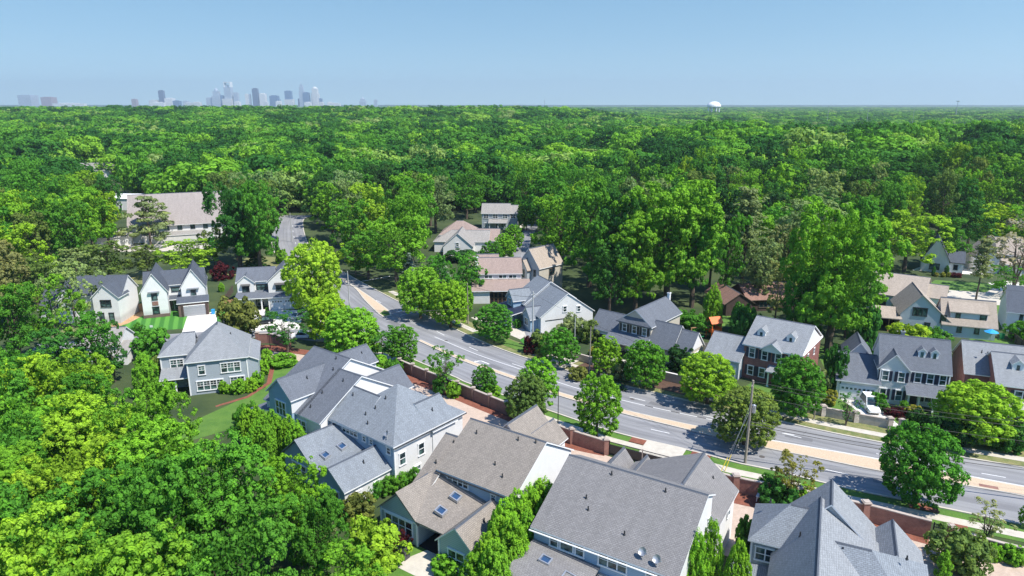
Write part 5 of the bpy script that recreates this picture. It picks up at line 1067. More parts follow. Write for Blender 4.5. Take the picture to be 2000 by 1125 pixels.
# ------------------------------------------------------------------ trees and shrubs: kind | x | y | height | width | colour | label | group
TREES = '''
myrtle|-10.9|101.4|7.8|5.5|mid|slim young tree growing out of the mulch strip before the long brown wall|
street|-4.5|101.4|5.0|4.1|mid|smallest dense oval street tree between the brown wall and the road|
street|4.0|95.3|8.6|6.5|bright|tall oval street tree behind the duller tree near the lamp post|
full|2.2|90.2|7.7|6.6|olive|dull olive tree overlapping a brighter oval tree beside the brown roof|
street|11.8|86.1|10.2|6.2|bright|large egg-shaped tree with yellow-green tips left of the sliding gate|
full|46.8|70.1|10.0|9.1|mid|big round green tree with dark trunk on the near verge at right|
myrtle|32.3|69.6|6.4|4.9|bronze|bronze-green crape myrtle between the near hedge and the road|
sparse|50.0|62.8|4.7|4.9|dusty|sparse grey-green crape myrtle leaning at the lower right verge|
bush|44.7|58.2|4.8|5.2|olive|dark olive bushy tree beside the iron garden gate|
spire|41.9|56.9|3.5|1.4|bright|narrow bright columnar evergreen at the bottom right|
street|-3.5|126.2|7.9|7.1|mid|green street tree on the verge beside the small bright lawn|
street|8.4|113.3|7.3|6.3|mid|round dark-bottomed street tree right of the grey utility pole|
street|16.0|108.8|7.4|5.2|bright|bright upright street tree before the pale garage, left of the porch|
full|21.8|104.4|7.8|7.3|mid|open-branched street tree hiding the porch of the stone-fronted house|
full|30.2|97.5|8.2|9.3|lime|wide lime street tree in front of the pale garage door|
full|31.7|84.6|8.2|8.8|olive|bronze-topped round tree on the median behind the transformer pole|
full|41.7|93.5|9.4|8.1|mid|tall green street tree in front of the red brick house|
sparse|48.3|90.2|5.4|3.7|deep|small dark thin tree before the white garage|
full|63.3|85.8|8.5|12.0|lime|very large lime-green tree in front of the dark red brick house|
bush|56.6|86.1|4.5|4.7|dark|dark leafy tree behind the block wall left of the lime tree|
bush|60.1|84.6|4.1|5.6|dark|dark shrubby tree under the left half of the large lime tree|
bush|66.3|83.2|4.4|4.8|deep|dark shrubby tree under the right edge of the large lime tree|
street|56.5|65.7|2.9|1.5|bright|bright leafy treetop cut by the right edge of the picture|
bush|29.3|111.8|4.4|4.6|dark|dark bushy tree before the right end of the stone-fronted house|
bush|48.7|101.0|5.1|3.6|dusty|dusty olive tree at the near corner of the red brick house|
bush|51.5|101.8|8.4|4.2|deep|deep green tree between the red brick house and the grey fence|
bush|49.2|97.5|2.6|2.4|gold|yellowish shrub left of the white garage door|
bush|33.5|98.4|2.8|3.3|mid|small green bush at the front of the pale garage|
shrub|55.9|96.0|2.5|2.7|mid|round clipped shrub beside the white house driveway|
bush|57.4|93.5|1.3|3.1|purple|low dark red shrub under the ground floor windows of the white house|
bush|58.9|94.6|2.0|1.7|mid|upright green shrub before the porch of the white house|
bush|59.9|93.5|1.8|2.3|gold|yellow-green shrub at the porch columns of the white house|
bush|12.2|128.7|4.8|6.1|dusty|grey-green shrubs against the blank white gable|
bush|15.0|126.2|4.8|4.0|olive|olive shrubs between the white gable and the grey-roofed garage|
bush|5.6|120.0|4.5|4.8|olive|tangled olive shrub behind the wall right of the grey pole|
bush|3.4|120.0|3.5|2.5|purple|dark reddish shrub at the foot of the grey pole|
bush|11.3|107.7|2.3|3.5|bronze|bronze shrubs on the far verge under the thin pole|
bush|15.5|117.3|2.2|3.2|gold|pale yellow shrubs at the corner of the pale garage|
bush|16.3|103.4|1.3|3.8|dark|dark ground shrubs under the bright upright street tree|
bush|18.2|107.2|3.4|3.8|dusty|pinkish-grey shrub between two far street trees|
bush|1.1|135.1|2.0|1.7|mid|small round shrub by the steps of the blue porch|
bush|5.1|116.8|1.2|1.7|gold|tiny yellow shrub at the base of the grey pole|
full|-42.5|142.9|16.9|13.5|yellow|big yellow-green tree beside the upper road, right of the double garage|
full|-29.1|116.8|9.7|11.8|bright|broad bright tree above the leftmost slate roof|
full|-36.1|126.2|9.7|8.9|lime|lime-green tree below the big yellow-green tree|
loose|-23.4|116.0|6.3|7.2|deep|darker tree left of the round tree by the road edge|
street|-19.4|114.3|7.4|5.6|mid|round mid-green tree at the end of the brown brick wall|
myrtle|-41.9|120.0|8.2|8.0|deep|dark open crape myrtle in front of the pale driveway|
bush|-23.5|110.4|3.6|4.4|bright|bright low bush behind the slate roof wing|
bush|-20.1|108.8|3.3|3.0|mid|green bush at the left end of the brown brick wall|
full|-12.8|135.1|10.1|9.1|bright|bright tree leaning over the shaded intersection, nearest the wires|
full|-19.8|141.4|11.7|10.1|bright|leafy bright tree left of centre over the shaded road|
mid|-16.5|148.3|12.4|8.0|mid|mid-green tree behind the bright trees of the shaded intersection|
mid|-10.7|156.3|11.1|8.0|mid|mid-green tree left of the pink-brown roof|
spruce|-26.1|168.1|9.1|5.7|blue|blue-grey spruce above the bright leafy tree at centre|
spruce|-16.8|160.8|9.2|5.5|blue|second blue-grey spruce left of the pink-brown roof|
street|-10.7|142.9|8.1|4.5|bright|narrow bright tree touching the pink-brown roofed house|
mid|-29.4|168.1|17.1|14.1|bright|large bright tree right of the upper road|
mid|-38.2|176.0|12.4|12.1|mid|tree arching over the dark stretch of the upper road|
loose|-42.2|178.8|9.8|8.8|lime|yellowish small tree beside the dark stretch of the upper road|
street|-2.3|196.1|8.7|7.5|bright|rounded street tree left of the small sloping street|
street|-5.7|184.6|8.7|6.8|mid|deep green rounded tree below the pinkish roof|
street|0.5|212.0|8.7|6.8|bright|street tree right of the low front porch|
street|5.3|248.3|11.7|7.1|mid|egg-shaped green tree beside the beige two-storey house|
bush|-14.4|197.4|3.6|10.6|dark|dark clipped hedge below the white front gable|
bush|0.0|178.8|3.5|5.5|gold|yellow shrubs at the bottom of the small sloping street|
near|35.2|149.9|29.7|21.1|bright|giant bright tree rising behind the stone-fronted house|
mid|19.6|168.1|27.0|15.8|mid|tall spreading tree above the steep taupe roof|
mid|24.7|154.1|26.6|12.9|deep|tall dark tree between two bright giants at centre right|
near|27.3|145.2|21.5|12.3|bright|bright tree in front of the dark trunks, left of the giant|
mid|13.1|184.6|20.7|15.4|bright|bright tall tree right of the beige two-storey house|
mid|20.5|156.3|19.1|11.5|mid|tree with visible trunks right of the taupe roof|
near|59.1|120.0|27.8|17.6|bright|huge bright green tree between the brick and white houses|
near|66.5|128.7|19.7|9.6|mid|tree merging with the huge bright tree on its right|
near|55.2|122.8|16.1|8.6|mid|tree at the left shoulder of the huge bright tree|
mid|109.0|184.6|16.9|19.0|lime|lime tree behind the large beige roof|
mid|33.3|168.1|27.2|12.7|sage|pale-tipped tree left behind the giant bright tree|
mid|41.1|149.9|23.5|11.5|mid|right-hand flank tree of the giant bright tree|
mid|73.1|168.1|21.6|15.4|sage|soft sage-green tree left of the huge bright tree|
mid|65.5|158.5|17.5|9.7|dusty|greyish tree behind the rust-roofed house|
mid|21.2|142.2|15.9|9.9|deep|dark understory tree among the trunks left of the giant|
mid|138.9|204.5|17.0|13.9|deep|deep green tree behind the white gabled house at upper right|
mid|153.0|212.1|15.0|17.7|lime|lime tree left above the bare grey tree|
mid|156.6|204.5|15.0|14.0|bright|bright tree at the right edge above the bare grey tree|
mid|123.5|190.8|14.1|10.2|mid|mid-green tree right of the lime tree behind the beige roof|
mid|50.0|154.1|20.6|8.3|mid|mid-green tree left of the tall pine|
mid|56.3|149.9|15.5|9.2|sage|pale green tree right of the tall pine|
pine|56.0|160.8|25.4|12.8|dusty|tall pine with a bare trunk above the rust-roofed house|
pine|50.3|168.1|20.9|9.0|dark|dark pine behind the giant bright tree|
cypress|40.7|132.5|10.0|3.9|bright|pointed conifer left of the rust-roofed house|
loose|54.6|135.1|13.1|6.7|dusty|thin brownish tree in front of the rust roof|
bush|47.1|131.8|6.5|5.2|mid|leafy bush in front of the rust-roofed house|
bush|44.1|126.2|7.1|4.2|deep|dark bush behind the orange playset|
bush|35.6|130.2|5.4|7.2|mid|mid-green undergrowth left of the playset conifer|
bush|46.7|125.1|3.3|5.9|deep|dark bushes behind the grey garage roof of the brick house|
bush|65.6|120.0|10.0|5.7|deep|dark bushy tree left of the off-white house porch|
bush|77.7|126.2|4.0|7.0|lime|yellow-green mounded tree before the steep beige gable|
bush|81.5|125.1|3.3|5.9|mid|green mounded bush in front of the beige rear dormer|
bush|79.4|113.5|3.4|3.3|olive|olive bush at the right corner of the white house roof|
bush|74.3|105.5|3.2|2.7|mid|green bush between the white and dark red brick houses|
bush|99.9|127.1|4.2|5.0|mid|bushy tree at the right edge above the light grey roof|
sparse|124.2|163.2|17.7|15.0|grey|bare greyish tree at the right edge|
pine|109.0|154.1|14.7|7.1|dusty|thin pine with a leaning trunk beside the curved lawn|
loose|118.4|158.5|7.6|7.4|mid|small green tree in front of the pale stucco house|
shrub|114.5|178.8|1.1|1.2|gold|leftmost of three tiny yellow shrubs by the white gabled house|
shrub|116.0|178.2|1.3|1.2|gold|middle of three tiny yellow shrubs by the white gabled house|
shrub|117.5|178.2|1.3|1.2|gold|rightmost of three tiny yellow shrubs by the white gabled house|
cypress|114.4|179.9|2.6|1.1|deep|small pointed evergreen at the left corner of the white gabled house|
cypress|118.7|181.1|2.6|1.3|deep|small pointed evergreen by the door of the white gabled house|
bush|119.5|178.2|1.3|3.3|purple|dark low shrub right of the three tiny yellow shrubs|
cedar|-119.5|221.8|17.9|15.9|dusty|layered cedar standing before the beige church roof|
near|-76.0|185.8|25.1|15.7|deep|tall dense tree right of the church, left one of the pair|
near|-69.4|183.4|24.2|12.5|mid|tall dense tree nearest the upper road, right of the church|
mid|-88.2|181.7|10.0|15.0|yellow|yellow-green spreading tree above the farmhouse|
mid|-98.2|178.8|8.5|11.0|olive|olive tree between the two far-left houses|
loose|-85.3|190.8|10.4|7.3|olive|thin olive tree right of the church wall|
mid|-105.4|173.3|10.9|12.0|olive|yellowish tree behind the far-left white house|
loose|-109.7|168.1|9.3|9.1|sage|pale thin tree behind the far-left dark roof|
bush|-77.0|176.0|4.6|5.2|purple|dark purple maple between farmhouse and double garage|
spruce|-71.9|186.5|6.6|7.4|dark|dark green conifer on the dry field|
bush|-67.5|194.1|4.9|3.3|bright|small bright tree at the corner of the upper road|
bush|-54.4|128.7|8.8|7.7|bronze|bronze and green oval tree beside the farmhouse drive|
bush|-65.8|118.6|5.8|6.8|mid|green round tree behind the leftmost near house|
bush|-60.1|110.0|3.8|4.4|olive|brownish undergrowth left of the grey-blue hipped house|
cypress|-57.9|100.4|7.4|4.0|bright|broad pointed conifer left of the grey-blue hipped house|
bush|-75.7|131.2|2.4|2.1|mid|small dark shrub on the striped lawn|
cypress|-72.0|163.2|2.4|1.5|bright|tiny pointed evergreen behind the bronze oval tree|
cypress|-54.7|146.0|1.2|0.9|bright|tiny evergreen beside the double white garage doors|
loose|-84.7|120.0|14.8|10.3|bright|bright tree in front of the far-left white house|
loose|-90.7|135.1|13.1|9.5|sage|thin pale-leaved tree across the far-left dark roof|
mid|-70.3|107.7|11.8|8.5|mid|green tree between the far-left house and the small white building|
mid|-86.1|112.3|14.9|9.7|mid|dense tree at the left edge below the far-left house|
mid|-72.3|101.4|10.4|9.7|deep|shaded tree left of the small white building|
loose|-66.6|106.6|9.5|5.4|deep|dark sparse tree overlapping the small white building|
near|-104.5|135.1|18.4|11.5|dusty|tall greyish pine-like tree at the left edge|
mid|-108.6|149.9|12.0|10.4|olive|olive tree behind the far-left house garage|
shrub|-40.8|114.0|2.0|4.7|bright|wide flat-topped shrub at the end of the alley lawn|
shrub|-9.3|100.2|2.5|2.2|bright|round bright shrub at the foot of the slim tree by the brown wall|
shrub|-11.7|101.8|2.9|2.1|deep|dark shrub left of the round bright shrub by the brown wall|
shrub|-45.4|101.8|1.4|1.5|bright|small round shrub left of two larger ones by the grey-blue house|
shrub|-44.0|101.8|2.3|2.3|bright|large round shrub by the corner of the grey-blue house|
shrub|-42.4|102.6|2.3|2.2|bright|round shrub second from the house corner in the curved bed|
shrub|-41.9|104.6|2.5|2.0|bright|round shrub behind the pair in the curved bed|
shrub|-42.9|109.5|2.6|2.3|bright|round shrub midway along the curved bed|
shrub|-44.1|113.8|2.1|2.2|bright|round shrub near the far end of the curved bed|
shrub|-44.7|116.8|2.0|2.0|bright|last round shrub at the alley end of the curved bed|
shrub|-46.4|101.8|2.0|1.6|bright|tall shrub at the lower windows of the grey-blue house|
shrub|33.3|69.4|2.3|1.5|bright|left of two round bright shrubs behind the bottom right house|
shrub|35.0|68.8|2.4|2.0|bright|right of two round bright shrubs behind the bottom right house|
shrub|30.7|69.6|3.3|3.9|deep|large dark shrub under the bronze crape myrtle|
shrub|49.2|60.2|1.8|1.7|bright|left round bright shrub at the bottom right corner|
shrub|50.9|59.8|1.9|2.4|bright|wide round bright shrub at the bottom right corner|
shrub|24.3|61.7|3.8|2.0|deep|dark green clipped shrub between the two large near roofs|
shrub|35.0|72.0|1.0|2.8|bright|low bright hedge on the near verge by the brick wall|
shrub|31.4|74.6|1.4|1.8|deep|small dark round shrub by the near sidewalk|
shrub|-3.3|101.0|1.8|2.9|bright|bright groundcover shrub under the smallest street tree|
shrub|4.0|88.1|2.1|2.2|bright|bright shrub behind the brown front gable|
shrub|7.2|87.0|1.1|2.9|bright|low bright shrub row along the curved red wall|
shrub|-6.6|58.4|1.6|2.9|bright|small clipped bush beside the pale patio|
bush|-11.7|62.1|1.8|2.0|purple|dark red maple bush beside the covered grill|
bush|-17.3|67.6|2.9|4.0|bronze|bronze-brown shrub left of the blue lap-sided gable|
bush|-19.4|66.6|2.9|2.5|mid|green shrub behind the bronze-brown shrub|
bush|-18.5|70.1|2.2|2.7|mid|first laurel shrub from left in the hedge between blue-grey and brown roofs|laurel hedge between the blue-grey and brown roofed houses
bush|-16.9|71.2|2.4|2.8|mid|second laurel shrub from left in the hedge between blue-grey and brown roofs|laurel hedge between the blue-grey and brown roofed houses
bush|-15.4|72.3|2.4|2.8|mid|third laurel shrub from left in the hedge between blue-grey and brown roofs|laurel hedge between the blue-grey and brown roofed houses
bush|-13.9|73.1|2.5|2.8|mid|fourth laurel shrub from left in the hedge between blue-grey and brown roofs|laurel hedge between the blue-grey and brown roofed houses
bush|-12.5|74.2|2.3|2.9|mid|fifth laurel shrub from left in the hedge between blue-grey and brown roofs|laurel hedge between the blue-grey and brown roofed houses
cypress|-36.0|85.1|5.2|2.7|bright|first arborvitae from left in the row hiding the blue rear gable|arborvitae row left of the blue-grey roofs
cypress|-34.4|84.4|5.8|2.7|bright|third arborvitae from left in the row hiding the blue rear gable|arborvitae row left of the blue-grey roofs
cypress|-33.2|83.1|5.6|2.7|bright|fourth arborvitae from left in the row hiding the blue rear gable|arborvitae row left of the blue-grey roofs
cypress|-31.6|82.2|6.2|2.7|bright|sixth arborvitae from left in the row hiding the blue rear gable|arborvitae row left of the blue-grey roofs
cypress|-30.4|81.0|5.9|2.7|bright|seventh arborvitae from left in the row hiding the blue rear gable|arborvitae row left of the blue-grey roofs
cypress|-28.8|80.2|6.4|2.7|bright|eighth arborvitae from left in the row hiding the blue rear gable|arborvitae row left of the blue-grey roofs
cypress|-27.5|79.0|6.2|2.7|bright|ninth arborvitae from left in the row hiding the blue rear gable|arborvitae row left of the blue-grey roofs
cypress|-33.4|81.5|5.0|2.7|bright|second arborvitae from left in the row hiding the blue rear gable|arborvitae row left of the blue-grey roofs
cypress|-31.5|80.1|5.2|2.7|bright|fifth arborvitae from left in the row hiding the blue rear gable|arborvitae row left of the blue-grey roofs
cypress|3.3|64.7|6.5|3.7|bright|tenth arborvitae from left in the screen between brown and dark-grey roofs|arborvitae screen between the brown and dark-grey roofed houses
cypress|1.9|62.9|6.8|2.9|bright|ninth arborvitae from left in the screen between brown and dark-grey roofs|arborvitae screen between the brown and dark-grey roofed houses
cypress|0.5|60.8|7.7|3.1|bright|seventh arborvitae from left in the screen between brown and dark-grey roofs|arborvitae screen between the brown and dark-grey roofed houses
cypress|-0.8|58.8|7.8|3.2|bright|fifth arborvitae from left in the screen between brown and dark-grey roofs|arborvitae screen between the brown and dark-grey roofed houses
cypress|-1.2|56.5|7.5|3.2|bright|fourth arborvitae from left in the screen between brown and dark-grey roofs|arborvitae screen between the brown and dark-grey roofed houses
cypress|-2.3|54.8|6.7|3.0|bright|second arborvitae from left in the screen between brown and dark-grey roofs|arborvitae screen between the brown and dark-grey roofed houses
cypress|-3.4|53.1|6.0|2.9|bright|first arborvitae from left in the screen between brown and dark-grey roofs|arborvitae screen between the brown and dark-grey roofed houses
cypress|0.0|55.8|7.8|3.2|bright|sixth arborvitae from left in the screen between brown and dark-grey roofs|arborvitae screen between the brown and dark-grey roofed houses
cypress|-1.6|52.4|7.8|3.1|bright|third arborvitae from left in the screen between brown and dark-grey roofs|arborvitae screen between the brown and dark-grey roofed houses
cypress|1.5|58.8|6.4|2.6|bright|eighth arborvitae from left in the screen between brown and dark-grey roofs|arborvitae screen between the brown and dark-grey roofed houses
cypress|16.7|53.1|8.1|2.3|bright|left of three tall arborvitae at the right end of the dark-grey roof|
cypress|18.1|53.7|9.0|2.2|bright|tallest middle arborvitae at the right end of the dark-grey roof|
cypress|20.2|52.4|7.8|2.4|bright|right arborvitae before the white gable of the dark-grey roofed house|
bush|-13.8|59.6|5.0|5.8|lime|lime-green rounded small tree at the bottom left of the pale patio|
near|-22.3|60.8|10.6|7.7|bright|bright tree in front of the blue rear wing with skylights|
near|-18.3|55.8|10.3|5.8|mid|mid-green tree at the right edge of the lower woods|
mid|-14.6|53.1|6.6|6.0|bright|bright tree at the bottom edge left of the patio lawn|
bush|-20.3|61.7|4.0|3.7|dusty|greyish shrub between the lower woods and the bronze shrub|
bush|-38.1|90.5|3.6|2.7|mid|dark hedge shrub by the low side porch|
bush|-38.1|88.1|3.6|2.9|mid|hedge shrub at the left end of the arborvitae row|
near|-55.3|71.1|13.0|8.6|bright|slender bright green tree near the lower left picture edge, second nearest such tree|
near|-62.7|80.8|13.5|10.6|lime|rounded lime green tree near the lower left picture edge, fourth nearest such tree|
near|-41.8|57.7|14.2|10.3|lime|rounded lime green tree near the lower left picture edge, third nearest such tree|
near|-55.6|80.9|14.4|10.0|lime|rounded lime green tree left of the small white building|
near|-26.8|55.2|14.8|11.4|mid|rounded mid green tree left of the arborvitae row|
near|-40.5|49.5|14.5|10.0|mid|rounded mid green tree near the lower left picture edge, second nearest such tree|
near|-39.3|68.0|15.3|9.0|bright|slender bright green tree in front of the small white building|
near|-34.6|60.6|14.5|10.8|bright|rounded bright green tree in front of the leftmost near house|
near|-21.7|45.2|14.3|9.0|mid|slender mid green tree near the bottom edge under the woods, nearest such tree|
near|-61.3|73.4|15.4|10.4|mid|rounded mid green tree near the lower left picture edge, third nearest such tree|
near|-52.2|64.0|13.6|8.9|mid|slender mid green tree near the lower left picture edge, nearest such tree|
near|-34.4|53.6|14.2|9.5|mid|slender mid green tree near the lower left picture edge, fifth nearest such tree|
near|-47.0|69.1|13.6|11.0|lime|rounded lime green tree in front of the small white building|
near|-69.2|80.3|16.2|9.1|bright|slender bright green tree near the lower left picture edge, fourth nearest such tree|
near|-35.4|44.0|15.1|9.6|lime|slender lime green tree near the bottom left corner|
near|-28.6|41.7|15.7|11.2|bright|rounded bright green tree near the bottom edge under the woods|
near|-48.5|57.9|13.1|9.9|bright|rounded bright green tree near the lower left picture edge, nearest such tree|
near|-59.2|65.0|13.2|9.1|lime|slender lime green tree near the lower left picture edge, nearest such tree|
near|-79.2|89.4|13.0|10.6|mid|rounded mid green tree near the lower left picture edge, fourth nearest such tree|
near|-74.1|84.0|13.6|8.8|bright|slender bright green tree near the lower left picture edge, third nearest such tree|
near|-68.4|87.3|13.2|9.8|mid|rounded mid green tree left of the far-left white house|
near|-51.2|75.7|13.2|9.4|mid|slender mid green tree left of the small white building|
near|-47.3|51.2|17.8|9.9|lime|rounded lime green tree near the lower left picture edge, second nearest such tree|
near|-29.3|48.9|16.4|9.1|mid|slender mid green tree near the bottom edge under the woods, second nearest such tree|
mid|69.9|136.8|14.9|13.2|bright|broad bright green tree right of the brick house giant tree|
mid|69.5|150.3|17.1|14.7|bright|broad bright green tree behind the brick house giant tree|
mid|-117.9|157.7|17.4|13.7|lime|broad lime green tree near the left picture edge, third nearest such tree|
mid|-129.2|163.9|20.1|14.4|mid|broad mid green tree near the left picture edge, second nearest such tree|
mid|90.2|172.7|21.4|12.2|mid|mid green tree in front of the house in the right woods, second nearest such tree|
mid|-139.4|176.3|18.5|10.3|deep|rounded deep green tree near the left picture edge, nearest such tree|
mid|33.3|176.8|22.7|9.7|bright|slender bright green tree behind the giant bright tree, nearest such tree|
mid|70.1|178.5|16.2|13.1|bright|broad bright green tree right of the tall pine, nearest such tree|
mid|-129.0|179.3|17.6|11.5|olive|rounded olive green tree near the left picture edge, second nearest such tree|
mid|48.2|180.1|20.9|11.9|mid|rounded mid green tree behind the giant bright tree, second nearest such tree|
mid|-27.4|183.2|20.9|10.6|bright|rounded bright green tree right of the shaded-road grey roof|
mid|-121.3|184.0|20.3|11.2|mid|rounded mid green tree in front of the far upper-left pale roof, second nearest such tree|
mid|-138.2|185.4|21.9|14.1|bright|broad bright green tree near the left picture edge, nearest such tree|
mid|77.4|185.7|18.7|14.0|mid|broad mid green tree right of the tall pine, third nearest such tree|
mid|67.3|187.5|17.1|10.0|mid|rounded mid green tree right of the tall pine, nearest such tree|
mid|92.4|188.3|17.2|11.7|dark|dark green tree in front of the house in the right woods, second nearest such tree|
mid|34.4|188.8|15.7|10.1|bright|rounded bright green tree left of the giant bright tree, nearest such tree|
mid|-150.1|190.3|19.5|11.5|deep|rounded deep green tree near the left picture edge, second nearest such tree|
mid|43.2|190.9|22.1|10.7|mid|rounded mid green tree behind the giant bright tree, nearest such tree|
mid|61.3|192.1|21.3|9.9|dark|rounded very dark green tree behind the tall pine|
mid|-30.2|192.3|22.6|13.0|mid|broad mid green tree right of the shaded-road grey roof, second nearest such tree|
mid|23.0|193.4|21.2|13.9|dark|broad very dark green tree left of the giant bright tree, second nearest such tree|
mid|-125.9|193.9|20.2|13.0|bright|broad bright green tree in front of the far upper-left pale roof, fourth nearest such tree|
mid|51.9|194.8|15.9|13.5|sage|broad pale sage tree right of the giant bright tree|
mid|-46.6|195.2|18.0|13.1|mid|broad mid green tree left of the shaded-road grey roof, nearest such tree|
mid|87.8|197.5|18.6|10.4|bright|rounded bright green tree in front of the house in the right woods, nearest such tree|
mid|73.1|197.6|16.1|9.5|mid|slender mid green tree right of the tall pine, second nearest such tree|
mid|-81.6|198.2|16.4|10.8|mid|rounded mid green tree right of the beige church roof, nearest such tree|
mid|100.0|198.6|20.2|12.1|mid|broad mid green tree in front of the house in the right woods, nearest such tree|
mid|31.7|200.2|20.5|10.1|dark|rounded very dark green tree left of the giant bright tree, nearest such tree|
mid|-142.1|203.3|19.5|9.6|mid|slender mid green tree near the left picture edge, fourth nearest such tree|
mid|-32.8|205.6|16.8|11.1|mid|rounded mid green tree right of the shaded-road grey roof, nearest such tree|
mid|81.1|205.9|16.0|9.7|bright|rounded bright green tree right of the tall pine, second nearest such tree|
mid|-80.6|206.3|22.2|9.4|deep|slender deep green tree right of the beige church roof|
mid|95.5|206.4|17.1|11.2|deep|deep green tree in front of the house in the right woods, second nearest such tree|
mid|-129.3|206.8|20.6|13.8|bright|broad bright green tree in front of the far upper-left pale roof, third nearest such tree|
mid|104.7|206.9|15.4|10.3|bright|bright green tree in front of the house in the right woods, second nearest such tree|
mid|-148.9|206.9|20.0|10.8|lime|rounded lime green tree near the left picture edge, fourth nearest such tree|
mid|27.0|207.0|16.8|11.3|mid|rounded mid green tree left of the giant bright tree, nearest such tree|
mid|65.8|207.2|18.1|14.2|bright|broad bright green tree behind the tall pine, nearest such tree|
mid|38.3|207.4|22.7|14.0|olive|broad olive green tree behind the giant bright tree|
mid|-43.7|209.3|21.0|15.3|lime|broad lime green tree behind the shaded-road grey roof|
mid|15.4|209.8|22.4|14.3|mid|broad mid green tree right of the beige two-storey house, second nearest such tree|
mid|-163.3|209.9|15.5|9.2|lime|slender lime green tree near the left picture edge, second nearest such tree|
mid|118.0|210.6|20.6|9.8|mid|rounded mid green tree right of the house in the right woods, fifth nearest such tree|
mid|-155.2|211.7|18.4|10.4|bright|rounded bright green tree near the left picture edge, second nearest such tree|
mid|-139.3|212.1|18.2|12.4|deep|broad deep green tree in front of the far upper-left pale roof|
mid|50.4|213.0|22.2|9.6|deep|slender deep green tree behind the giant bright tree, second nearest such tree|
mid|-148.4|216.0|16.0|9.4|lime|slender lime green tree near the left picture edge, fifth nearest such tree|
mid|25.1|216.1|22.7|10.4|bright|rounded bright green tree left of the giant bright tree, third nearest such tree|
mid|-130.2|216.6|18.0|9.2|lime|slender lime green tree left of the building behind the church|
mid|-81.2|216.9|21.6|13.8|olive|broad olive green tree behind the upper road bend|
mid|-30.4|216.9|21.7|13.5|mid|broad mid green tree right of the shaded-road grey roof, third nearest such tree|
mid|43.2|217.1|16.1|11.3|deep|rounded deep green tree behind the giant bright tree, nearest such tree|
mid|33.6|217.5|16.7|9.3|olive|slender olive green tree left of the giant bright tree|
mid|122.7|218.6|20.4|10.5|mid|rounded mid green tree right of the house in the right woods, sixth nearest such tree|
mid|84.1|218.6|17.4|10.3|dark|rounded very dark green tree right of the tall pine|
mid|-51.8|218.6|21.5|11.1|sage|rounded pale sage tree left of the shaded-road grey roof|
mid|100.1|219.6|18.9|14.2|sage|pale sage tree in front of the house in the right woods, second nearest such tree|
mid|-168.1|220.0|15.9|14.1|lime|broad lime green tree near the left picture edge, nearest such tree|
mid|-43.0|220.8|17.8|10.3|mid|rounded mid green tree behind the shaded-road grey roof, nearest such tree|
mid|56.1|221.7|20.2|10.9|bright|rounded bright green tree behind the giant bright tree, second nearest such tree|
mid|17.9|222.1|20.5|12.5|lime|broad lime green tree right of the beige two-storey house|
mid|131.1|223.6|22.6|9.8|lime|rounded lime green tree right of the house in the right woods|
mid|114.0|223.9|20.3|12.2|olive|broad olive green tree right of the house in the right woods|
mid|70.9|224.5|17.8|11.7|deep|rounded deep green tree behind the tall pine, nearest such tree|
mid|-157.5|226.2|15.1|14.8|bright|broad bright green tree near the left picture edge, seventh nearest such tree|
mid|-60.5|227.1|19.9|12.9|bright|broad bright green tree left of the shaded-road grey roof|
mid|122.9|227.8|19.8|13.8|mid|broad mid green tree right of the house in the right woods, third nearest such tree|
mid|88.5|228.0|15.9|10.4|olive|rounded olive green tree right of the tall pine|
mid|-177.0|228.1|15.5|10.9|bright|rounded bright green tree near the left picture edge, third nearest such tree|
mid|-145.6|228.2|21.7|13.3|bright|broad bright green tree in front of the far upper-left pale roof, second nearest such tree|
mid|39.7|228.5|16.4|9.7|mid|slender mid green tree behind the giant bright tree, third nearest such tree|
mid|-85.0|229.7|20.1|15.4|mid|broad mid green tree behind the upper road bend|
mid|50.7|230.2|21.9|14.9|mid|broad mid green tree behind the giant bright tree, fourth nearest such tree|
mid|63.7|231.4|17.5|9.5|deep|slender deep green tree left of the tall pine|
mid|103.8|231.5|17.1|10.7|deep|rounded deep green tree in front of the house in the right woods, nearest such tree|
mid|146.8|231.8|24.9|12.4|olive|broad olive green tree near the right picture edge, third nearest such tree|
mid|79.6|231.8|17.5|13.2|bright|broad bright green tree behind the tall pine, second nearest such tree|
mid|-34.6|232.0|21.7|14.0|bright|broad bright green tree behind the shaded-road grey roof, nearest such tree|
mid|30.6|232.1|19.0|13.5|deep|broad deep green tree left of the giant bright tree, nearest such tree|
mid|-182.8|234.5|16.1|9.4|bright|slender bright green tree near the left picture edge, fourth nearest such tree|
mid|91.8|237.4|18.7|10.3|deep|rounded deep green tree right of the tall pine|
mid|157.8|237.8|19.8|12.2|deep|broad deep green tree near the right picture edge, fourth nearest such tree|
mid|-160.5|238.1|21.4|13.5|mid|broad mid green tree left of the far upper-left pale roof, nearest such tree|
mid|-170.3|238.8|21.2|11.0|mid|rounded mid green tree near the left picture edge, sixth nearest such tree|
mid|109.0|239.5|22.6|14.6|sage|broad pale sage tree in front of the house in the right woods, nearest such tree|
mid|12.4|240.3|22.6|14.4|mid|broad mid green tree right of the beige two-storey house, nearest such tree|
mid|51.1|240.6|23.1|13.0|deep|broad deep green tree behind the giant bright tree, third nearest such tree|
mid|22.5|240.9|19.8|10.7|dark|rounded very dark green tree right of the beige two-storey house, second nearest such tree|
mid|37.6|241.2|19.8|11.3|mid|rounded mid green tree behind the giant bright tree, ninth nearest such tree|
mid|123.4|241.5|23.1|13.9|dark|very dark green tree right of the house in the right woods, second nearest such tree|
mid|62.8|241.6|18.7|14.3|bright|broad bright green tree left of the tall pine|
mid|169.2|241.8|19.4|9.4|bright|slender bright green tree near the right picture edge, second nearest such tree|
mid|83.5|242.1|17.1|13.3|bright|broad bright green tree behind the tall pine, third nearest such tree|
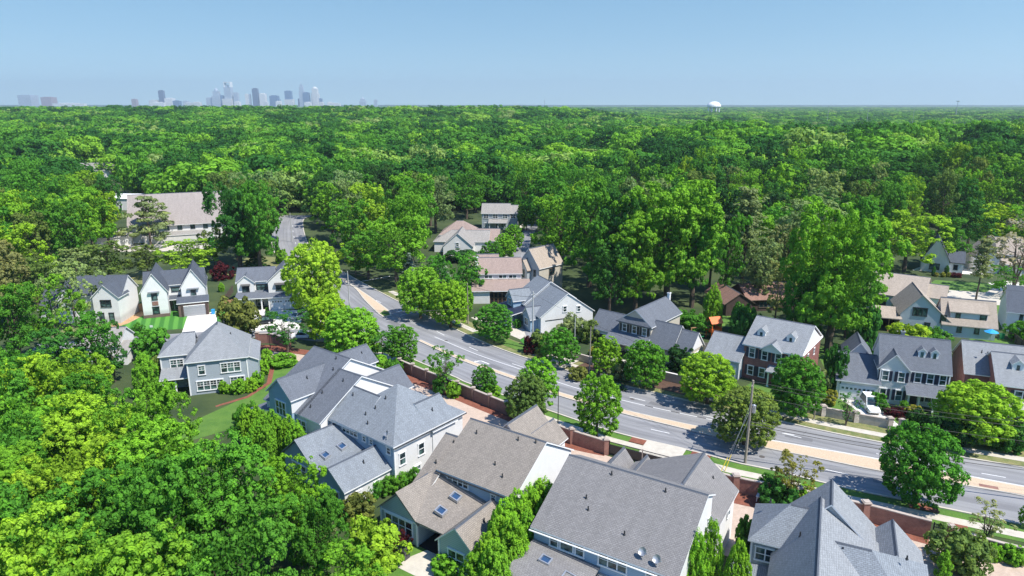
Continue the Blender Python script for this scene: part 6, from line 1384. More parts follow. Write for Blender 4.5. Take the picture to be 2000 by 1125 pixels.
mid|135.6|243.8|16.7|9.5|dark|very dark green tree right of the house in the right woods, third nearest such tree|
mid|-27.7|244.7|20.3|14.5|sage|broad pale sage tree right of the shaded-road grey roof|
mid|96.9|245.3|24.0|15.1|bright|broad bright green tree left of the house in the right woods, second nearest such tree|
mid|-185.3|245.9|15.4|14.1|olive|broad olive green tree near the left picture edge, nearest such tree|
mid|-60.3|246.9|22.5|15.2|sage|broad pale sage tree behind the shaded-road grey roof|
mid|-146.4|246.9|21.0|10.5|deep|rounded deep green tree in front of the upper-left white gable|
mid|163.9|247.3|21.4|10.0|bright|rounded bright green tree near the right picture edge, fifth nearest such tree|
mid|-165.7|248.3|18.8|10.8|deep|rounded deep green tree left of the far upper-left pale roof, nearest such tree|
mid|154.1|250.2|18.5|13.8|deep|broad deep green tree near the right picture edge, fifth nearest such tree|
mid|-37.5|250.5|20.2|12.3|olive|broad olive green tree behind the shaded-road grey roof|
mid|170.2|251.1|24.8|9.5|olive|slender olive green tree near the right picture edge, nearest such tree|
mid|-175.6|251.1|16.3|11.7|bright|rounded bright green tree left of the far upper-left pale roof, third nearest such tree|
mid|-152.4|251.4|18.4|9.4|olive|slender olive green tree left of the building behind the church|
mid|69.6|251.6|20.4|15.1|olive|broad olive green tree behind the tall pine|
mid|51.5|252.7|23.7|10.6|bright|rounded bright green tree behind the giant bright tree, third nearest such tree|
mid|-193.7|253.3|15.8|10.1|mid|rounded mid green tree near the left picture edge, nearest such tree|
mid|88.7|253.5|21.3|12.0|bright|broad bright green tree behind the tall pine, sixth nearest such tree|
mid|-97.9|253.5|16.8|10.4|bright|rounded bright green tree behind the upper road bend, second nearest such tree|
mid|127.4|253.7|25.1|13.1|mid|broad mid green tree right of the house in the right woods, nearest such tree|
mid|20.2|254.1|22.9|11.1|mid|rounded mid green tree right of the beige two-storey house, third nearest such tree|
mid|40.9|254.7|16.5|15.2|mid|broad mid green tree behind the giant bright tree, sixth nearest such tree|
mid|114.7|254.7|20.5|12.5|deep|broad deep green tree left of the house in the right woods, nearest such tree|
mid|105.2|254.9|21.3|11.7|deep|rounded deep green tree left of the house in the right woods, second nearest such tree|
mid|142.2|254.9|19.3|13.3|mid|broad mid green tree right of the house in the right woods, fourth nearest such tree|
mid|163.2|255.8|17.3|10.2|olive|rounded olive green tree near the right picture edge, second nearest such tree|
mid|-69.0|255.9|18.4|15.2|dark|broad very dark green tree left of the shaded-road grey roof|
mid|30.5|256.9|20.1|11.8|mid|rounded mid green tree left of the giant bright tree, second nearest such tree|
mid|-31.0|257.6|18.9|11.7|olive|rounded olive green tree right of the shaded-road grey roof|
mid|178.1|258.5|21.4|13.3|mid|broad mid green tree near the right picture edge, nearest such tree|
mid|95.8|260.0|23.3|12.9|dark|broad very dark green tree left of the house in the right woods|
mid|192.8|260.0|22.7|15.3|bright|broad bright green tree near the right picture edge, nearest such tree|
mid|11.9|260.1|16.8|10.3|dark|rounded very dark green tree right of the beige two-storey house, nearest such tree|
mid|-184.4|260.3|22.7|14.8|mid|broad mid green tree left of the far upper-left pale roof, third nearest such tree|
mid|79.1|260.8|20.0|12.4|deep|broad deep green tree behind the tall pine, second nearest such tree|
mid|-171.1|260.9|19.0|13.3|bright|broad bright green tree in front of the far upper-left pale roof, nearest such tree|
mid|-40.1|261.0|20.6|10.2|bright|rounded bright green tree behind the shaded-road grey roof, second nearest such tree|
mid|-94.6|261.8|19.9|11.3|sage|rounded pale sage tree behind the upper road bend|
mid|-201.5|262.5|16.5|12.7|bright|broad bright green tree near the left picture edge, fifth nearest such tree|
mid|-60.8|263.4|18.3|13.6|mid|broad mid green tree behind the shaded-road grey roof, second nearest such tree|
mid|132.4|263.6|24.8|10.7|mid|rounded mid green tree right of the house in the right woods, second nearest such tree|
mid|55.8|263.9|18.9|10.5|mid|rounded mid green tree behind the giant bright tree, fifth nearest such tree|
mid|23.9|264.6|20.9|10.5|mid|rounded mid green tree right of the beige two-storey house, fourth nearest such tree|
mid|-113.5|265.0|19.0|9.8|olive|rounded olive green tree right of the beige church roof, nearest such tree|
mid|67.0|265.2|19.2|14.1|mid|broad mid green tree left of the tall pine|
mid|-105.2|265.3|18.8|12.4|sage|broad pale sage tree right of the beige church roof|
mid|103.8|265.8|23.0|9.9|deep|rounded deep green tree left of the house in the right woods, third nearest such tree|
mid|-163.5|266.4|19.8|11.4|lime|rounded lime green tree right of the far upper-left pale roof, second nearest such tree|
mid|152.2|267.0|16.8|13.0|mid|broad mid green tree right of the house in the right woods, seventh nearest such tree|
mid|48.7|267.3|23.6|10.0|dark|rounded very dark green tree behind the giant bright tree|
mid|3.9|267.5|21.5|10.2|mid|rounded mid green tree behind the beige two-storey house, nearest such tree|
mid|88.1|268.3|18.4|9.6|bright|slender bright green tree behind the tall pine, fourth nearest such tree|
mid|-209.0|269.2|17.8|13.0|mid|broad mid green tree near the left picture edge, fifth nearest such tree|
mid|-68.4|269.3|20.0|10.2|deep|rounded deep green tree left of the shaded-road grey roof, nearest such tree|
mid|12.0|269.4|16.8|10.4|bright|rounded bright green tree right of the beige two-storey house, nearest such tree|
mid|-181.3|269.9|19.8|9.9|deep|rounded deep green tree left of the far upper-left pale roof, second nearest such tree|
mid|-39.7|271.0|17.2|15.1|mid|broad mid green tree behind the shaded-road grey roof, third nearest such tree|
mid|-191.7|271.0|22.9|12.6|mid|broad mid green tree left of the far upper-left pale roof, fourth nearest such tree|
mid|28.9|271.8|20.3|9.0|mid|slender mid green tree right of the beige two-storey house, fifth nearest such tree|
mid|143.4|272.0|19.7|10.2|sage|rounded pale sage tree right of the house in the right woods|
mid|183.4|272.2|25.1|13.4|deep|broad deep green tree near the right picture edge, third nearest such tree|
mid|123.4|272.3|17.1|11.0|dark|very dark green tree in front of the house in the right woods, nearest such tree|
mid|210.9|272.4|23.0|14.0|bright|broad bright green tree near the right picture edge, fourth nearest such tree|
mid|-170.6|273.7|21.6|11.4|deep|rounded deep green tree right of the far upper-left pale roof|
mid|-18.4|274.5|19.4|13.8|mid|broad mid green tree behind the beige two-storey house, second nearest such tree|
mid|194.0|275.5|22.1|15.1|bright|broad bright green tree near the right picture edge, third nearest such tree|
mid|44.6|275.6|20.5|9.3|mid|slender mid green tree behind the giant bright tree, tenth nearest such tree|
mid|-63.4|275.6|21.9|10.3|mid|rounded mid green tree behind the shaded-road grey roof, fourth nearest such tree|
mid|-76.5|275.7|21.0|13.1|deep|broad deep green tree left of the shaded-road grey roof, second nearest such tree|
mid|-102.9|275.8|18.3|14.2|deep|broad deep green tree behind the upper road bend, second nearest such tree|
mid|54.2|275.9|19.7|15.0|mid|broad mid green tree behind the giant bright tree, seventh nearest such tree|
mid|167.3|275.9|18.5|10.5|deep|rounded deep green tree near the right picture edge, sixth nearest such tree|
mid|88.4|276.4|19.3|11.4|sage|rounded pale sage tree behind the tall pine|
mid|133.0|276.7|18.0|12.7|dark|broad very dark green tree right of the house in the right woods, nearest such tree|
mid|113.6|276.9|20.6|12.1|mid|broad mid green tree left of the house in the right woods, second nearest such tree|
mid|-212.7|277.0|18.3|9.8|bright|rounded bright green tree near the left picture edge, sixth nearest such tree|
mid|76.0|277.2|23.1|11.0|mid|rounded mid green tree behind the tall pine, third nearest such tree|
mid|63.6|277.2|21.3|10.8|mid|rounded mid green tree behind the giant bright tree, eighth nearest such tree|
mid|97.7|277.3|17.1|10.7|bright|rounded bright green tree behind the tall pine, fifth nearest such tree|
mid|-117.4|277.7|19.0|15.2|olive|broad olive green tree right of the beige church roof, second nearest such tree|
mid|19.5|277.8|22.2|11.0|bright|rounded bright green tree right of the beige two-storey house, second nearest such tree|
mid|-184.0|277.8|16.1|9.7|bright|slender bright green tree left of the far upper-left pale roof, second nearest such tree|
mid|35.5|278.0|17.1|11.1|deep|rounded deep green tree left of the giant bright tree, second nearest such tree|
mid|-54.8|278.7|21.2|13.7|dark|broad very dark green tree behind the shaded-road grey roof|
mid|5.7|279.3|22.8|9.4|bright|slender bright green tree behind the beige two-storey house, nearest such tree|
mid|181.9|282.1|24.3|12.1|lime|broad lime green tree near the right picture edge|
mid|205.0|282.2|23.4|15.4|deep|broad deep green tree near the right picture edge, nearest such tree|
mid|-206.6|282.5|19.4|9.5|mid|slender mid green tree near the left picture edge, seventh nearest such tree|
mid|-197.4|282.6|23.0|12.0|mid|broad mid green tree left of the far upper-left pale roof, second nearest such tree|
mid|157.8|283.1|17.1|15.1|deep|broad deep green tree right of the house in the right woods, second nearest such tree|
mid|71.7|283.9|22.2|9.4|lime|slender lime green tree behind the tall pine|
mid|-38.8|284.0|16.7|9.2|mid|slender mid green tree right of the shaded-road grey roof, fourth nearest such tree|
mid|144.9|284.2|18.6|15.0|bright|broad bright green tree right of the house in the right woods|
mid|84.8|285.1|17.9|9.4|mid|slender mid green tree behind the tall pine, nearest such tree|
mid|-31.3|285.1|19.8|10.3|deep|rounded deep green tree right of the shaded-road grey roof|
mid|-221.7|285.2|20.7|13.9|mid|broad mid green tree near the left picture edge, eighth nearest such tree|
mid|194.1|285.4|24.9|11.5|mid|rounded mid green tree near the right picture edge, third nearest such tree|
mid|117.0|285.6|21.8|10.8|bright|rounded bright green tree left of the house in the right woods, nearest such tree|
mid|-104.9|285.7|17.9|9.4|deep|slender deep green tree behind the upper road bend, nearest such tree|
mid|169.9|286.0|21.7|10.3|mid|rounded mid green tree right of the house in the right woods, eighth nearest such tree|
mid|95.3|287.0|20.6|12.9|mid|broad mid green tree behind the tall pine, second nearest such tree|
mid|38.5|287.1|19.7|13.3|deep|broad deep green tree behind the giant bright tree, sixth nearest such tree|
mid|-188.6|288.0|16.2|9.8|mid|rounded mid green tree in front of the far upper-left pale roof, nearest such tree|
mid|-62.4|289.2|22.2|10.1|deep|rounded deep green tree behind the shaded-road grey roof, second nearest such tree|
mid|-75.4|289.7|18.4|12.1|mid|broad mid green tree left of the shaded-road grey roof, second nearest such tree|
mid|-115.0|289.7|17.3|10.1|mid|rounded mid green tree right of the beige church roof, second nearest such tree|
mid|213.8|289.8|22.6|10.7|mid|rounded mid green tree near the right picture edge, second nearest such tree|
mid|6.6|290.2|22.2|14.6|bright|broad bright green tree behind the beige two-storey house, second nearest such tree|
mid|178.7|290.2|21.9|11.1|mid|rounded mid green tree near the right picture edge, fifth nearest such tree|
mid|-15.5|290.7|20.4|14.9|mid|broad mid green tree behind the beige two-storey house, third nearest such tree|
mid|65.8|291.0|25.0|10.3|deep|rounded deep green tree behind the giant bright tree, fifth nearest such tree|
mid|-49.9|291.7|17.6|9.4|deep|slender deep green tree behind the shaded-road grey roof, nearest such tree|
mid|81.2|292.4|24.4|9.8|bright|rounded bright green tree behind the tall pine, seventh nearest such tree|
mid|-85.9|292.6|15.7|9.7|bright|rounded bright green tree behind the upper road bend, nearest such tree|
mid|26.6|293.0|16.4|11.4|deep|rounded deep green tree right of the beige two-storey house|
mid|188.6|293.0|24.1|10.3|mid|rounded mid green tree near the right picture edge, fourth nearest such tree|
mid|50.3|293.0|25.2|9.4|bright|slender bright green tree behind the giant bright tree, fourth nearest such tree|
mid|222.9|293.2|20.0|13.2|deep|broad deep green tree near the right picture edge, second nearest such tree|
far|161.5|294.2|16.8|10.6|deep|rounded deep green tree right of the house in the right woods, nearest such tree|
far|-215.6|294.5|15.2|15.4|mid|broad mid green tree near the left picture edge, third nearest such tree|
far|105.1|294.5|19.9|9.1|deep|slender deep green tree left of the house in the right woods, fourth nearest such tree|
far|-194.2|294.5|16.3|13.3|bright|broad bright green tree left of the far upper-left pale roof, nearest such tree|
far|115.5|294.7|18.8|9.3|olive|slender olive green tree left of the house in the right woods|
far|59.1|295.2|17.4|10.9|deep|rounded deep green tree behind the giant bright tree, fourth nearest such tree|
far|206.5|295.4|24.6|13.4|dark|broad very dark green tree near the right picture edge|
far|-107.9|295.5|20.5|13.4|bright|broad bright green tree behind the upper road bend, third nearest such tree|
far|93.6|295.8|22.4|10.9|deep|rounded deep green tree behind the tall pine, third nearest such tree|
far|-128.1|295.8|20.6|9.4|deep|slender deep green tree behind the beige church roof|
far|-31.2|295.9|19.6|9.1|mid|slender mid green tree right of the shaded-road grey roof, fifth nearest such tree|
far|126.4|296.5|18.6|14.2|mid|broad mid green tree left of the house in the right woods, nearest such tree|
far|-184.1|296.7|17.7|12.9|lime|broad lime green tree right of the far upper-left pale roof, nearest such tree|
far|38.4|297.1|17.7|9.9|bright|rounded bright green tree left of the giant bright tree, second nearest such tree|
'''
for ln in TREES.strip().split('\n'):
    k, x, y, h_, w_, c_, lb, gr = ln.split('|')
    tree(k, float(x), float(y), float(h_), float(w_), c_, lb, gr or {'full': 'broadleaf trees of the wooded suburb', 'near': 'broadleaf trees of the wooded suburb', 'mid': 'broadleaf trees of the wooded suburb', 'shrub': 'clipped shrubs', 'bush': 'leafy shrubs'}.get(k))

FAR_FROM = 297.2
# ------------------------------------------------------------------ boundary walls, fences and gates
def wall_along(name, label, C, h0, h1, m, cap='coping', th=.3, piers=6, pier_w=.6, open_top=False, cat='wall', group=None, steps=True):
    """free-standing wall following a plan curve, with a coping and piers as parts"""
    r = thing(name, label, cat, (C[0].x, C[0].y, 0), group=group); O = C[0]
    L = [p-O for p in C]; A = offset(L, -th/2); B = offset(L, th/2); a2 = offset(L, -th/2-.05); b2 = offset(L, th/2+.05)
    w = MB(); c = MB(); n = len(L)
    H = lambda i: h0+(h1-h0)*i/(n-1)
    for i in range(n-1):
        for (X, Y, Mb, za, zb) in ((A, B, w, (0, 0), (H(i), H(i+1))), (a2, b2, c, (H(i), H(i+1)), (H(i)+.12, H(i+1)+.12))):
            b = [(*X[i], za[0]), (*X[i+1], za[1]), (*Y[i+1], za[1]), (*Y[i], za[0])]; t = [(*X[i], zb[0]), (*X[i+1], zb[1]), (*Y[i+1], zb[1]), (*Y[i], zb[0])]
            Mb.poly(t); Mb.poly([b[0], b[1], t[1], t[0]]); Mb.poly([b[2], b[3], t[3], t[2]])
            if i == 0: Mb.poly([b[3], b[0], t[0], t[3]])
            if i == n-2: Mb.poly([b[1], b[2], t[2], t[1]])
            if Mb is c: Mb.poly([b[3], b[2], b[1], b[0]])
    w.build('wall_face', m, r); c.build('coping', cap, r)
    if piers:
        k = max(1, n//piers)
        for i in range(0, n, k): pier(r, L[i], H(i)+.28, m, cap, pier_w)
    return r
def pier(r, p, h, m, cap, w=.6):
    g = MB(); g.box(p.x-w/2, p.x+w/2, p.y-w/2, p.y+w/2, 0, h); o = g.build('pier', m, r)
    q = MB(); q.box(p.x-w/2-.07, p.x+w/2+.07, p.y-w/2-.07, p.y+w/2+.07, h, h+.12); q.box(p.x-w/2+.05, p.x+w/2-.05, p.y-w/2+.05, p.y+w/2-.05, h+.12, h+.2); q.build('cap', cap, o)
wall_along('brick_wall', 'long brown brick wall with slim piers between the alley mulch and the road', WL[:45], 1.9, 1.9, 'brown_brick', piers=9, pier_w=.5)
wall_along('brick_wall', 'curved red brick wall ending at the black sliding gate', WL[45:], 2.0, 1.9, 'wall_brick', piers=2)
wall_along('brick_wall', 'red brick wall with thick piers behind the bottom right house', WR, 1.8, 2.1, 'wall_brick', piers=4, pier_w=.75)
wall_along('brick_wall', 'low red brick wall beyond the small iron gate at lower right', WR2, 1.8, 1.2, 'wall_brick', piers=1)
wall_along('brick_wall', 'red brick wall with a lamp post above the mulch beside the leftmost near house', cr([(-49.5, 125.6), (-46.6, 125.4), (-42, 122.2)], 10), 1.9, 1.9, 'wall_brick', piers=1)
def metal_gate(name, label, p, q, h=1.9, panels=2, m='black_paint', solid=True):
    a = Vector(p); b = Vector(q); L = (b-a).length; r = thing(name, label, 'gate', (a.x, a.y, 0), math.atan2(b.y-a.y, b.x-a.x))
    f = MB(); w = L/panels
    for k in range(panels):
        x0 = k*w+.06; x1 = (k+1)*w-.06; f = MB()
        for z in (.1, h*.8, h): f.box(x0, x1, -.03, .03, z-.04, z+.04)
        n = max(3, int((x1-x0)/.16))
        for i in range(n+1):
            x = x0+(x1-x0)*i/n; f.box(x-.013, x+.013, -.013, .013, .14, h-.04)
        f.build('railing', m, r)
        if solid: g = MB(); g.box(x0, x1, .015, .03, .14, h*.76); g.build('screen_panel', m, r)
    for k in range(panels+1):
        g = MB(); g.box(k*w-.06, k*w+.06, -.06, .06, 0, h+.15); g.build('gate_post', 'coping' if solid and 0 < k < panels else m, r)
metal_gate('sliding_gate', 'long black two-panel driveway gate with spear rails between brick walls', (12.9, 81.8), (20.8, 77.2))
metal_gate('garden_gate', 'small black iron pedestrian gate between two brick piers at lower right', (44.95, 63.6), (46.1, 62.95), 1.9, 1, solid=False)
g = thing('wall_lantern', 'red and white lantern post by the curved brick wall near the alley', 'lamp', (7.0, 85.0, 0)); b = MB(); b.cyl((0, 0, 0), (0, 0, 1.2), .12, n=8); b.build('post', 'white_trim', g); b = MB(); b.dome((0, 0, 1.35), .28, .28, .2, 8, 3); b.build('lamp', 'terracotta', g)
# garden walls on the far side of the road
fkp = cr(FK, 400)
def far_off(xa, xb, d, n=16):
    a = nearest(fkp, *xa); b = nearest(fkp, *xb); sub = offset(fkp[a:b+1], d); return cr([tuple(p) for p in sub[::max(1, len(sub)//n)]], n)
wall_along('garden_wall', 'weathered pale block wall in front of the white house with navy shutters', far_off((39.5, 91.3), (52, 84.3), 5.6), 1.3, 1.3, 'block_wall', piers=3, pier_w=.7)
wall_along('garden_wall', 'weathered block wall under the large lime-green tree at right', far_off((53.2, 83.7), (72, 75), 5.6), 1.3, 1.3, 'block_wall', piers=3, pier_w=.7)
wall_along('garden_wall', 'brownish block wall with pale coping in front of the stone-fronted house', far_off((20.5, 103.3), (31, 96.8), 5.9), 1.5, 1.5, 'block_wall', 'pale_concrete', piers=1, pier_w=.7)
wall_along('garden_wall', 'grey wall with two entrance piers beside the small bright lawn', far_off((-1.5, 121), (2.6, 117.2), 5.2, 8), 1.4, 1.4, 'brown_brick', 'coping', piers=1, pier_w=.5)
wall_along('garden_wall', 'grey block wall behind the street trees near the grey pole', far_off((6.5, 113.7), (15.5, 107), 5.4, 10), 1.3, 1.3, 'block_wall', 'coping', piers=2, pier_w=.5)
wall_along('garden_wall', 'pale wall with dark iron fence in front of the dark screened porch', cr([(-5.5, 141.5), (2, 144.5), (7, 146)], 8), 1.2, 1.2, 'concrete', 'coping', piers=3, pier_w=.4)
def board_fence(label, p, q, h=1.8, m='wood', step=2.4):
    a = Vector(p); b = Vector(q); L = (b-a).length; r = thing('wooden_fence', label, 'fence', (a.x, a.y, 0), math.atan2(b.y-a.y, b.x-a.x)); g = MB(); x = 0; i = 0; rr = random.Random(int(L*100))
    while x < L-.05:
        g.box(x, min(L, x+.14), -.012, .012, .05, h+rr.uniform(-.03, .03)); x += .15
    g.build('boards', m, r); g = MB(); g.box(0, L, .02, .07, .4, .5); g.box(0, L, .02, .07, h-.4, h-.3); g.build('rails', m, r)
    for k in range(int(L/step)+1): g = MB(); g.box(k*step-.05, k*step+.05, .02, .12, 0, h+.1); g.build('post', m, r)
board_fence('orange wooden fence between the far-left white house and the farmhouse', (-83.6, 146.5), (-80.4, 148.6)); board_fence('tall wooden board fence behind the narrow lawn at left', (-88, 160), (-79, 163)); board_fence('dark side fence running back beside the farmhouse', (-66.5, 150), (-69, 163), m='bark')
board_fence('short orange wooden fence right of the farmhouse garage', (-66.4, 149.4), (-63.4, 150.2)); board_fence('grey wooden fence between the brick house and the white garage', (50.8, 104.0), (52.6, 112.5), m='pole_wood'); board_fence('wooden yard fence behind the playset and the grey garage roof', (36, 121), (46, 118), m='pole_wood')
board_fence('brown fence by the blue umbrella yard', (95.5, 118), (99, 129), m='bark')

# ------------------------------------------------------------------ poles and wires
def pole(name, label, x, y, h, r=.14, m='pole_wood', arms=(), gear=(), lean=(0, 0), cat='utility pole'):
    o = thing(name, label, cat, (x, y, 0)); g = MB(); g.cyl((0, 0, 0), (lean[0], lean[1], h), r*1.15, r*.75, 9); g.build('shaft', m, o)
    for (z, L, a) in arms:
        g = MB(); c, s = math.cos(R(a)), math.sin(R(a)); g.cyl((-c*L, -s*L, z), (c*L, s*L, z), .06, n=5); ar = g.build('crossarm', m, o)
        for k in (-.9, .9): g = MB(); g.cyl((c*L*k, s*L*k, z+.03), (c*L*k, s*L*k, z+.25), .045, .03, 6); g.build('insulator', 'galv', ar)
    for (z, dx, dy) in gear:
        g = MB(); g.cyl((dx, dy, z), (dx, dy, z+1.0), .28, n=12); g.cyl((dx, dy, z+1), (dx, dy, z+1.12), .2, .1, 12); tr = g.build('transformer', 'galv', o)
        g = MB(); g.box(min(0, dx), max(0, dx), -.04, .04, z+.4, z+.55); g.build('bracket', 'galv', tr)
    return o
pole('utility_pole', 'tall weathered utility pole with grey transformer and guy wires beside the road', 30.2, 79.5, 11.6, .17, arms=[(11.0, .75, 60)], gear=[(7.2, .42, 0)])
pole('utility_pole', 'grey utility pole standing before the white gabled house with blue front', 3.9, 121.9, 11.5, .16, m='grey_pole', arms=[(10.9, .6, 40)])
pole('street_pole', 'thin pale pole beside the grey-roofed garage with dark door', 11.4, 117.3, 8, .09, m='grey_pole'); pole('street_pole', 'thin dark pole on the far verge left of the garage with white door', 44.7, 92.5, 8, .08, m='pole_wood')
pole('utility_pole', 'green-grey signal pole at the tip of the tan median', -37.2, 149.9, 8.5, .13, m='grey_pole'); pole('utility_pole', 'pale utility pole inside the large lime tree at left', -43.5, 151, 11.5, .16, m='grey_pole'); pole('utility_pole', 'utility pole at the end of the wires above the shaded street trees', -9.3, 137.5, 9.0, .12)
pole('lamp_post', 'thin dark lamp post between the two overlapping street trees', 6.7, 91.0, 5.5, .06, m='charcoal', cat='lamp post')
pole('utility_pole', 'slim utility pole beside the far road bend at upper left', -74, 226, 10, .12, m='grey_pole'); pole('street_pole', 'thin dark pole left of the stone-fronted house verge', 13.2, 108.6, 9.0, .1, m='pole_wood')
pole('street_lamp', 'thin lamp post in front of the alley brick wall beside the leftmost near house', -45.9, 122.2, 5, .05, m='charcoal', cat='lamp post')
def cable(name, label, spans, r=.02, group=None):
    a0 = spans[0][0]; o = thing(name, label, 'cable', a0, group=group)
    for (p, q, sag) in spans:
        g = MB(); P = Vector(p)-Vector(a0); Q = Vector(q)-Vector(a0); n = 14; pr = None
        for i in range(n+1):
            f = i/n; c = P.lerp(Q, f); c.z -= sag*4*f*(1-f)
            if pr is not None: g.cyl(pr, c, r, n=4, cap=False)
            pr = c
        g.build('wire', 'wire', o)
T1 = (30.2, 79.5); E1 = (88, 62.5)
cable('overhead_cable', 'top pair of overhead wires running right from the transformer pole over the lime tree', [((30.6, 79.9, 11.2), (88, 63.2, 11.2), 1.5), ((29.8, 79.0, 11.2), (88, 62.0, 11.2), 1.6)])
cable('overhead_cable', 'single wire below the top pair running right from the transformer pole', [((30.2, 79.5, 9.6), (88, 62.5, 9.2), 1.8)])
cable('overhead_cable', 'bundle of thick low cables crossing the road right of the transformer pole', [((30.2, 79.4, 6.0), (88, 62.0, 6.2), 1.5), ((30.2, 79.4, 5.6), (88, 62.0, 5.9), 1.6)], .045)
cable('overhead_cable', 'wires from the transformer pole back to the grey pole by the white gabled house', [((30.2, 79.5, 11.1), (3.9, 121.9, 11.0), 1.0), ((30.2, 79.5, 8.6), (13.2, 108.6, 8.6), .8)])
cable('overhead_cable', 'wires spanning the intersection below the lime tree', [((-43.5, 151, 9.8), (-9.3, 137.5, 8.8), .7), ((-43.5, 151, 9.2), (-9.3, 137.5, 8.2), .7), ((-43.5, 151, 6.2), (-9.3, 137.5, 5.2), .7)], .035)
cable('overhead_cable', 'low double cable between the shaded street trees and the grey pole', [((-36.5, 128, 5.8), (-9.3, 132, 5.2), .5), ((-9.3, 137.5, 8.6), (3.9, 121.9, 10.4), .5)], .03)
o = thing('guy_wire', 'pair of steel guy wires with yellow guards at the foot of the transformer pole', 'guy wire', (30.2, 79.5, 0))
for k, (dx, dy) in enumerate(((-3.2, -2.0), (-3.9, -2.4), (-2.6, -1.2))):
    g = MB(); g.cyl((0, 0, 8.5-k), (dx, dy, .1), .018, n=4, cap=False); g.build('cable', 'galv', o)
    if k < 2: g = MB(); a = Vector((0, 0, 8.5-k)).lerp(Vector((dx, dy, .1)), .76); g.cyl(a, (dx, dy, .1), .05, n=6); g.build('guard', 'yellow_plastic', o)

# ------------------------------------------------------------------ vehicles
def car(label, x, y, rz, paint, L=4.7, W_=1.85, H_=1.6, suv=True, name='parked_car', group=None):
    """body along local x, front at +x"""
    r = thing(name, label, 'car', (x, y, 0.03), R(rz), group); b = MB()
    hw = W_/2; z0 = .28; zb = .95 if suv else .82
    sec = [(-L/2, z0+.15, zb-.12, .88), (-L/2+.15, z0, zb, .97), (-L/4, z0, zb+.02, 1), (L*.12, z0, zb, 1), (L*.3, z0, zb-.06, .98), (L/2-.2, z0, zb-.2, .92), (L/2, z0+.12, zb-.32, .82)]
    rings = [[(x_, -hw*k, a), (x_, -hw*k, (a+c)/2), (x_, -hw*k*.93, c), (x_, hw*k*.93, c), (x_, hw*k, (a+c)/2), (x_, hw*k, a)] for x_, a, c, k in sec]
    for A, B in zip(rings[:-1], rings[1:]):
        for k in range(6): j = (k+1) % 6; b.poly([A[k], A[j], B[j], B[k]][::-1])
    b.poly(rings[0]); b.poly(rings[-1][::-1])
    top = [(-L/2+.35, .72, zb), (-L*.32, .80, H_), (L*.05, .80, H_), (L*.22, .74, zb)] if suv else [(-L*.36, .74, zb), (-L*.2, .72, H_-.12), (L*.05, .72, H_-.12), (L*.24, .72, zb)]
    b.hexa([(top[0][0], -hw*.9, zb-.03), (top[3][0], -hw*.9, zb-.03), (top[3][0], hw*.9, zb-.03), (top[0][0], hw*.9, zb-.03)], [(top[1][0], -hw*.76, H_), (top[2][0], -hw*.76, H_), (top[2][0], hw*.76, H_), (top[1][0], hw*.76, H_)])
    b.build('body', paint, r)
    gl = MB()
    def lerp(a, c, f): return tuple(a[i]+(c[i]-a[i])*f for i in range(3))
    def pane(q, ox, oy):
        c = [sum(p[i] for p in q)/4 for i in range(3)]; q = [tuple(c[i]+(p[i]-c[i])*.86 for i in range(3)) for p in q]; return [(p[0]+ox, p[1]+oy, p[2]+.01) for p in q]
    bl = [(top[0][0], -hw*.9, zb), (top[3][0], -hw*.9, zb), (top[3][0], hw*.9, zb), (top[0][0], hw*.9, zb)]; tp = [(top[1][0], -hw*.76, H_), (top[2][0], -hw*.76, H_), (top[2][0], hw*.76, H_), (top[1][0], hw*.76, H_)]
    for nm, q, ox, oy in (('side_window', [bl[0], bl[1], tp[1], tp[0]], 0, -.02), ('side_window', [bl[2], bl[3], tp[3], tp[2]], 0, .02), ('windshield', [bl[1], bl[2], tp[2], tp[1]], .02, 0), ('rear_window', [bl[3], bl[0], tp[0], tp[3]], -.02, 0)):
        g = MB(); g.poly(pane(q, ox, oy)); g.build(nm, 'glass', r)
    for sx in (-1, 1):
        for sy in (-1, 1):
            g = MB(); y0 = sy*(hw-.12); g.cyl((sx*L*.31, y0-.11, .33), (sx*L*.31, y0+.13 if sy > 0 else y0-.13, .33) if False else (sx*L*.31, y0+.11, .33), .34, n=14); wo = g.build('wheel', 'black_rubber', r)
            g = MB(); ya = y0+sy*.111; g.cyl((sx*L*.31, ya, .33), (sx*L*.31, ya+sy*.02, .33), .2, n=10); g.build('rim', 'chrome', wo)
    for sy in (-1, 1):
        g = MB(); g.box(L/2-.1, L/2+.01, sy*hw*.55-.17, sy*hw*.55+.17, .58, .7); g.build('headlight', 'white_trim', r)
        g = MB(); g.box(-L/2-.01, -L/2+.1, sy*hw*.68-.1, sy*hw*.68+.1, .68, .88); g.build('tail_light', 'terracotta', r)
        g = MB(); g.box(L*.13, L*.13+.14, sy*(hw+.06)-.08, sy*(hw+.06)+.08, zb, zb+.14); g.build('mirror', paint, r)
    return r
car('white SUV parked on the side street beside the small grey-roofed white building', -71.6, 124.6, 172, 'white_paint')
car('dark blue-black SUV parked on the pale driveway of the white house with double garage', -53.0, 137.6, 205, 'black_paint')
car('white car parked nearest the double white garage doors', -46.3, 142.0, 60, 'white_paint', suv=False, H_=1.45)
car('white car half hidden by trees where the side street meets the road', -41.5, 128.6, 5, 'white_paint', suv=False, H_=1.45)
car('black car in the shade right of the double white garage', -42.0, 151.2, 250, 'black_paint', suv=False, H_=1.45)
car('tall white van on the driveway in front of the white garage door', 54.6, 96.0, 262, 'white_paint', L=5.0, H_=2.1)
car('dark car in the porch shade of the white house with blue front', -1.5, 134.0, 110, 'black_paint', suv=False, H_=1.45)

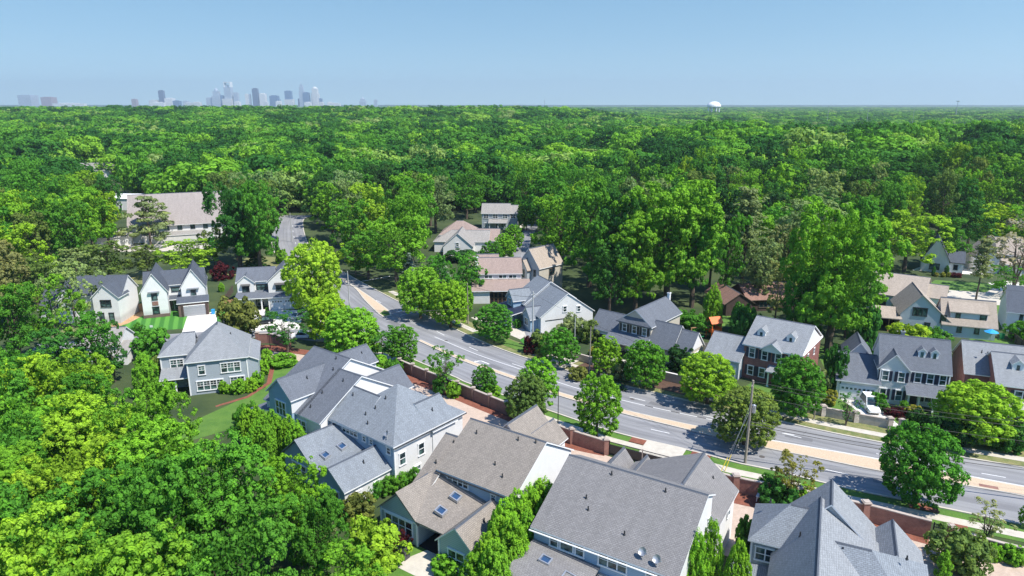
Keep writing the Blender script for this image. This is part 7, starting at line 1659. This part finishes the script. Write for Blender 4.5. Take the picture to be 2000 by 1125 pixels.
# ------------------------------------------------------------------ yard objects
o = thing('covered_grill', 'grill under a dark grey cover on the pale patio', 'grill', (-11.3, 60.6, .05), R(-34)); g = MB(); g.hexa([(-.75, -.4, 0), (.75, -.4, 0), (.75, .4, 0), (-.75, .4, 0)], [(-.7, -.34, .95), (.7, -.34, .95), (.7, .34, .95), (-.7, .34, .95)]); g.hexa([(-.62, -.3, .95), (.62, -.3, .95), (.62, .3, .95), (-.62, .3, .95)], [(-.45, -.12, 1.25), (.45, -.12, 1.25), (.45, .16, 1.25), (-.45, .16, 1.25)]); g.build('cover', 'grey_cover', o); g = MB(); g.box(-.5, .5, -.43, -.41, .55, .6); g.build('handle', 'chrome', o)
o = thing('playset', 'bright orange wooden playset with a peaked roof behind the grey garage', 'playset', (40.0, 128.5, 0), R(15))
for sx in (-1, 1):
    for sy in (-1, 1): g = MB(); g.box(sx*1.0-.07, sx*1.0+.07, sy*1.0-.07, sy*1.0+.07, 0, 3.6); g.build('post', 'orange_wood', o)
g = MB(); g.box(-1.1, 1.1, -1.1, 1.1, 1.5, 1.62); g.build('deck', 'orange_wood', o); g = MB(); g.box(-1.1, 1.1, -1.15, -1.08, 1.62, 2.3); g.box(-1.15, -1.08, -1.08, 1.08, 1.62, 2.3); g.box(1.08, 1.15, -1.08, 1.08, 1.62, 2.3); g.build('panel', 'orange_wood', o)
g = MB(); g.poly([(-1.3, -1.3, 3.4), (1.3, -1.3, 3.4), (1.3, 0, 4.5), (-1.3, 0, 4.5)]); g.poly([(1.3, 1.3, 3.4), (-1.3, 1.3, 3.4), (-1.3, 0, 4.5), (1.3, 0, 4.5)]); g.build('roof', 'orange_wood', o)
g = MB(); g.box(-5.0, -1.1, -.08, .08, 2.5, 2.65); g.build('swing_beam', 'wood', o); g = MB(); g.cyl((-5, -.9, 0), (-5, 0, 2.6), .07, n=6); g.cyl((-5, .9, 0), (-5, 0, 2.6), .07, n=6); g.build('swing_leg', 'wood', o)
for k in (-4, -2.4): g = MB(); g.cyl((k-.2, 0, .6), (k-.2, 0, 2.5), .02, n=4); g.cyl((k+.2, 0, .6), (k+.2, 0, 2.5), .02, n=4); g.box(k-.25, k+.25, -.12, .12, .55, .6); g.build('swing', 'green_plastic', o)
g = MB(); g.hexa([(-.4, -3.6, .1), (.4, -3.6, .1), (.4, -1.1, 1.5), (-.4, -1.1, 1.5)], [(-.4, -3.6, .2), (.4, -3.6, .2), (.4, -1.1, 1.6), (-.4, -1.1, 1.6)]); g.build('slide', 'green_plastic', o)
o = thing('patio_umbrella', 'open bright blue patio umbrella behind the white house with navy shutters', 'umbrella', (93.0, 125.6, 0)); g = MB()
for k in range(8):
    a, b = k*math.pi/4, (k+1)*math.pi/4; g.poly([(0, 0, 2.9), (1.25*math.cos(a), 1.25*math.sin(a), 2.3), (1.25*math.cos(b), 1.25*math.sin(b), 2.3)])
g.build('canopy', 'sky_plastic', o); g = MB(); g.cyl((0, 0, 0), (0, 0, 2.9), .03, n=6); g.build('pole', 'wood', o)
def bench(label, x, y, rz, m='wood', name='patio_table', cat='table'):
    o = thing(name, label, cat, (x, y, .02), R(rz)); g = MB(); g.box(-.8, .8, -.45, .45, .7, .76); g.build('tabletop', m, o)
    for sx in (-.7, .7):
        for sy in (-.35, .35): g = MB(); g.box(sx-.04, sx+.04, sy-.04, sy+.04, 0, .7); g.build('leg', m, o)
bench('dark patio table on the terrace beside the screened porch', 3.2, 147.5, 10, 'charcoal'); bench('round-the-yard white table left of the off-white house porch', 78.5, 130.5, 0, 'white_trim')
def bin_(label, x, y, m, rz=0):
    o = thing('trash_bin', label, 'trash bin', (x, y, .02), R(rz)); g = MB(); g.hexa([(-.25, -.28, 0), (.25, -.28, 0), (.25, .28, 0), (-.25, .28, 0)], [(-.3, -.34, 1.0), (.3, -.34, 1.0), (.3, .34, 1.0), (-.3, .34, 1.0)]); g.build('bin', m, o); g = MB(); g.box(-.32, .32, -.37, .37, 1.0, 1.08); g.build('lid', m, o)
bin_('blue bin beside the farmhouse garage', -66.2, 144.6, 'sky_plastic'); bin_('green bin at the right end of the off-white house', 97.2, 128.2, 'green_plastic')
bench('white garden bench by the brick wall behind the bottom right hedge', 29.4, 70.6, -30, 'white_trim', 'garden_bench', 'bench')
def sign(label, x, y, m='white_paint', h=.9):
    o = thing('yard_sign', label, 'sign', (x, y, 0)); g = MB(); g.box(-.3, .3, -.02, .02, h-.45, h); g.build('panel', m, o); g = MB(); g.box(-.28, -.25, -.01, .01, 0, h-.45); g.box(.25, .28, -.01, .01, 0, h-.45); g.build('stake', 'charcoal', o)
sign('small white yard sign on the grass left of the striped lawn', -74.5, 134.0); sign('second small white yard sign nearest the white SUV', -76.2, 132.6)

# ------------------------------------------------------------------ distant skyline, water tower and masts
MATS_SKY = {}
def tower_mat(c, glass=(.10, .16, .22), ratio=.5):
    k = (c, glass)
    if k in MATS_SKY: return MATS_SKY[k]
    nm = 'tower_'+str(len(MATS_SKY)); m, nt, p = mat(nm); sep = N(nt, 'ShaderNodeSeparateXYZ'); nt.links.new(uvn(nt), sep.inputs[0]); o = []
    for ch, per in ((0, 9.0), (1, 8.0)):
        a = N(nt, 'ShaderNodeMath', operation='DIVIDE'); a.inputs[1].default_value = per; f = N(nt, 'ShaderNodeMath', operation='FRACT'); l = N(nt, 'ShaderNodeMath', operation='LESS_THAN'); l.inputs[1].default_value = ratio+.1
        nt.links.new(sep.outputs[ch], a.inputs[0]); nt.links.new(a.outputs[0], f.inputs[0]); nt.links.new(f.outputs[0], l.inputs[0]); o.append(l.outputs[0])
    mu = N(nt, 'ShaderNodeMath', operation='MULTIPLY'); nt.links.new(o[0], mu.inputs[0]); nt.links.new(o[1], mu.inputs[1])
    nt.links.new(mixc(nt, mu.outputs[0], c, glass), p.inputs['Base Color']); p.inputs['Roughness'].default_value = .5; MATS_SKY[k] = nm; return nm
SD = 7400.0
def sky_x(px): return (px-1000)/1333*(SD*math.cos(PITCH)+45*math.sin(PITCH)*0)
def sky_z(py):
    t = (py-562.5)/1333; a = PITCH+math.atan(t); return 45-SD*math.tan(a)
def tower(label, px, w, py, col, kind='flat', depth=None, name='office_tower', cat='skyscraper', base=0, D=0):
    x = sky_x(px); W2 = w/1333*SD*.97; z = sky_z(py); dp = (depth or w)/1333*SD*.9
    o = thing(name, label, cat, (x, SD+D, base)); m = col; g = MB()
    if kind == 'flat': g.box(-W2/2, W2/2, -dp/2, dp/2, 0, z); g.box(-W2*.3, W2*.3, -dp*.3, dp*.3, z, z+5)
    elif kind == 'step':
        for a, b, k in ((0, .7, 1), (.7, .86, .8), (.86, .96, .58)): g.box(-W2/2*k, W2/2*k, -dp/2*k, dp/2*k, z*a, z*b)
        g.cyl((0, 0, z*.96), (0, 0, z*1.05), W2*.05, .5, 6)
    elif kind == 'dome':
        g.box(-W2/2, W2/2, -dp/2, dp/2, 0, z*.62); g.box(-W2*.36, W2*.36, -dp*.36, dp*.36, z*.62, z*.85); g.dome((0, 0, z*.85), W2*.24, W2*.24, z*.15, 12, 5, False)
    elif kind == 'round':
        g.box(-W2*.34, W2*.34, -dp*.34, dp*.34, 0, z*.93); g.box(-W2/2, W2/2, -dp*.26, dp*.26, 0, z*.7); g.dome((0, 0, z*.92), W2*.34, W2*.3, z*.1, 12, 4, False)
    elif kind == 'notch':
        g.box(-W2/2, W2/2, -dp/2, dp/2, 0, z*.8)
    b = g.build('tower_body', m, o)
    if kind == 'notch':
        f = MB(); t = W2*.1
        for sx in (-1, 1): f.box(sx*W2/2-(t if sx > 0 else 0), sx*W2/2+(t if sx < 0 else 0), -dp/2, dp/2, z*.8, z)
        f.box(-W2/2+t, W2/2-t, -dp/2, dp/2, z*.97, z); f.box(-W2/2+t, 0, -dp/4, dp/4, z*.8, z*.9); f.build('crown_frame', 'white_trim', o)
    elif kind in ('step', 'dome'):
        f = MB(); f.cyl((0, 0, z), (0, 0, z*1.08), 1.5, .3, 5); f.build('spire', 'white_trim', o)
    return o
cr_ = tower_mat((.82, .79, .74), (.32, .38, .42)); wh = tower_mat((.9, .88, .84), (.45, .48, .5)); bl = tower_mat((.12, .2, .32), (.06, .13, .25)); gy = tower_mat((.52, .57, .63), (.18, .26, .36)); dk = tower_mat((.10, .13, .2), (.05, .08, .15)); pk = tower_mat((.42, .30, .29), (.2, .2, .25))
for a in [('wide glassy mid-rise at the far left end of the horizon', 57, 25, 186, gy, 'flat'), ('reddish mid-rise just right of the far-left glassy block', 97, 20, 190, pk, 'flat'),
          ('small pink tower alone on the horizon left of the city', 264, 9, 194, pk, 'flat'), ('slim dark tower standing left of the downtown cluster', 318, 9, 177, dk, 'flat'), ('cream block directly right of the slim dark tower', 333, 15, 192, wh, 'flat'),
          ('low blue block in front of the cream block', 346, 13, 197, bl, 'flat'), ('low grey-blue block left of the domed tower gap', 364, 9, 197, gy, 'flat'), ('low pale block at the left foot of the slim dark tower', 303, 16, 196, cr_, 'flat'),
          ('grey glass block at the left foot of the domed tower', 411, 11, 191, gy, 'flat'), ('stepped grey tower topped by a small white dome', 425, 15, 172, gy, 'dome'), ('small cream building before the domed tower', 421, 10, 197, wh, 'flat'),
          ('dark blue block between domed and open-crowned towers', 435, 7, 187, bl, 'flat'), ('tall white tower with an open square frame crown', 449, 13, 160, gy, 'notch'), ('wide pale block before the open-crowned tower', 447, 18, 193, cr_, 'flat'),
          ('slim blue-grey tower right of the open-crowned tower', 463, 8, 181, gy, 'flat'), ('cream slim tower left of the black tower', 484, 6, 184, wh, 'flat'), ('grey slim tower touching the cream slim one', 489, 4, 184, gy, 'flat'),
          ('black glass tower with chamfered top in mid skyline', 501, 10, 173, dk, 'flat'), ('white gridded tower right of the black glass tower', 515, 11, 183, wh, 'flat'), ('wide dark glass mid-rise with a low shoulder', 537, 15, 187, bl, 'flat'),
          ('low blue block before the wide dark mid-rise', 543, 9, 194, bl, 'flat'), ('tall blue tower with a darker right side', 565, 12, 178, bl, 'flat'), ('pale low podium under the tall blue tower', 566, 16, 194, cr_, 'flat'),
          ('tallest stepped tower with a thin pointed spire', 591, 9, 163, gy, 'step'), ('blue glass slab touching the tallest stepped tower', 600, 11, 181, bl, 'flat'), ('dark low block left of the tallest stepped tower', 586, 6, 193, dk, 'flat'),
          ('round-topped pinkish tower at the right of downtown', 617, 15, 170, cr_, 'round'), ('small blue block at the right foot of the round-topped tower', 627, 6, 193, bl, 'flat'), ('cream low block right of the round-topped tower', 645, 9, 200, wh, 'flat'),
          ('stepped grey tower standing alone right of downtown', 709, 12, 190, gy, 'dome'), ('short block right of the lone stepped tower', 734, 6, 195, gy, 'flat')]: tower(*a)
for k, (px, w, py) in enumerate(((395, 14, 200), (473, 10, 199), (527, 8, 199), (552, 9, 198), (577, 8, 199), (608, 12, 200), (634, 8, 200), (320, 26, 200), (380, 16, 201), (150, 60, 202), (660, 20, 202))):
    tower('low pale city block '+('at the foot of the slim far-left downtown buildings', 'right of the open-crowned tower', 'between gridded tower and wide dark mid-rise', 'right of the wide dark mid-rise', 'left of the tallest stepped tower', 'before the round-topped tower', 'right of the round-topped tower', 'spreading below the slim dark tower', 'left of the grey glass block', 'strip between reddish mid-rise and pink tower', 'strip right of the downtown cluster')[k], px, w, py, wh if k % 2 else cr_, 'flat', 10, 'city_block', 'building', D=-120)['group'] = 'low blocks at the foot of the skyline'
o = thing('water_tower', 'white domed water tower on legs rising above the far trees', 'water tower', ((1395-1000)/1333*2200*.965, 2200, hill(628, 2200)))
zt = 45-2200*math.tan(PITCH+math.atan((198-562.5)/1333)); zt0 = 45-2200*math.tan(PITCH+math.atan((208-562.5)/1333)); zb = o.location.z; rr_ = 13/1333*2200
g = MB(); g.dome((0, 0, zt0-zb), rr_, rr_, zt-zt0, 20, 6, False); g.dome((0, 0, zt0-zb), rr_, rr_, -(zt-zt0)*.45, 20, 4, False); g.build('tank', 'white_paint', o)
for k in range(8): a = k*math.pi/4+.2; g = MB(); g.cyl((rr_*.8*math.cos(a), rr_*.8*math.sin(a), -5), (rr_*.8*math.cos(a), rr_*.8*math.sin(a), zt0-zb-1), 1.7, n=6); g.build('leg', 'white_paint', o)
def mast(label, px, py, D, w=.8, top=0):
    x = (px-1000)/1333*D*.965; z = 45-D*math.tan(PITCH+math.atan((py-562.5)/1333)); b = hill(x, D); o = thing('radio_mast', label, 'mast', (x, D, b)); g = MB(); g.cyl((0, 0, 0), (0, 0, z-b), w, w*.5, 6); g.build('mast_shaft', 'galv', o)
    if top: 
        g = MB(); g.cyl((0, 0, z-b-top*.5), (0, 0, z-b), top, top, 8); g.build('antenna_ring', 'galv', o)
mast('tall monopole mast with antennas at the right horizon', 1871, 197, 1500, .9, 3); mast('thin lattice mast on the horizon right of centre', 1064, 193, 6000, 3); mast('slim power pole right of the water tower', 1620, 207, 1100, .4, 1.4)
mast('pale pole in front of the far trees at right', 1698, 211, 900, .4, 1.2); mast('short mast left of the tall monopole', 1788, 214, 1000, .4, 1)

# ------------------------------------------------------------------ the wood beyond: too many trees to count, one object with instanced crowns
rng = np.random.default_rng(77); pts = []; scs = []
CLEAR = [(238, 508, 10, 185), (-250, 412, 15, 150), (-171, 303, 14, 40), (-262, 445, 9, 110), (288, 455, 13, 150)]
def scatter(y0, y1, sp, k, hk):
    ny = int((y1-y0)/sp)
    for j in range(ny):
        y = y0+j*sp; nx = int(.84*y/sp)+1
        xs = (np.arange(-nx, nx+1)+.5*(j % 2))*sp+rng.normal(0, sp*.22, 2*nx+1); yy = y+rng.normal(0, sp*.22, 2*nx+1)
        for x, yv in zip(xs, yy):
            if any(abs(x-cx*yv/cy) < r and cy-L < yv < cy+11 for cx, cy, r, L in CLEAR): continue
            if rng.random() < .035: continue
            w = sp*.62*rng.uniform(.6, 1.35)*k; h = rng.uniform(.6, 1.22)*hk*1.0
            pts.append((x, yv, hill(x, yv)+h*.12)); scs.append((w, w, h*.92/1.9))
scatter(FAR_FROM+3, 700, 14.5, 1.2, 21); scatter(700, 2300, 17.5, 1.18, 21); scatter(2300, 6500, 27, 1.05, 20)
pm = bpy.data.meshes.new('distant_wood'); pm.from_pydata(pts, [], [])
n = len(pts)
for nm, tp, dat in (('sc', 'FLOAT_VECTOR', np.array(scs, dtype=np.float32).reshape(-1)), ('rt', 'FLOAT', (rng.random(n)*6.28).astype(np.float32)), ('pk', 'INT', rng.integers(0, 6, n).astype(np.int32))):
    a = pm.attributes.new(nm, tp, 'POINT'); a.data.foreach_set('vector' if tp == 'FLOAT_VECTOR' else 'value', dat)
wood = bpy.data.objects.new('distant_wood', pm); COL.objects.link(wood)
tag(wood, 'continuous wooded canopy rolling away behind the houses to the horizon', 'woodland', kind='stuff')
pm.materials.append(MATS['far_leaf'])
ng = bpy.data.node_groups.new('scatter_crowns', 'GeometryNodeTree')
ng.interface.new_socket('Geometry', in_out='INPUT', socket_type='NodeSocketGeometry'); ng.interface.new_socket('Geometry', in_out='OUTPUT', socket_type='NodeSocketGeometry')
gi = ng.nodes.new('NodeGroupInput'); g_o = ng.nodes.new('NodeGroupOutput'); ip = ng.nodes.new('GeometryNodeInstanceOnPoints'); jn = ng.nodes.new('GeometryNodeJoinGeometry')
src = {}
for o in bpy.data.objects:
    if o.name.startswith('crown') and o.data in LIB['far'] and o.data.name not in src: src[o.data.name] = o
for o in list(src.values())[::-1]:
    oi = ng.nodes.new('GeometryNodeObjectInfo'); oi.transform_space = 'ORIGINAL'; oi.inputs['Object'].default_value = o; oi.inputs['As Instance'].default_value = False
    sm = ng.nodes.new('GeometryNodeSetMaterial'); sm.inputs['Material'].default_value = MATS['far_leaf']; gti = ng.nodes.new('GeometryNodeGeometryToInstance')
    ng.links.new(oi.outputs['Geometry'], sm.inputs['Geometry']); ng.links.new(sm.outputs[0], gti.inputs[0]); ng.links.new(gti.outputs[0], jn.inputs[0])
def attr(nm, tp):
    a = ng.nodes.new('GeometryNodeInputNamedAttribute'); a.data_type = tp; a.inputs['Name'].default_value = nm; return a.outputs['Attribute']
cx = ng.nodes.new('ShaderNodeCombineXYZ'); ng.links.new(attr('rt', 'FLOAT'), cx.inputs[2])
ng.links.new(gi.outputs[0], ip.inputs['Points']); ng.links.new(jn.outputs[0], ip.inputs['Instance']); ip.inputs['Pick Instance'].default_value = True
ng.links.new(attr('pk', 'INT'), ip.inputs['Instance Index']); ng.links.new(cx.outputs[0], ip.inputs['Rotation']); ng.links.new(attr('sc', 'FLOAT_VECTOR'), ip.inputs['Scale'])
ng.links.new(ip.outputs[0], g_o.inputs[0]); md = wood.modifiers.new('scatter', 'NODES'); md.node_group = ng

# ------------------------------------------------------------------ air
hz = MB(); hz.box(-9000, 9000, -300, 9600, -2, 330); hb = hz.build('haze', 'leaf'); hb['kind'] = 'stuff'
m = bpy.data.materials.new('haze'); m.use_nodes = True; nt = m.node_tree; nt.nodes.clear(); MATS['haze'] = m
out = N(nt, 'ShaderNodeOutputMaterial'); pv = N(nt, 'ShaderNodeVolumePrincipled'); pv.inputs['Color'].default_value = (.70, .85, .96, 1); pv.inputs['Density'].default_value = .0001; pv.inputs['Anisotropy'].default_value = .2
nt.links.new(pv.outputs[0], out.inputs['Volume']); hb.data.materials.clear(); hb.data.materials.append(m)
hb['label'] = 'thin blue haze in the air over the woods'; hb['category'] = 'haze'
